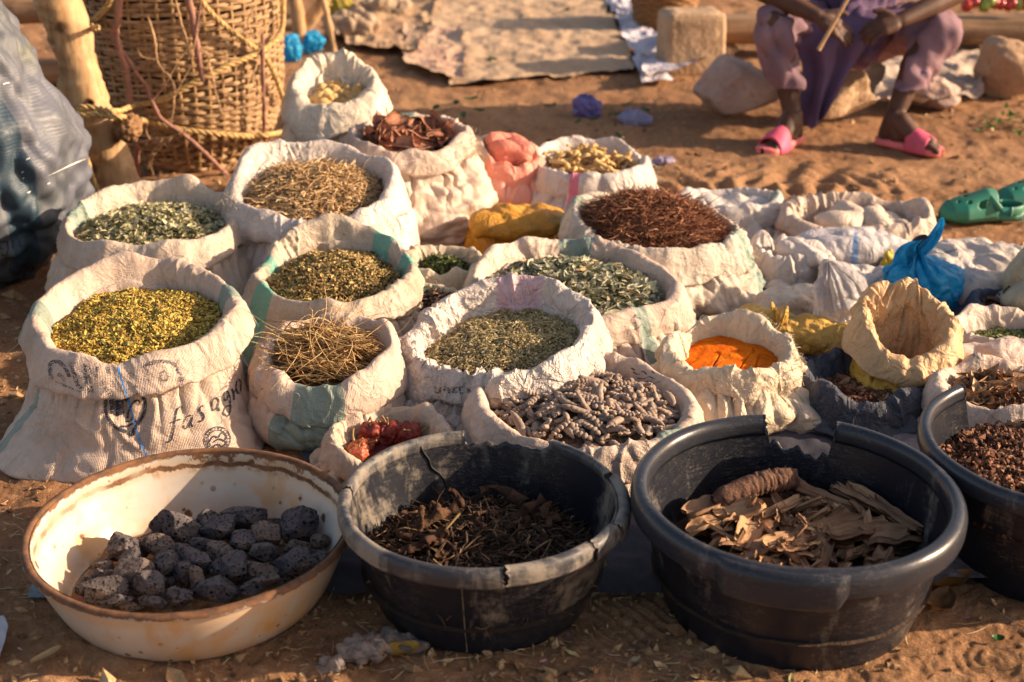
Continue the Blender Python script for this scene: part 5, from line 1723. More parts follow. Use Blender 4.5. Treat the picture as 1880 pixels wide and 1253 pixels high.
L_ = [[(x if x < 1370 else 1370 + (x - 1370) * .92, y + max(0, x - 1380) * .42) for x, y in p] for p in L_]
strokes = [(scale_pts(p), 15 / 3.58 * k, nib) for p in L_]
decal('lettering', sA.body, strokes, O, ux, uy, front, INK, sA.root)
heart = [(835, 440), (800, 398), (745, 395), (712, 430), (710, 500), (735, 570), (780, 620), (835, 645), (880, 672)]
heart2 = [(835, 445), (870, 405), (925, 400), (958, 445), (955, 520), (925, 580), (895, 625), (880, 672)]
hs = [(scale_pts(heart), 22 / 3.58 * k, None), (scale_pts(heart2), 22 / 3.58 * k, None)]
for q in range(5):
    x = 745 + q * 17
    hs.append((scale_pts([(x, 425 + 6 * abs(q - 2)), (x + 3, 480), (x + 6, 545 - 9 * abs(q - 2))]), 19 / 3.58 * k, None))
hs += [(scale_pts([(850, 560), (862, 500), (890, 450), (918, 440), (925, 470)]), 12 / 3.58 * k, None), (scale_pts([(835, 580), (868, 575), (880, 545)]), 9 / 3.58 * k, None),
       (scale_pts([(800, 610), (850, 610), (905, 575)]), 12 / 3.58 * k, None)]
decal('printed_emblem', sA.body, hs, O, ux, uy, front, INK, sA.root)
a = np.linspace(0, 2 * PI, 26)
ring_ = lambda r1, r2: [(1425 + r1 * math.cos(q), 700 + r2 * math.sin(q)) for q in a]
rs_ = [(scale_pts(ring_(84, 80)), 8 / 3.58 * k, None), (scale_pts(ring_(62, 58)), 6 / 3.58 * k, None),
       (scale_pts([(1370, 720), (1400, 680), (1430, 690), (1450, 660), (1480, 680), (1470, 720)]), 9 / 3.58 * k, None), (scale_pts([(1400, 720), (1440, 700), (1490, 730)]), 9 / 3.58 * k, None),
       (scale_pts([(1390, 760), (1425, 735), (1470, 765)]), 9 / 3.58 * k, None)]
for q in np.linspace(0, 2 * PI, 22)[:-1]:
    rs_.append((scale_pts([(1425 + 66 * math.cos(q), 700 + 62 * math.sin(q)), (1425 + 79 * math.cos(q), 700 + 75 * math.sin(q))]), 7 / 3.58 * k, None))
decal('printed_ring', sA.body, rs_, O, ux, uy, front, INK, sA.root)
decal('blue_thread', sA.body, [(scale_pts([(845, 385), (865, 470), (900, 610), (930, 710), (965, 800), (1000, 900)]), 12 / 3.58 * k, None)], O, ux, uy, front, BLUEINK, sA.root)
# the rolled edge shows the back of big letters
Lr = [[(360, 250), (345, 190), (352, 140), (395, 130), (440, 165), (470, 230)], [(395, 215), (425, 225), (440, 265)], [(470, 135), (500, 200), (520, 270), (545, 310)], [(490, 135), (512, 150)],
      [(570, 145), (575, 230), (595, 330)], [(596, 145), (602, 230), (622, 335)], [(645, 165), (640, 240)], [(715, 165), (728, 230)], [(680, 250), (705, 310), (735, 365)],
      [(385, 260), (470, 300), (560, 335)],
      [(860, 200), (885, 220)], [(930, 150), (965, 200), (975, 270)], [(945, 150), (1040, 130), (1130, 140), (1165, 190), (1185, 265)], [(1040, 210), (1075, 195), (1100, 220), (1080, 255), (1050, 245), (1055, 215)],
      [(870, 350), (920, 335)], [(880, 290), (900, 300)]]
wd = [24, 20, 26, 18, 22, 18, 13, 18, 22, 12, 14, 16, 24, 14, 12, 12]
O2 = px_on(sA.rim, 230, 694)
k2 = depth(O2) / F if O2 is not None else k
if O2 is None:
    O2 = O
dwn = Vector(ray(230, 694)).normalized()
fr2 = np.array(dwn)
ux2 = np.array([1.0, 0, 0]) - fr2 * fr2[0]
ux2 /= np.linalg.norm(ux2)
uy2 = np.cross(ux2, fr2)
sp = lambda P: np.stack([(np.array(P, float)[:, 0] / 3.58 - 230) * k2, -((np.array(P, float)[:, 1] / 3.58 + 600) - 666) * k2 * 1.0], -1)
decal('lettering', sA.rim, [(sp(p), w_ / 3.58 * k2, None) for p, w_ in zip(Lr, wd)], O2, ux2, uy2, dwn, INK2, sA.root)
decal('blue_thread', sA.rim, [(sp([(778, 165), (795, 230), (820, 310), (843, 385)]), 12 / 3.58 * k2, None)], O2, ux2, uy2, dwn, BLUEINK, sA.root)

# handwriting on the wide sack, print on the silvery one, specks on the pod sack
def scribble(s, px, py, rows, wpx, name, mat=INK, seed=0, on='rim'):
    host = s.rim if on == 'rim' else s.body
    Oq = px_on(host, px, py)
    if Oq is None:
        return
    kk = depth(Oq) / F
    r = np.random.default_rng(seed)
    st = []
    for row in rows:
        for p in row:
            st.append((np.array(p, float) * kk, wpx * kk, R(40)))
    decal(name, host, st, Oq, ux2, uy2, dwn, mat, s.root)
scribble(C['L'], 1158, 572, [[[(-14, 8), (-8, 5), (-2, 8), (3, 5), (6, 10), (12, 8), (16, 14), (20, 8)], [(10, 16), (15, 18)], [(-8, 0), (-7, 1)], [(8, -6), (12, -12), (18, -10)], [(14, -4), (15, -8), (20, -14)], [(22, -22), (14, -30), (6, -34)], [(10, -26), (12, -27)]]], 2.0, 'handwriting')
scribble(C['L'], 1172, 640, [[[(-6, 38), (-2, 22), (4, 4), (8, -14), (12, -34), (14, -52)]]], 5.5, 'tie_string', plain_mat('grey_ribbon', (.13, .11, .11)), on='body')
scribble(C['O'], 1180, 690, [[[(-14, 6), (-6, 2), (0, 8), (6, 2)], [(-8, -4), (2, -6), (10, -2), (16, -6)], [(0, -14), (8, -10), (18, -14), (24, -10)], [(-16, 14), (-12, 10)], [(14, 8), (18, 4)]]], 2.0, 'handwriting')
scribble(C['M'], 828, 716, [[[(-22, 5), (-22, -5)], [(-15, 5), (-15, -6)], [(-10, 5), (-3, 5), (-3, 0), (-10, 0), (-3, -1), (-3, -6)], [(4, 5), (4, -6)], [(9, 5), (5, 0), (10, -6)], [(16, 5), (16, -6), (22, -6)], [(-22, -5), (-15, -6)], [(28, 5), (28, -6)], [(33, 5), (28, 0), (34, -6)]]], 4.2, 'lettering', INK2, on='rim')

# ------------------------------------------------------------------ big blue grey bag behind
def big_bag():
    c = at(10, 470, 0)
    c = np.array([-1.44, 3.52, 0])
    m = Mat('blue_grey_sacking', .5, .45)
    uv = m.sep(m.uv())
    U, Vv = m.math('MULTIPLY', uv[0], 2.3), uv[1]
    cl = m.comb(U, Vv, 0.)
    wv = m.math('MULTIPLY', m.wave(90, cl, 'X', .5, 3), m.wave(90, cl, 'Y', .5, 3))
    col = m.mix(m.step(m.noise(3.2, 4), .3, .7), (.10, .105, .135), (.06, .068, .075))  # blue grey cloth, its colour darkened to stand in for shade on the bag
    col = m.mix(m.step(m.noise(4.5, 5, .6), .55, .75), col, (.10, .105, .065))
    d = m.math('ABSOLUTE', m.math('SUBTRACT', m.math('ADD', uv[0], m.math('MULTIPLY', uv[1], .09)), .868))
    col = m.mix(m.math('MULTIPLY', m.step(d, .026, .023), m.math('ADD', .75, m.math('MULTIPLY', wv, .25))), col, (.008, .034, .055))
    m.color(col)
    m.bump(m.math('ABSOLUTE', m.math('SUBTRACT', m.noise(7, 4, .5, None, .5), .5)), .3, .03)
    m.bump(wv, .3, .002)
    root = thing('stuffed_bag', 'tall stuffed blue grey sack with a dark teal band, standing at the picture edge', 'sack', c)
    V, Fc, uv_ = pillow(c + np.array([0, 0, .44]), (.335, .30, .455), .0, e=(2.4, 2.7), seed=51, wr=1.1, n=(240, 170), fr=.75)
    z = V[:, 2]
    # lumps: narrow waist, folds
    k = 1 - .46 * smooth(.30, .82, z) - .05 * np.exp(-((z - .50) / .04) ** 2)
    V[:, :2] = c[:2] + (V[:, :2] - c[:2]) * k[:, None]
    b = obj('body', V, Fc, m.m, root, uv=uv_)
    # white pick marks where threads are torn
    wm = plain_mat('torn_white_thread', (.75, .74, .66), rough=.6)
    st = []
    r = np.random.default_rng(8)
    Ob = px_on(b, 70, 300)
    kk = depth(Ob) / F
    for (x, y) in [(45, 145), (12, 162), (80, 197), (72, 195), (88, 190), (83, 210), (55, 292), (42, 317), (40, 330), (80, 340), (48, 355), (82, 325), (15, 250), (28, 60), (50, 33), (56, 60), (90, 205), (66, 90)]:
        dx = r.uniform(1.5, 4.5)
        st.append((np.array([(x - 70 - dx, -(y - 300) - 1.5), (x - 70, -(y - 300)), (x - 70 + dx, -(y - 300) + 1.5)]) * kk, 1.8 * kk, None))
    decal('torn_threads', b, st, Ob, ux, np.array([0, 0, 1.0]), Vector((.1, 1, -.1)), wm, root, step=.003)
    Ob = px_on(b, 20, 450)
    kk = depth(Ob) / F
    g = [[(-6, 8), (-14, 9), (-18, 2), (-14, -6), (-6, -2), (-6, 8), (-4, -8), (-8, -18), (-16, -16)], [(2, 9), (3, 0), (4, -6)], [(3, 4), (7, 10), (12, 10)], [(22, 12), (15, 10), (13, 2), (18, -3), (25, 2), (25, 9), (21, 12)]]
    decal('lettering', b, [(np.array(p, float) * kk * 1.05, 3.4 * kk, R(40)) for p in g], Ob, ux, np.array([0, 0, 1.0]), Vector((.1, 1, -.1)), INK, root, step=.003)
    q = np.linspace(0, 2 * PI, 20)
    decal('printed_ring', b, [(np.stack([-14 + 9 * np.cos(q), -60 + 17 * np.sin(q)], -1) * kk, 2.6 * kk, None), (np.stack([-14 + 5 * np.cos(q), -60 + 11 * np.sin(q)], -1) * kk, 2.2 * kk, None)], Ob, ux, np.array([0, 0, 1.0]), Vector((.1, 1, -.1)), INK, root, step=.003)
big_bag()

# ------------------------------------------------------------------ pole, basket, ropes, thorn twigs
def wood_mat(name, a, b, c, grain=(30, 30, 4), bumpd=.006, knots=True):
    m = Mat(name, .7, .25)
    o = m.obj()
    g = m.noise(1, 6, .65, m.vmul(o, grain), .6)
    col = m.ramp(g, [(.25, c), (.45, b), (.7, a)])
    n2 = m.noise(7, 4, .6)
    col = m.mix(m.math('MULTIPLY', m.step(n2, .52, .7), .6), col, c)
    if knots:
        v = m.voro(9)
        col = m.mix(m.math('MULTIPLY', m.step(v, .22, .06), .85), col, tuple(x * .35 for x in c))
    m.color(col)
    m.bump(g, .5, bumpd)
    m.bump(m.noise(60, 4), .25, .003)
    return m.m
POLEM = wood_mat('peeled_wood', (.56, .375, .205), (.42, .255, .125), (.17, .085, .04))
YP = 4.06
pole = thing('wooden_pole', 'peeled crooked wooden pole with a cut knot leaning in front of the basket', 'pole', atY(215, 400, YP))
pp = [(70, -130), (108, -10), (135, 90), (165, 190), (192, 260), (212, 330), (228, 400), (236, 440)]
P = np.array([atY(x, y, YP + .0 * i) for i, (x, y) in enumerate(pp)])
P[-1, 2] = -.02
V, Fs = tube(P, [.058, .060, .057, .060, .068, .060, .064, .068], 40, n=150)
T_ = np.linspace(0, 1, 150)
V = V + (.013 * noise3(V * 9, 3) + .006 * noise3(V * 22, 4) - .006 * np.exp(-(noise3(V * 16, 9) / .12) ** 2))[:, None] * np.array([1, .6, 0])
kn = atY(232, 235, YP - .06)
d = np.linalg.norm(V - kn, axis=1)
V += np.array([.55, -.7, .1]) * (.035 * np.exp(-(d / .05) ** 2))[:, None]
kn2 = atY(128, 105, YP - .06)
obj('trunk', V, Fs, POLEM, pole)
# cut branch stubs
DARKW = wood_mat('cut_wood', (.34, .19, .08), (.22, .115, .05), (.09, .045, .02), knots=False)
V, Fs = ico(4)
V = V * np.array([.046, .05, .04])
V = V + (V / np.linalg.norm(V, axis=1)[:, None]) * (.010 * noise3(V * 30, 4) - .012 * (np.abs(noise3(V * 38, 7)) < .12) + .004 * noise3(V * 90, 5))[:, None] + kn + [.008, -.012, .005]
obj('cut_knot', V, Fs, DARKW, pole)
e = atY(168, 188, YP - .05)
a = np.linspace(0, 2 * PI, 21)[:-1]
V, Fs = tube(np.stack([e[0] + .012 * np.cos(a), 0 * a + e[1] - .012, e[2] + .012 * np.sin(a)], -1), .004, 7)
obj('knot_hole', V, Fs, DARKW, pole)
V, Fs = tube([e + [0, .02, 0], e + [0, -.011, 0]], [.011, .0105], 14)
obj('knot_core', V, Fs, plain_mat('dark_hole', (.03, .015, .008)), pole)
# basket
bc = np.array([-1.065, 4.62, 0])
def br(z):
    return np.interp(z, [0, .03, .10, .25, .45, .65, .85], [.20, .232, .272, .308, .318, .318, .315])
WICK = Mat('split_wicker', .6, .3)
r_ = WICK.attr()
g = WICK.noise(1, 4, .6, WICK.vmul(WICK.obj(), (30, 30, 110)))
cc = WICK.ramp(r_, [(0, (.16, .09, .045)), (.4, (.31, .19, .095)), (.75, (.46, .30, .16)), (1, (.58, .41, .235))])
cc = WICK.mix(WICK.math('MULTIPLY', WICK.step(g, .45, .7), .5), cc, (.15, .08, .035))
WICK.color(cc)
WICK.bump(g, .4, .003)
bk = thing('wicker_basket', 'tall round basket of split wicker tied to the pole with rope', 'basket', bc)
n_st = 44
parts, rr = [], []
rows = 62
for i in range(rows):
    z = .012 + i * .0128 + rng.normal(0, .0016)
    n = 460
    a = np.linspace(0, 2 * PI, n, endpoint=False)
    ph = PI * (i % 2)
    slope = .010 * np.sin(a + i * .35) + .004 * noise3(np.stack([np.cos(a) * 3, np.sin(a) * 3, 0 * a + i], -1), 4)
    r0 = br(z) + .0052 * np.cos(a * n_st / 2 + ph) + .003 * noise3(np.stack([np.cos(a) * 8, np.sin(a) * 8, 0 * a + i * 2], -1), 2)
    for s2 in range(2):
        zz = z + s2 * .0056 + slope + .0022 * noise3(np.stack([np.cos(a) * 12, np.sin(a) * 12, 0 * a + i * 3 + s2], -1), 5)
        P = np.stack([bc[0] + r0 * np.cos(a), bc[1] + r0 * np.sin(a), zz], -1)
        e = np.stack([np.cos(a), np.sin(a), 0 * a], -1)
        w_ = .0038 * (1 + .35 * noise3(np.stack([np.cos(a) * 5, np.sin(a) * 5, 0 * a + i + 50 * s2], -1), 8))
        sec = [(1.0, .0), (.55, .95), (-.7, .85), (-.9, -.8), (.6, -.95)]
        G = np.stack([P + e * (q[0] * w_ * .75)[:, None] + np.array([0, 0, 1.0]) * (q[1] * w_)[:, None] for q in sec], 1)
        parts.append((G.reshape(-1, 3), [gridfaces(n, 5, cu=True, cv=True)]))
        seg = np.floor((a + i * 1.3 + s2) / (2 * PI) * 7)
        rr.append(np.repeat(np.clip(.5 + .45 * noise3(np.stack([seg * 3.3, 0 * a + i * 1.7, 0 * a + s2 * 5], -1), 6) + .12 * noise3(np.stack([np.cos(a) * 20, np.sin(a) * 20, 0 * a + i], -1), 9), 0, 1), 5))
V, Fs = merge(parts)
obj('woven_wall', V, Fs, WICK.m, bk, rnd=np.concatenate(rr))
parts = []
for j in range(n_st):
    a = 2 * PI * j / n_st + PI / n_st * 0
    z = np.linspace(.0, .86, 26)
    r0 = br(z)
    P = np.stack([bc[0] + r0 * math.cos(a), bc[1] + r0 * math.sin(a), z], -1)
    parts.append(tube(P, .0058, 6))
V, Fs = merge(parts)
obj('stakes', V, Fs, wood_mat('wicker_stake', (.42, .27, .12), (.30, .18, .08), (.16, .09, .04), knots=False), bk)
V, Fs = tube(np.stack([bc[0] + .318 * np.cos(th_), bc[1] + .318 * np.sin(th_), 0 * th_ + .83], -1)[list(range(60)) + [0]], .016, 10)
obj('rim', V, Fs, WICK.m, bk, rnd=np.full(len(V), .6))
T, Q = np.meshgrid(np.linspace(0, 2 * PI, 60, endpoint=False), np.linspace(0, .285, 6), indexing='ij')
V = np.stack([bc[0] + Q * np.cos(T), bc[1] + Q * np.sin(T), 0 * T + .70 + .03 * noise3(np.stack([Q * np.cos(T) * 9, Q * np.sin(T) * 9, 0 * T], -1), 3)], -1).reshape(-1, 3)
DIM = plain_mat('dry_brown_filling', (.14, .08, .04), rough=.9)
obj('filling', V, gridfaces(60, 6, cu=True), DIM, bk)
V = np.stack([bc[0] + .285 * np.cos(T[:, 0]), bc[1] + .285 * np.sin(T[:, 0])], -1)
G = np.stack([np.concatenate([np.stack([bc[0] + (br(z) - .022) * np.cos(T[:, 0]), bc[1] + (br(z) - .022) * np.sin(T[:, 0]), 0 * T[:, 0] + z], -1)[:, None] for z in np.linspace(.015, .72, 10)], 1)], 0)[0]
obj('inner_shell', G.reshape(-1, 3), gridfaces(60, 10, cu=True), plain_mat('dark_shell', (.035, .02, .011), rough=.9), bk)  # dark brown shell just inside the weave, seen through its gaps

# ropes
ROPEM = Mat('sisal_rope', .8, .2)
ROPEM.color(ROPEM.mix(ROPEM.step(ROPEM.noise(60, 4), .3, .7), (.58, .40, .17), (.34, .21, .085)))
ROPEM.bump(ROPEM.noise(260, 3), .6, .002)
def rope(P, r, label, n=None, loops=None):
    P = np.array(P)
    L = np.sum(np.linalg.norm(np.diff(P, axis=0), axis=1))
    n = int(L / (r * .8))
    C_ = catmull(P, n)
    T = np.gradient(C_, axis=0); T /= np.linalg.norm(T, axis=1)[:, None]
    N = np.cross(T, [0.13, .2, 1.0]); N /= np.linalg.norm(N, axis=1)[:, None]
    Bn = np.cross(T, N)
    s = np.concatenate([[0], np.cumsum(np.linalg.norm(np.diff(C_, axis=0), axis=1))])
    parts = []
    for j in range(3):
        a = s / (r * 7.5) * 2 * PI + 2 * PI * j / 3
        Q = C_ + (N * np.cos(a)[:, None] + Bn * np.sin(a)[:, None]) * r * .55
        parts.append(tube(Q, r * .60, 7))
    V, Fs = merge(parts)
    V = V + .0006 * noise3(V * 300, 3)[:, None]
    return single('rope', V, Fs, ROPEM.m, label, 'rope')
def onb(px, py, gap=.022):
    """point just off the basket's face seen at a photo pixel"""
    d = ray(px, py); d = d / np.linalg.norm(d)
    t = 3.5
    for _ in range(400):
        p = CAM + d * t
        if np.hypot(p[0] - bc[0], p[1] - bc[1]) <= br(max(p[2], 0)) + .016 + gap:
            break
        t += .005
    return p
def onp(px, py, out=.0):
    return atY(px, py, YP - .085 - out)
rope([onp(150, 222), onp(140, 210), onp(150, 198), onp(180, 200), onp(215, 205), onb(245, 195), onb(300, 182), onb(350, 155), onb(420, 120), onb(478, 95), onb(515, 60), onb(520, 0), onb(520, -60)], .0085, 'twisted rope rising from the pole across the upper part of the basket')
rope([onp(143, 214, .012), onp(160, 212, .012), onp(190, 212, .012), onp(225, 216, .012), onb(262, 222), onb(320, 236), onb(400, 246), onb(460, 250), onb(505, 246), onb(522, 240)], .0085, 'twisted rope looped round the pole and sagging across the lower part of the basket')
rope([onb(340, -60), onb(372, 5), onb(410, 45), onb(455, 80), onb(480, 97), onb(500, 130), onb(512, 160), onb(522, 190)], .0078, 'twisted rope slanting down to the side of the basket')
rope([onp(140, 52) + [.06, 0, .0], onb(165, 45), onb(185, 25), onb(200, 5), onb(212, -30)], .0085, 'short slanting rope behind the top of the pole')
rope([onp(145, 222), onp(150, 250), onp(158, 285), onp(168, 320), onp(180, 355), onp(186, 372)], .007, 'rope end hanging down beside the pole')

# twigs
TWM = wood_mat('purple_brown_twig', (.36, .19, .14), (.24, .12, .09), (.12, .055, .04), grain=(60, 60, 10), bumpd=.002, knots=False)
THM = wood_mat('pale_thorn_twig', (.56, .37, .20), (.42, .26, .14), (.25, .14, .075), grain=(60, 60, 10), bumpd=.002, knots=False)
def twig(name, pts, r0, r1, label, mat, thorns=0, seed=0, side=(), gap=.05):
    P = np.array([onb(x, y, gap) for x, y in pts])
    r = np.random.default_rng(seed)
    o = None
    n = max(20, len(P) * 10)
    C_ = catmull(P, n)
    C_ = C_ + .004 * np.stack([noise3(C_ * 22, seed), noise3(C_ * 22, seed + 1), noise3(C_ * 22, seed + 2)], -1)
    parts = [tube(C_, 1.2 * np.linspace(r0, r1, n) * (1 + .12 * r.normal(size=n)), 8)]
    for j in range(thorns):
        k = r.integers(2, n - 2)
        d = np.array([r.normal(), -abs(r.normal()) * .5, r.normal()]); d /= np.linalg.norm(d)
        parts.append(tube([C_[k], C_[k] + d * r.uniform(.010, .022)], [.0018, .0004], 5))
    for sp_ in side:
        Q = np.array([onb(x, y, gap + .006) for x, y in sp_])
        parts.append(tube(Q, np.linspace(r1 * .85, r1 * .35, len(Q) * 6), 6, n=len(Q) * 6) if False else tube(catmull(Q, len(Q) * 6), np.linspace(max(r1 * .8, .0022), .0012, len(Q) * 6), 6))
    V, Fs = merge(parts)
    return single(name, V, Fs, mat, label, 'twig', 'twigs laid against the basket')
twig('twig', [(218, -60), (220, 5), (213, 60), (224, 100), (236, 150), (238, 210), (248, 260), (254, 320)], .0095, .0075, 'stout purple brown twig standing nearest the pole in front of the basket', TWM, 3, 1, side=[[(214, 72), (195, 65), (183, 61)], [(236, 135), (220, 130), (202, 131)]])
twig('twig', [(340, -60), (348, 0), (356, 50), (364, 105), (374, 147)], .0105, .0075, 'stout broken purple brown twig hanging from the top of the basket', TWM, 2, 2, side=[[(358, 60), (366, 25), (370, 0)]])
twig('twig', [(482, 60), (482, 120), (484, 180), (486, 262)], .006, .005, 'straight upright reddish twig near the far side of the basket', TWM, 4, 3, gap=.036)
twig('twig', [(228, 98), (250, 130), (268, 160), (285, 200), (305, 225), (340, 250), (380, 285), (425, 332)], .0045, .0062, 'long diagonal twig crossing the basket down to the tall silvery sack', TWM, 5, 4, gap=.042, side=[[(250, 130), (270, 115), (283, 100)], [(283, 180), (300, 160), (312, 140)]])
twig('thorn_twig', [(272, 30), (284, 75), (290, 110), (300, 130), (312, 140), (320, 165), (318, 200), (314, 225)], .003, .0018, 'zigzag pale thorn twig hanging down the middle of the basket', THM, 14, 5, gap=.056, side=[[(290, 110), (262, 105), (252, 88)], [(312, 140), (330, 110), (345, 90)], [(318, 180), (335, 150), (352, 120)]])
twig('thorn_twig', [(322, 0), (332, 40), (345, 80), (352, 110), (372, 95), (382, 110), (392, 150), (402, 190), (410, 210), (440, 200), (470, 192)], .003, .0016, 'crooked pale thorn twig beside the broken one, bending along the lower rope', THM, 18, 6, gap=.056, side=[[(352, 110), (360, 70), (372, 30)], [(392, 150), (384, 120), (388, 95)]])
twig('thorn_twig', [(470, 10), (455, 40), (470, 65), (490, 50), (505, 30)], .0028, .0014, 'small tangle of pale thorns near the upper corner of the basket', THM, 16, 7, gap=.056, side=[[(455, 40), (440, 60), (425, 55)], [(470, 65), (480, 85), (470, 100)]])
twig('thorn_twig', [(260, 262), (290, 255), (320, 250), (345, 240)], .0026, .0014, 'short pale thorn twig lying low on the basket below the rope', THM, 12, 8, gap=.056, side=[[(300, 258), (280, 280), (272, 310)], [(275, 256), (268, 240), (272, 228)]])
twig('thorn_twig', [(300, 262), (285, 285), (276, 305), (282, 322)], .0022, .0012, 'curved pale thorn twig at the foot of the basket', THM, 6, 9, gap=.05)
twig('thorn_twig', [(475, 110), (462, 140), (470, 160), (480, 175), (465, 195)], .0024, .0012, 'thin tangled thorn twig beside the upright reddish one', THM, 12, 10, gap=.05)
# ------------------------------------------------------------------ sheets on the ground
def sheet(name, corners, z, mat, label, cat, n=(90, 60), wr=.01, seed=0, curl=0., fr=1., group=None, edge=.03, draped=True):
    """corners: four photo pixels (near-left, near-right, far-right, far-left) on the ground"""
    A = [at(x, y, 0) for x, y in corners]
    u = np.linspace(0, 1, n[0])[:, None, None]; v = np.linspace(0, 1, n[1])[None, :, None]
    P = A[0] * (1 - u) * (1 - v) + A[1] * u * (1 - v) + A[2] * u * v + A[3] * (1 - u) * v
    ed = np.minimum(np.minimum(u, 1 - u), np.minimum(v, 1 - v))[..., 0]
    k = np.exp(-ed / .06)
    P[..., 0] += k * edge * noise3(P * 7, seed + 1)
    P[..., 1] += k * edge * noise3(P * 7, seed + 2)
    h = np.abs(noise3(P * 5 * fr + noise3(P * 3 * fr, seed)[..., None], seed + 3))
    P[..., 2] = z + ground_z(P[..., 0], P[..., 1]) * (1 if draped else 0) + wr * (1 - np.sqrt(h + .002)) + wr * .4 * noise3(P * 16 * fr, seed + 4) + curl * k * np.maximum(0, noise3(P * 4, seed + 6) + .2)
    o = single(name, P.reshape(-1, 3), gridfaces(*n), mat, label, cat, group, uv=np.stack(np.broadcast_arrays(u[..., 0], v[..., 0]), -1).reshape(-1, 2))
    return o
def card_mat(name, a, b, c, stain=.5):
    m = Mat(name, .8, .2)
    col = m.mix(m.step(m.noise(2.5, 5, .6), .3, .7), a, b)
    col = m.mix(m.math('MULTIPLY', m.step(m.noise(9, 6, .7), .5, .75), stain), col, c)
    col = m.mix(m.math('MULTIPLY', m.step(m.noise(50, 3), .55, .8), .5), col, tuple(x * .5 for x in c))
    m.color(col)
    m.bump(m.noise(14, 5), .15, .02)
    return m.m
MAT1 = card_mat('stained_beige_sheet', (.47, .33, .215), (.41, .275, .17), (.27, .16, .095))
MAT2 = card_mat('faded_pink_sheet', (.52, .36, .24), (.46, .28, .20), (.30, .18, .10))
sheet('ground_sheet', [(830, 162), (1165, 138), (1075, -80), (755, -70)], .012, MAT1, 'stained worn beige sheet spread flat on the open ground, the widest one', 'sheet', n=(110, 150), wr=.010, seed=1, curl=.02, fr=.55)
sheet('ground_sheet', [(745, 130), (850, 160), (850, 60), (745, 60)], .022, MAT2, 'pinkish patched sheet lying over the corner of the widest sheet', 'sheet', n=(60, 60), wr=.014, seed=3, curl=.03)
sheet('ground_sheet', [(630, 95), (770, 112), (810, -10), (640, 0)], .016, card_mat('brown_sheet', (.40, .27, .16), (.32, .2, .12), (.2, .11, .06)), 'rumpled brownish sheet beside the pinkish patched one', 'sheet', n=(60, 60), wr=.026, seed=4, curl=.03)
PLW = card_mat('white_plastic_sheet', (.55, .52, .56), (.46, .43, .50), (.30, .24, .22), .3)
sheet('plastic_sheet', [(1180, 165), (1230, 160), (1180, -20), (1105, -20)], .014, PLW, 'long strip of white plastic sheeting running away beside the square stone', 'sheet', n=(60, 120), wr=.03, seed=5, curl=.04)
sheet('plastic_sheet', [(1185, 170), (1290, 140), (1255, 95), (1175, 120)], .03, PLW, 'folded white plastic end lying in front of the square stone', 'sheet', n=(60, 60), wr=.03, seed=6, curl=.05)
TARP = card_mat('dark_blue_tarp', (.075, .070, .085), (.045, .044, .058), (.11, .085, .075), .35)
TARP2 = sack_mat((.20, .16, .165), 1.0, dirt=.3, weave=.8, crumple=.5, translucent=0.)
sheet('tarpaulin', [(590, 1106), (1660, 1118), (1560, 560), (520, 560)], .006, TARP, 'dark blue woven tarpaulin spread under the sacks and tubs', 'tarpaulin', n=(160, 120), wr=.010, seed=7, edge=.015)
sheet('tarpaulin', [(1640, 1112), (1850, 1090), (1880, 700), (1620, 700)], .016, TARP2, 'purplish grey woven sheet with a curled front edge between the two uncut tubs', 'tarpaulin', n=(90, 110), wr=.016, seed=8, curl=.03)
sheet('cloth_scrap', [(58, 1108), (118, 1106), (122, 1066), (78, 1062)], .004, sack_mat((.17, .26, .30), 1.0, dirt=.3, weave=1., crumple=.5, translucent=0.), 'teal edged scrap of sacking sticking out under the enamel basin', 'cloth', n=(50, 40), wr=.005, seed=9)
sheet('paper', [(-20, 1240), (8, 1250), (30, 1172), (-15, 1172)], .012, card_mat('grey_paper', (.5, .48, .5), (.42, .4, .44), (.25, .2, .2), .2), 'torn greyish scrap of paper in the corner before the enamel basin', 'paper', n=(30, 30), wr=.008, seed=10)
sheet('ground_sheet', [(1600, 228), (1800, 205), (1800, 90), (1640, 110)], .02, card_mat('grey_flat', (.42, .33, .26), (.35, .26, .2), (.2, .13, .09)), 'greyish sheet sloping up to the beam behind the pink sandal', 'sheet', n=(60, 60), wr=.05, seed=11, curl=.05)

# knotted plastic film and leaves in front
THINF = film('dusty_film', (.66, .56, .50), .25, .5)
def crumple_film(label, px, py, z, r, mat, seed, rot=0., cat='plastic bag', name='plastic_bag'):
    c = at(px, py, z)
    V, Fc, uv = pillow(c, r, rot, seed=seed, wr=1.1, fr=2.2, n=(130, 70), e=(2.0, 2.0), gather=.35 * r[2])
    return single(name, V, Fc, mat, label, cat, uv=uv)
crumple_film('knotted thin plastic bag lying before the cracked tub', 672, 1195, .018, (.045, .03, .022), THINF, 61, .1)
crumple_film('loose tail of dusty plastic film against the foot of the cracked tub', 735, 1180, .012, (.045, .022, .014), THINF, 62, -.3)
crumple_film('small tied corner of plastic film near the picture bottom', 604, 1222, .010, (.020, .014, .012), THINF, 63)
VIOL = film('violet_film', (.30, .27, .62), .25, .2)
WBLU = film('pale_blue_film', (.45, .47, .70), .25, .2)
crumple_film('crumpled violet plastic bag on the open ground', 1080, 200, .03, (.05, .045, .045), VIOL, 64, .5)
crumple_film('crumpled pale blue plastic bag on the open ground', 1165, 218, .02, (.06, .04, .03), WBLU, 65, -.2)
crumple_film('flattened lilac plastic scrap beyond the stripe marked white sack', 1212, 297, .010, (.045, .03, .010), film('lilac_film', (.50, .42, .60), .3, .1), 66)
LEAFY = plain_mat('yellow_leaf', (.50, .29, .04), (.30, .13, .03), 30, .6)
BRLEAF = plain_mat('brown_leaf', (.26, .12, .04), (.13, .06, .025), 40, .7)
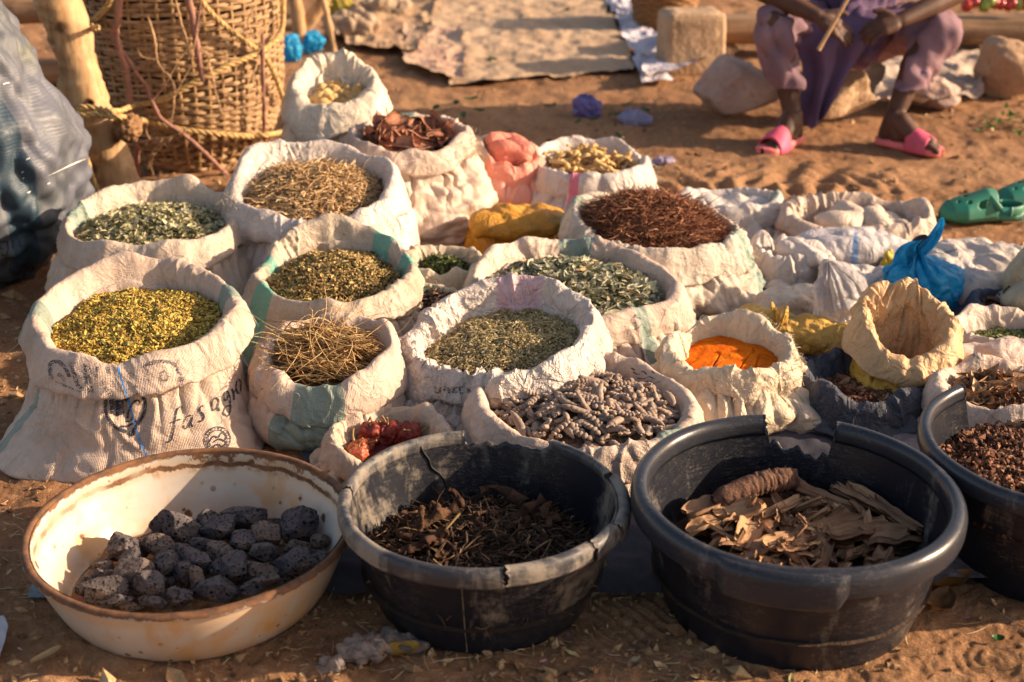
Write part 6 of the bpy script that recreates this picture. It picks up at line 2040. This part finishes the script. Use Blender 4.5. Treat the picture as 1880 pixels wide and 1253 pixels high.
GRLEAF = plain_mat('green_leaf', (.045, .13, .03), (.03, .075, .02), 40, .5, per_object=.4)
def leaf(px, py, L, W, mat, label, seed, yaw=0., tilt=.2, group=None, z=.008):
    u = np.linspace(-1, 1, 18); v = np.linspace(-1, 1, 9)
    Uu, Vv = np.meshgrid(u, v, indexing='ij')
    w_ = np.sqrt(np.maximum(0, 1 - np.abs(Uu) ** 1.8))
    x = Uu * L / 2; y = Vv * W / 2 * w_
    zz = .18 * W * Vv ** 2 + .12 * L * Uu ** 2 * tilt * 3 + .06 * W * noise3(np.stack([Uu * 3, Vv * 2, 0 * Uu + seed], -1), seed)
    Pn = np.stack([x, y, zz], -1).reshape(-1, 3) @ np.array(Matrix.Rotation(yaw, 3, 'Z')).T
    c = at(px, py, 0); c[2] = float(ground_z(np.array([c[0]]), np.array([c[1]]))[0]) + z
    V = np.concatenate([Pn, Pn - [0, 0, .0006]]) + c
    return single('leaf', V, [gridfaces(18, 9), gridfaces(18, 9, off=162)[:, ::-1]], mat, label, 'leaf', group)
leaf(735, 1210, .06, .035, LEAFY, 'yellow fallen leaf beside the knotted plastic bag', 1, .2)
leaf(1735, 1098, .085, .04, plain_mat('orange_leaf', (.34, .14, .025), (.2, .08, .02), 30, .6), 'large orange brown dry leaf under the curled sheet edge', 2, .35, .4, z=.016)
leaf(1722, 1130, .07, .045, BRLEAF, 'brown shrivelled leaf in front of the orange one', 3, .9, .4, z=.012)
leaf(1830, 1188, .02, .016, GRLEAF, 'little round green leaf above the ring shaped print', 4)
leaf(88, 1225, .055, .016, plain_mat('straw_chip', (.50, .34, .16)), 'pale split chip of wood before the enamel basin', 5, .9, .1)
k = 0
for (x, y) in [(865, 195), (880, 215), (838, 205), (905, 118), (1040, 28), (1150, 205), (1130, 225), (850, 226), (1010, 208), (1185, 215), (800, 210), (1088, 232), (1180, 82), (1135, 260), (1090, 205), (1060, 240)]:
    leaf(x, y, rng.uniform(.03, .06), rng.uniform(.018, .03), GRLEAF, 'dark green leaf lying on the open ground behind the sacks', 10 + k, rng.uniform(0, 6), .3, 'green leaves on the open ground', .02)
    k += 1
for j in range(26):
    leaf(rng.normal(1840, 22), rng.normal(243, 9), rng.uniform(.02, .05), rng.uniform(.008, .02), plain_mat('fresh_green', (.12, .22, .03), (.06, .12, .02), 40) if j == 0 else bpy.data.materials['fresh_green'], 'bright green herb leaf strewn beside the pink sandal', 40 + j, rng.uniform(0, 6), .5, 'green herb leaves strewn by the sandal', rng.uniform(.005, .035))

# ------------------------------------------------------------------ stones and beam
def rock_mat(name, a, b, sc_=6):
    m = Mat(name, .9, .2)
    n = m.noise(sc_, 6, .65)
    c = m.ramp(n, [(.3, b), (.7, a)])
    c = m.mix(m.math('MULTIPLY', m.step(m.noise(45, 4), .5, .75), .5), c, tuple(v * .5 for v in b))
    m.color(c)
    m.bump(n, .6, .05)
    m.bump(m.noise(50, 5, .7), .5, .01)
    return m.m
ROCK = rock_mat('tan_rock', (.54, .38, .25), (.38, .25, .15))
ROCKP = rock_mat('pinkish_rock', (.52, .37, .30), (.38, .25, .20))
def rock(px, py, wpx, hpx, dp, mat, label, seed, box=0., Y=None, cuts=12, yaw=0.):
    """px, py: photo pixel of the middle of the foot"""
    c = at(px, py, 0)
    c = np.array([c[0], c[1], 0])
    hx, hz = sz(wpx, c) / 2, sz(hpx, c) / 2
    V, Fc = ico(5)
    r = np.random.default_rng(seed)
    if box:
        V = np.sign(V) * np.abs(V) ** (1 - box)
        V = V / np.max(np.abs(V))
    for k in range(cuts):
        n = r.normal(size=3); n /= np.linalg.norm(n)
        V = V - n * (np.maximum(V @ n - r.uniform(.5, .8), 0) * .94)[:, None]
    N = V / np.linalg.norm(V, axis=1)[:, None]
    V = V + N * ((.10 if not box else .035) * noise3(V * 1.5, seed) + .04 * noise3(V * 4, seed + 1) + .012 * noise3(V * 14, seed + 2))[:, None]
    V = (V * np.array([hx, dp / 2, hz])) @ np.array(Matrix.Rotation(yaw, 3, 'Z')).T + c + np.array([0, dp / 2, hz * .9])
    return single('stone', V, Fc, mat, label, 'stone')
rock(1270, 140, 112, 118, .2, ROCK, 'square cut tan stone standing before the beam', 71, box=.8, cuts=0, yaw=.15)
rock(1355, 226, 185, 132, .24, ROCKP, 'pinkish boulder beside the seated person, nearest the square cut stone', 72, cuts=12)
rock(1540, 240, 200, 125, .26, ROCK, 'tan stone under the seated person', 73, cuts=11)
rock(1868, 192, 150, 125, .26, rock_mat('dark_tan_rock', (.48, .32, .20), (.33, .21, .125)), 'rounded brown stone below the vegetables at the picture edge', 74, cuts=11)
rock(1722, 215, 120, 70, .2, ROCKP, 'low grey stone half covered behind the pink sandal', 75, cuts=12)
BEAMM = wood_mat('weathered_beam', (.34, .21, .115), (.24, .14, .075), (.12, .065, .035), grain=(4, 40, 40), bumpd=.012, knots=False)
A0, A1 = atY(1225, 62, 6.05), atY(2150, 66, 6.05)
zt = A0[2]
bm = bmesh.new()
bmesh.ops.create_cube(bm, size=1)
bmesh.ops.scale(bm, vec=(A1[0] - A0[0], .2, .1), verts=bm.verts)
bmesh.ops.bevel(bm, geom=bm.edges[:], offset=.012, segments=2, affect='EDGES')
bmesh.ops.subdivide_edges(bm, edges=[e for e in bm.edges if e.calc_length() > .5], cuts=40, use_grid_fill=True)
V = np.array([v.co[:] for v in bm.verts]); Fl = [[v.index for v in f.verts] for f in bm.faces]
bm.free()
V = V + .012 * np.stack([0 * V[:, 0], noise3(V * np.array([3, 8, 8]), 3), noise3(V * np.array([3, 8, 8]), 4)], -1)
zb = max(.05, zt)
V = V + np.array([(A0[0] + A1[0]) / 2, 6.15, zb])
single('wooden_beam', V, [np.array([f for f in Fl if len(f) == n]).reshape(-1, n) for n in (3, 4) if any(len(f) == n for f in Fl)], BEAMM, 'long weathered wooden beam lying behind the seated person', 'beam')
for x, s_ in ((1300, 81), (1920, 82)):
    c = atY(x, 70, 6.15)
    V, Fc = ico(4)
    V = V * np.array([.13, .11, max(.04, (zb - .05) / 2 + .01)]) * (1 + .12 * noise3(V * 2, s_))[:, None]
    single('stone', V + [c[0], 6.15, max(.03, (zb - .05) / 2)], Fc, ROCK, 'stone propping the beam near the square cut stone' if s_ == 81 else 'stone propping the far end of the beam', 'stone')
# vegetables on the beam
REDV = plain_mat('red_vegetable', (.48, .035, .025), (.30, .03, .02), 20, .3, .5)
GRNV = plain_mat('green_vegetable', (.28, .34, .05), (.16, .22, .03), 20, .3, .5)
k = 0
for i in range(26):
    x = 1772 + 11 * (i % 13) + rng.uniform(-4, 4)
    p = atY(x, 8 - 14 * (i // 13) + rng.uniform(-4, 3), 6.13 + .04 * (i // 13))
    V, Fc = ico(2)
    green = i in (3, 4, 9, 17, 22)
    V = V * rng.uniform(.02, .028) * np.array([1, 1, 1.15])
    V = V + p
    V[:, 2] += max(0, zb + .052 - V[:, 2].min()) if i < 13 else max(0, zb + .085 - V[:, 2].min())
    single('vegetable', V, Fc, GRNV if green else REDV, 'yellow green vegetable among the red ones on the beam' if green else 'red vegetable heaped on the beam at the picture edge', 'vegetable', 'green vegetables on the beam' if green else 'red vegetables on the beam')
# small basket by the square stone
sb = thing('wicker_basket', 'small dark brown wicker basket beyond the square cut stone', 'basket', at(1222, 62, 0))
c = at(1222, 62, 0)
c = np.array([c[0], c[1] + .12, 0])
parts = []
rsm = sz(62, c)
for i in range(16):
    a = np.linspace(0, 2 * PI, 120, endpoint=False)
    r0 = rsm * (.82 + .2 * i / 15) + .005 * np.cos(a * 12 + PI * (i % 2))
    P = np.stack([c[0] + r0 * np.cos(a), c[1] + r0 * np.sin(a), 0 * a + .012 + i * .0145], -1)
    V, Fs = tube(P[list(range(120)) + [0]], .0085, 6)
    parts.append((V, Fs))
V, Fs = merge(parts)
obj('woven_wall', V, Fs, plain_mat('brown_wicker', (.30, .15, .05), (.17, .08, .03), 60, .6), sb)
V, Fs = tube(np.stack([c[0] + rsm * 1.03 * np.cos(th_), c[1] + rsm * 1.03 * np.sin(th_), 0 * th_ + .25], -1)[list(range(60)) + [0]], .014, 8)
obj('rim', V, Fs, plain_mat('pale_wicker', (.46, .30, .12), rough=.6), sb)
T, Q = np.meshgrid(np.linspace(0, 2 * PI, 40, endpoint=False), np.linspace(0, rsm * .9, 5), indexing='ij')
obj('filling', np.stack([c[0] + Q * np.cos(T), c[1] + Q * np.sin(T), 0 * T + .2], -1).reshape(-1, 3), gridfaces(40, 5, cu=True), DIM, sb)

# rough wooden trestle and clutter beyond the basket
tr = thing('trestle', 'rough wooden trestle of crossed poles beyond the big basket', 'trestle', atY(570, 95, 6.2))
def leg(name, a, b, r, Y0, Y1):
    A, B_ = atY(*a, Y0), atY(*b, Y1)
    V, Fs = tube([A, (A + B_) / 2 + [.004, 0, 0], B_], [r, r * 1.1, r], 10, n=24)
    V = V + .004 * noise3(V * 30, 3)[:, None]
    obj(name, V, Fs, POLEM, tr)
for a, b, r, Y in (((535, -40), (552, 97), .028, 6.2), ((600, -10), (545, 70), .03, 6.25), ((585, -30), (612, 45), .012, 6.15)):
    A, B_ = atY(*a, Y), atY(*b, Y)
    if a[0] != 600:
        B_[2] = min(B_[2], .0)
    V, Fs = tube([A, (A + B_) / 2 + [.006, 0, 0], B_], [r, r * 1.1, r], 10, n=24)
    obj('leg', V + .004 * noise3(V * 30, 3)[:, None], Fs, POLEM, tr)
A, B_ = atY(470, 50, 6.3), atY(560, 48, 6.3)
V, Fs = tube([A, B_], [.025, .025], 10, n=14)
obj('crossbar', V, Fs, POLEM, tr)
crumple_film('blue plastic bag lying by the trestle foot', 572, 78, .05, (.06, .05, .05), BLUEF, 67)
crumple_film('blue plastic bag half hidden behind the big basket', 535, 92, .05, (.05, .05, .06), BLUEF, 68)
crumple_film('yellow plastic bag beyond the trestle', 620, 15, .05, (.09, .06, .06), film('mustard_film', (.55, .42, .04), .4, 0), 69)
for x, y, l, s_ in ((640, 50, 'grey brown bundle of sacking nearest the rumpled sheet', 3), (700, 15, 'grey brown bundle of sacking beyond the rumpled sheet', 4)):
    bag('q%d' % s_, 'sack', l, 'sack', x, y, .05, (.12, .1, .06), .3, sack_mat((.40, .28, .18), 1., dirt=.4, weave=.3, crumple=.6), seed=80 + s_, wr=1.3)
# timber and darkness behind the pole
for i, (a, b, l) in enumerate((((120, 70), (300, 75), 'upper rough timber lying behind the pole'), ((120, 150), (300, 130), 'lower rough timber lying behind the pole'))):
    A, B_ = atY(*a, 5.6), atY(*b, 5.6)
    A[2] = B_[2] = (.30, .06)[i]
    V, Fs = tube([A - [.3, 0, 0], (A + B_) / 2, B_ + [.2, 0, 0]], [.05, .055, .05], 14, n=40)
    V = V + .008 * noise3(V * 14, i)[:, None]
    single('timber', V, Fs, BEAMM, l, 'timber')
for x in (-2.0, -1.2):
    V, Fs = tube([(x, 5.62, -.02), (x, 5.62, .37)], [.045, .04], 12, n=14)
    single('post', V + .006 * noise3(V * 15, 3)[:, None], Fs, BEAMM, 'short post carrying the timber behind the bag' if x < -1.5 else 'short post carrying the timber behind the basket', 'post')

# ------------------------------------------------------------------ green clogs
CLOGM = plain_mat('green_foam', (.012, .21, .14), (.055, .14, .085), 9, .5, .4, .1, 150, .002)
def clog(cx, cy, yaw, label):
    root = thing('clog', label, 'shoe', (cx, cy, 0), 'green foam clogs')
    L = .25
    def outline(t):
        """half widths along the sole; t 0 heel .. 1 toe"""
        return np.interp(t, [0, .04, .15, .35, .55, .75, .9, .97, 1.0], [.012, .028, .036, .034, .040, .049, .042, .024, .004])
    rot = np.array(Matrix.Rotation(yaw, 3, 'Z'))
    place = lambda V: V @ rot.T + np.array([cx, cy, .012])
    t = np.linspace(0, 1, 60)
    a = np.linspace(0, 2 * PI, 33)[:-1]
    # sole: rounded slab
    G = []
    for tt in t:
        w_ = outline(tt)
        x = (tt - .5) * L
        z0 = .006 * smooth(.75, 1, tt) + .0
        sec = [(math.cos(q) * w_, (.015 + .004 * (tt < .3)) * (math.sin(q)) + .015 + z0) for q in a]
        G.append([(x, s_[0], s_[1]) for s_ in sec])
    V, Fq = np.array(G).reshape(-1, 3), gridfaces(60, 32, cv=True)
    obj('sole', place(V), Fq, CLOGM, root)
    # upper: shell over the front, open at the instep, with vent holes
    nt_, na = 64, 61
    tt = np.linspace(.38, 1.0, nt_)
    ph = np.linspace(0, PI, na)
    T, Ph = np.meshgrid(tt, ph, indexing='ij')
    w_ = outline(T) * 1.03
    hgt = np.interp(T, [.38, .48, .6, .75, .9, .97, 1], [.070, .074, .064, .052, .040, .026, .012])
    X = (T - .5) * L
    Y = np.cos(Ph) * w_
    Z = .018 + np.abs(np.sin(Ph)) ** .8 * hgt
    V = np.stack([X, Y, Z], -1)
    V2 = V - gridnormals(V) * .004
    f = gridfaces(nt_, na)
    ctr = f.mean(1)
    ti, pi_ = f[:, 0] // na, f[:, 0] % na
    tm, pm_ = tt[ti], ph[pi_]
    hole = np.zeros(len(f), bool)
    for (ht, hp, rt, rp) in [(.56, .55, .07, .22), (.56, PI - .55, .07, .22), (.72, .9, .03, .13), (.72, PI - .9, .03, .13), (.72, PI / 2, .03, .13), (.82, 1.2, .025, .12), (.82, PI - 1.2, .025, .12)]:
        hole |= ((tm - ht) / rt) ** 2 + ((pm_ - hp) / rp) ** 2 < 1
    f = f[~hole]
    # inner skin gives the shell its thickness
    N = nt_ * na
    inn = f[:, ::-1] + N
    ed = {}
    for q in f:
        for j in range(4):
            e = (q[j], q[(j + 1) % 4])
            if (e[1], e[0]) in ed:
                del ed[(e[1], e[0])]
            else:
                ed[e] = 1
    E = np.array(list(ed.keys()))
    side = np.stack([E[:, 1], E[:, 0], E[:, 0] + N, E[:, 1] + N], -1)
    obj('upper', place(np.concatenate([V.reshape(-1, 3), V2.reshape(-1, 3)])), [f, inn, side], CLOGM, root)
    # strap: swung forward over the instep
    q = np.linspace(.0, PI, 30)
    P = np.stack([(-.035 + .035 * np.sin(q)) + 0 * q, np.cos(q) * .043, .044 + .040 * np.sin(q)], -1)
    V, Fs = tube(P, .0055, 10, flat_z=1.6)
    obj('strap', place(V), Fs, CLOGM, root)
    q = np.linspace(PI * .55, PI * 1.45, 30)
    P = np.stack([-.06 + np.cos(q) * .06, np.sin(q) * .038, 0 * q + .035], -1)
    V, Fs = tube(P, .004, 10, flat_z=3.5)
    obj('heel_wall', place(V), Fs, CLOGM, root)
    for sy in (-1, 1):
        V, Fc = ico(2)
        obj('rivet', place(V * np.array([.007, .003, .007]) + [-.033, sy * .045, .048]), Fc, plain_mat('dark_rivet', (.01, .09, .06)) if 'dark_rivet' not in bpy.data.materials else bpy.data.materials['dark_rivet'], root)
c = at(1800, 412, 0)
clog(c[0], c[1], PI + .12, 'green foam clog lying nearest, pointing to the sacks')
c = at(1895, 385, 0)
clog(c[0], c[1], PI + .30, 'second green foam clog lying partly outside the picture')
# ------------------------------------------------------------------ seated person
def person():
    SKIN = Mat('dark_skin', .6, .3)
    SKIN.color(SKIN.mix(SKIN.step(SKIN.noise(14, 5), .3, .7), (.10, .045, .028), (.06, .028, .018)))
    SKIN.bump(SKIN.noise(200, 3), .15, .001)
    CLOTH = Mat('mauve_cotton', .85, .15)
    CLOTH.color(CLOTH.mix(CLOTH.step(CLOTH.noise(6, 5), .3, .7), (.25, .15, .175), (.165, .10, .12)))
    CLOTH.bump(CLOTH.noise(30, 5, .6), .3, .01)
    TUNIC = Mat('violet_cotton', .85, .15)
    TUNIC.color(TUNIC.mix(TUNIC.step(TUNIC.noise(6, 5), .3, .7), (.145, .09, .165), (.10, .062, .118)))
    TUNIC.bump(TUNIC.noise(30, 5, .6), .3, .01)
    HAIR = plain_mat('short_black_hair', (.012, .010, .010), rough=.9, bump=.8, bscale=220)
    root = thing('person', 'person seated on a stone in violet tunic, mauve trousers and pink sandals, holding a stick', 'person', (1.2, 5.0, 0))
    A = np.array
    # joints
    footL, footR = at(1432, 272, 0), at(1672, 276, 0)
    heelL, heelR = A([footL[0] + .055, footL[1] + .045, .03]), A([footR[0] - .075, footR[1] + .05, .03])
    toeL, toeR = A([footL[0] - .055, footL[1] - .085, .03]), A([footR[0] + .075, footR[1] - .085, .03])
    ankL, ankR = heelL + [-.012, -.01, .065], heelR + [.014, -.01, .065]
    kneeL, kneeR = atY(1418, 42, 4.80), atY(1728, 50, 4.82)
    hipL, hipR = A([1.12, 5.20, .30]), A([1.36, 5.20, .30])
    pel = A([1.24, 5.20, .33])
    chest, neck = A([1.22, 5.08, .70]), A([1.215, 5.02, .84])
    head = A([1.21, 4.97, .985])
    shL, shR = A([1.05, 5.06, .77]), A([1.39, 5.06, .77])
    wrL, wrR = atY(1500, 30, 4.74), atY(1655, 38, 4.74)
    elL, elR = atY(1392, -22, 4.86), atY(1765, -18, 4.88)
    elL[2] = max(elL[2], kneeL[2] + .05)
    ch = []
    for hip, kn, an, he, to in ((hipL, kneeL, ankL, heelL, toeL), (hipR, kneeR, ankR, heelR, toeR)):
        mid = (kn + an) / 2 + A([0, .025, .04])
        ch += [([pel, hip, (hip + kn) / 2, kn, mid, an], [.11, .088, .068, .05, .047, .030]),
               ([an, he + [0, 0, .012]], [.034, .030]), ([an + [0, 0, .01], (he * .55 + to * .45) + [0, 0, .025]], [.034, .034]), ([an, he * .78 + to * .22 + [0, 0, .015]], [.034, .033]), ([an + (to - he) * .15, (he + to) / 2 + [0, 0, .022], he + (to - he) * .78 + [0, 0, .008]], [.033, .030, .026])]
        ax = (to - he) / np.linalg.norm(to - he)
        sd_ = np.cross(ax, [0, 0, 1.0])
        big = 1 if he is heelR else -1
        for j in range(5):
            o_ = (j - 2) * .0145
            base = he + (to - he) * (.80 - .02 * abs(j - 2)) + sd_ * o_
            tip = base + ax * (.050 - .006 * (j if big < 0 else 4 - j)) * 1.0
            rr = .0115 if (j == 0 and big < 0) or (j == 4 and big > 0) else .0085
            ch.append(([base, (base + tip) / 2 + [0, 0, .005], tip - [0, 0, .006]], [rr * 1.1, rr, rr * .9]))
    ch += [([pel, A([1.23, 5.16, .5]), chest, neck, neck + [0, -.01, .05]], [.125, .115, .13, .055, .048])]
    ch += [([chest + [0, 0, .05], shL], [.09, .06]), ([chest + [0, 0, .05], shR], [.09, .06])]
    hands = []
    for sh, el, wr, sg in ((shL, elL, wrL, 1), (shR, elR, wrR, -1)):
        ch += [([sh, (sh + el) / 2, el, (el + wr) / 2, wr], [.058, .047, .040, .037, .025])]
        d = (wr - el); d[1] = 0; d /= np.linalg.norm(d)
        fwd = A([sg * .86, -.18, -.48]) if sg > 0 else A([-.93, -.20, -.22])
        fwd = fwd / np.linalg.norm(fwd)
        upv = A([.05 * sg, -.55, .80]); upv = upv - fwd * (upv @ fwd); upv /= np.linalg.norm(upv)
        side = np.cross(fwd, upv)
        if sg < 0:
            upv, side = upv, side
        palm = wr + fwd * .048
        ch += [([wr, wr + fwd * .03, palm + fwd * .02], [.022, .026, .025]),
               ([wr + fwd * .03 + side * .016, palm + side * .024 + fwd * .022], [.019, .017]), ([wr + fwd * .03 - side * .016, palm - side * .024 + fwd * .022], [.019, .017])]
        for j in range(4):
            b_ = palm + fwd * .030 + side * (j - 1.5) * .0205
            Lf = [.072, .080, .075, .058][j] if sg > 0 else [.058, .075, .08, .072][j]
            c1, c2 = (.25, .65) if sg > 0 else (.75, 1.25)
            p1 = b_ + (fwd * math.cos(c1 * .5) - upv * math.sin(c1 * .5)) * Lf * .42
            p2 = p1 + (fwd * math.cos(c1 + .2) - upv * math.sin(c1 + .2)) * Lf * .32
            p3 = p2 + (fwd * math.cos(c2) - upv * math.sin(c2)) * Lf * .26
            ch.append(([b_, p1, p2, p3], [.0088, .0080, .0074, .0064]))
        th0 = wr + fwd * .028 + upv * .012 + side * (.022 if sg < 0 else -.022)
        sdir = side * (.6 if sg < 0 else -.6)
        t1 = th0 + (fwd * .7 + sdir + upv * .35) * .036
        t2 = t1 + (fwd * .9 + upv * .1 + sdir * .2) * .030
        ch.append(([th0, t1, t2], [.014, .0112, .0088]))
        hands.append((palm, fwd, upv, side))
    # head: skull, jaw, nose, ears, lips, brow
    hd = [([head + [0, .012, .02]], [.088]), ([head + [0, -.018, -.005], head + [0, -.040, -.055]], [.074, .045]), ([head + [0, -.088, .0], head + [0, -.108, -.022]], [.011, .015]),
          ([head + [-.016, -.098, -.026], head + [.016, -.098, -.026]], [.010, .010]), ([head + [-.02, -.087, -.056], head + [.0, -.094, -.054], head + [.02, -.087, -.056]], [.008, .011, .008]),
          ([head + [-.018, -.084, -.068], head + [.018, -.084, -.068]], [.009, .009]), ([head + [-.04, -.074, .03], head + [.04, -.074, .03]], [.014, .014]),
          ([head + [-.088, .01, .01], head + [-.092, .015, -.03]], [.014, .011]), ([head + [.088, .01, .01], head + [.092, .015, -.03]], [.014, .011]), ([neck, head + [0, .02, -.04]], [.05, .055])]
    V, Fs = capsules(ch + [(A(p), r) for p, r in hd], 12)
    V, Fs, N = remesh(V, Fs, .0045, 3)
    obj('body', V, Fs, SKIN.m, root)
    for sx in (-1, 1):
        Ve, Fe = ico(2)
        obj('eye', Ve * .0125 + head + [sx * .032, -.078, .008], Fe, plain_mat('eye_white', (.7, .66, .6), (.65, .6, .55), rough=.2) if sx < 0 else bpy.data.materials['eye_white'], root)
    Ve, Fe = ico(4)
    m = (Ve[:, 1] > -.45) | (Ve[:, 2] > .45)
    Ve = Ve * np.where(m, 1.0, .86)[:, None]
    Ve = Ve * A([.095, .098, .095]) + head + [0, .016, .032]
    keep = Fe[(m[Fe]).all(1) & (Ve[Fe][:, :, 2].mean(1) > head[2] - .02)]
    obj('hair', Ve, keep, HAIR, root)

    def cloth(name, chains, voxel, fold, seed, mat, cutz=None, fr=(9, 9, 4)):
        V, Fs = capsules([(A(p), r) for p, r in chains], 16)
        V, Fs, N = remesh(V, Fs, voxel, 6)
        d = np.abs(noise3(V * A(fr) + noise3(V * 5, seed)[:, None], seed + 1))
        V = V + N * (fold * (np.sqrt(d + .004) - .5) + fold * .5 * noise3(V * 18, seed + 2))[:, None]
        if cutz is not None:
            Fs = [f[~cutz(V[f].mean(1))] for f in Fs]
        return obj(name, V, Fs, mat, root)
    # trousers, open at the hems
    tl = []
    for hip, kn, an in ((hipL, kneeL, ankL), (hipR, kneeR, ankR)):
        hem = kn + (an - kn) * .62 + A([0, -.005, 0])
        hem2 = kn + (an - kn) * .86
        tl += [([pel, hip, (hip * .55 + kn * .45), kn + [0, .0, -.012], (kn + hem) / 2 + [0, .012, 0], hem, hem2], [.13, .105, .088, .072, .064, .058, .058])]
    hz = {0: (kneeL + (ankL - kneeL) * .66), 1: (kneeR + (ankR - kneeR) * .66)}
    cut = lambda c: (c[:, 2] < hz[0][2] + .0) & (np.abs(c[:, 1] - ankL[1]) < .22)
    cloth('trousers', tl, .010, .036, 5, CLOTH.m, cut)
    # tunic
    cloth('tunic', [([pel + [0, .0, -.02], A([1.23, 5.15, .5]), chest, chest + [0, .0, .08]], [.155, .148, .155, .10]), ([chest + [0, 0, .06], shL, shL + (elL - shL) * .48], [.10, .078, .07]),
                    ([chest + [0, 0, .06], shR, shR + (elR - shR) * .48], [.10, .078, .07]), ([pel + [0, -.08, .0], A([1.21, 5.0, .33])], [.13, .11])], .010, .036, 9, TUNIC.m)
    # the front of the tunic hanging down between the knees
    nu, nv = 60, 60
    u = np.linspace(-1, 1, nu); v = np.linspace(0, 1, nv)
    Uu, Vv = np.meshgrid(u, v, indexing='ij')
    path = catmull([A([1.20, 4.96, .42]), atY(1540, 75, 4.83), atY(1532, 130, 4.815), atY(1515, 185, 4.80), atY(1502, 232, 4.79)], nv)
    half = np.interp(v, [0, .2, .5, .8, 1], [.17, .135, .105, .078, .045])
    X = path[None, :, 0] + Uu * half[None]
    folds = .020 * np.sin(Uu * 7.5 + 1.2 * Vv + 1.5 * noise3(np.stack([Uu * 2, Vv * 2, 0 * Uu], -1), 3)) * smooth(.05, .4, Vv) + .03 * Uu ** 2
    Y = path[None, :, 1] + folds
    Z = path[None, :, 2] + .05 * np.maximum(0, Uu) * Vv * 2.2 + .014 * noise3(np.stack([Uu * 3, 0 * Uu, 0 * Uu], -1), 4) * Vv
    G = np.stack([X, Y, Z], -1)
    G2 = G + A([0, .004, 0])
    f = gridfaces(nu, nv)
    obj('tunic_front', np.concatenate([G.reshape(-1, 3), G2.reshape(-1, 3)]), [f, f[:, ::-1] + nu * nv], TUNIC.m, root)
    # sandals
    PINKM = plain_mat('pink_foam', (.72, .085, .19), (.50, .09, .13), 14, .6, .3)
    SOLE = plain_mat('pale_pink_foam', (.74, .20, .20), (.60, .15, .14), 12, .6, .3)
    for he, to, lab in ((heelL, toeL, 'l'), (heelR, toeR, 'r')):
        ax = (to - he); ax[2] = 0; Lx = np.linalg.norm(ax); ax /= Lx
        sd_ = A([-ax[1], ax[0], 0])
        o0 = he - ax * .035
        t = np.linspace(0, 1, 40)
        Ls = .245
        w_ = np.interp(t, [0, .05, .2, .45, .7, .9, .97, 1], [.012, .028, .034, .034, .046, .042, .026, .006])
        a = np.linspace(0, 2 * PI, 25)[:-1]
        G = np.stack([A([o0[0], o0[1], 0]) + ax * (tt * Ls) + sd_ * (np.sign(math.cos(q)) * abs(math.cos(q)) ** .5 * ww) + A([0, 0, .017 + np.sign(math.sin(q)) * abs(math.sin(q)) ** .6 * .0145]) for tt, ww in zip(t, w_) for q in a]).reshape(40, 24, 3)
        s_ = obj('sandal', G.reshape(-1, 3), gridfaces(40, 24, cv=True), SOLE, root)
        ph = np.linspace(-.10, PI + .10, 31)
        tt = np.linspace(.50, .82, 16)
        T, Ph = np.meshgrid(tt, ph, indexing='ij')
        ww = np.interp(T, t, w_) * 1.10
        hh = np.interp(T, [.5, .65, .82], [.074, .064, .046])
        P = A([o0[0], o0[1], 0]) + ax * (T * Ls)[..., None] + sd_ * (np.cos(Ph) * ww)[..., None] + A([0, 0, 1.]) * (.014 + np.sin(Ph) * hh)[..., None]
        P2 = P + gridnormals(P) * .006
        n_ = P.shape[0] * P.shape[1]
        f = gridfaces(16, 31)
        b = [j for j in range(31)] + [k_ * 31 + 30 for k_ in range(1, 16)] + [15 * 31 + j for j in range(29, -1, -1)] + [k_ * 31 for k_ in range(14, 0, -1)]
        b = A(b).astype(int); b2 = np.roll(b, -1)
        obj('strap', np.concatenate([P.reshape(-1, 3), P2.reshape(-1, 3)]), [f, f[:, ::-1] + n_, np.stack([b, b2, b2 + n_, b + n_], -1)], PINKM, s_)
    # stick in the hand
    a_, b_ = atY(1578, -40, 4.70), atY(1503, 92, 4.69)
    V, Fs = tube([a_, (a_ + b_) / 2, b_ + (a_ - b_) * .12, b_], [.006, .0062, .0065, .0075], 9, n=30)
    single('stick', V, Fs, plain_mat('pale_stick', (.56, .36, .19), (.42, .25, .12), rough=.6), 'thin pale stick held in the hands of the seated person', 'stick')
person()
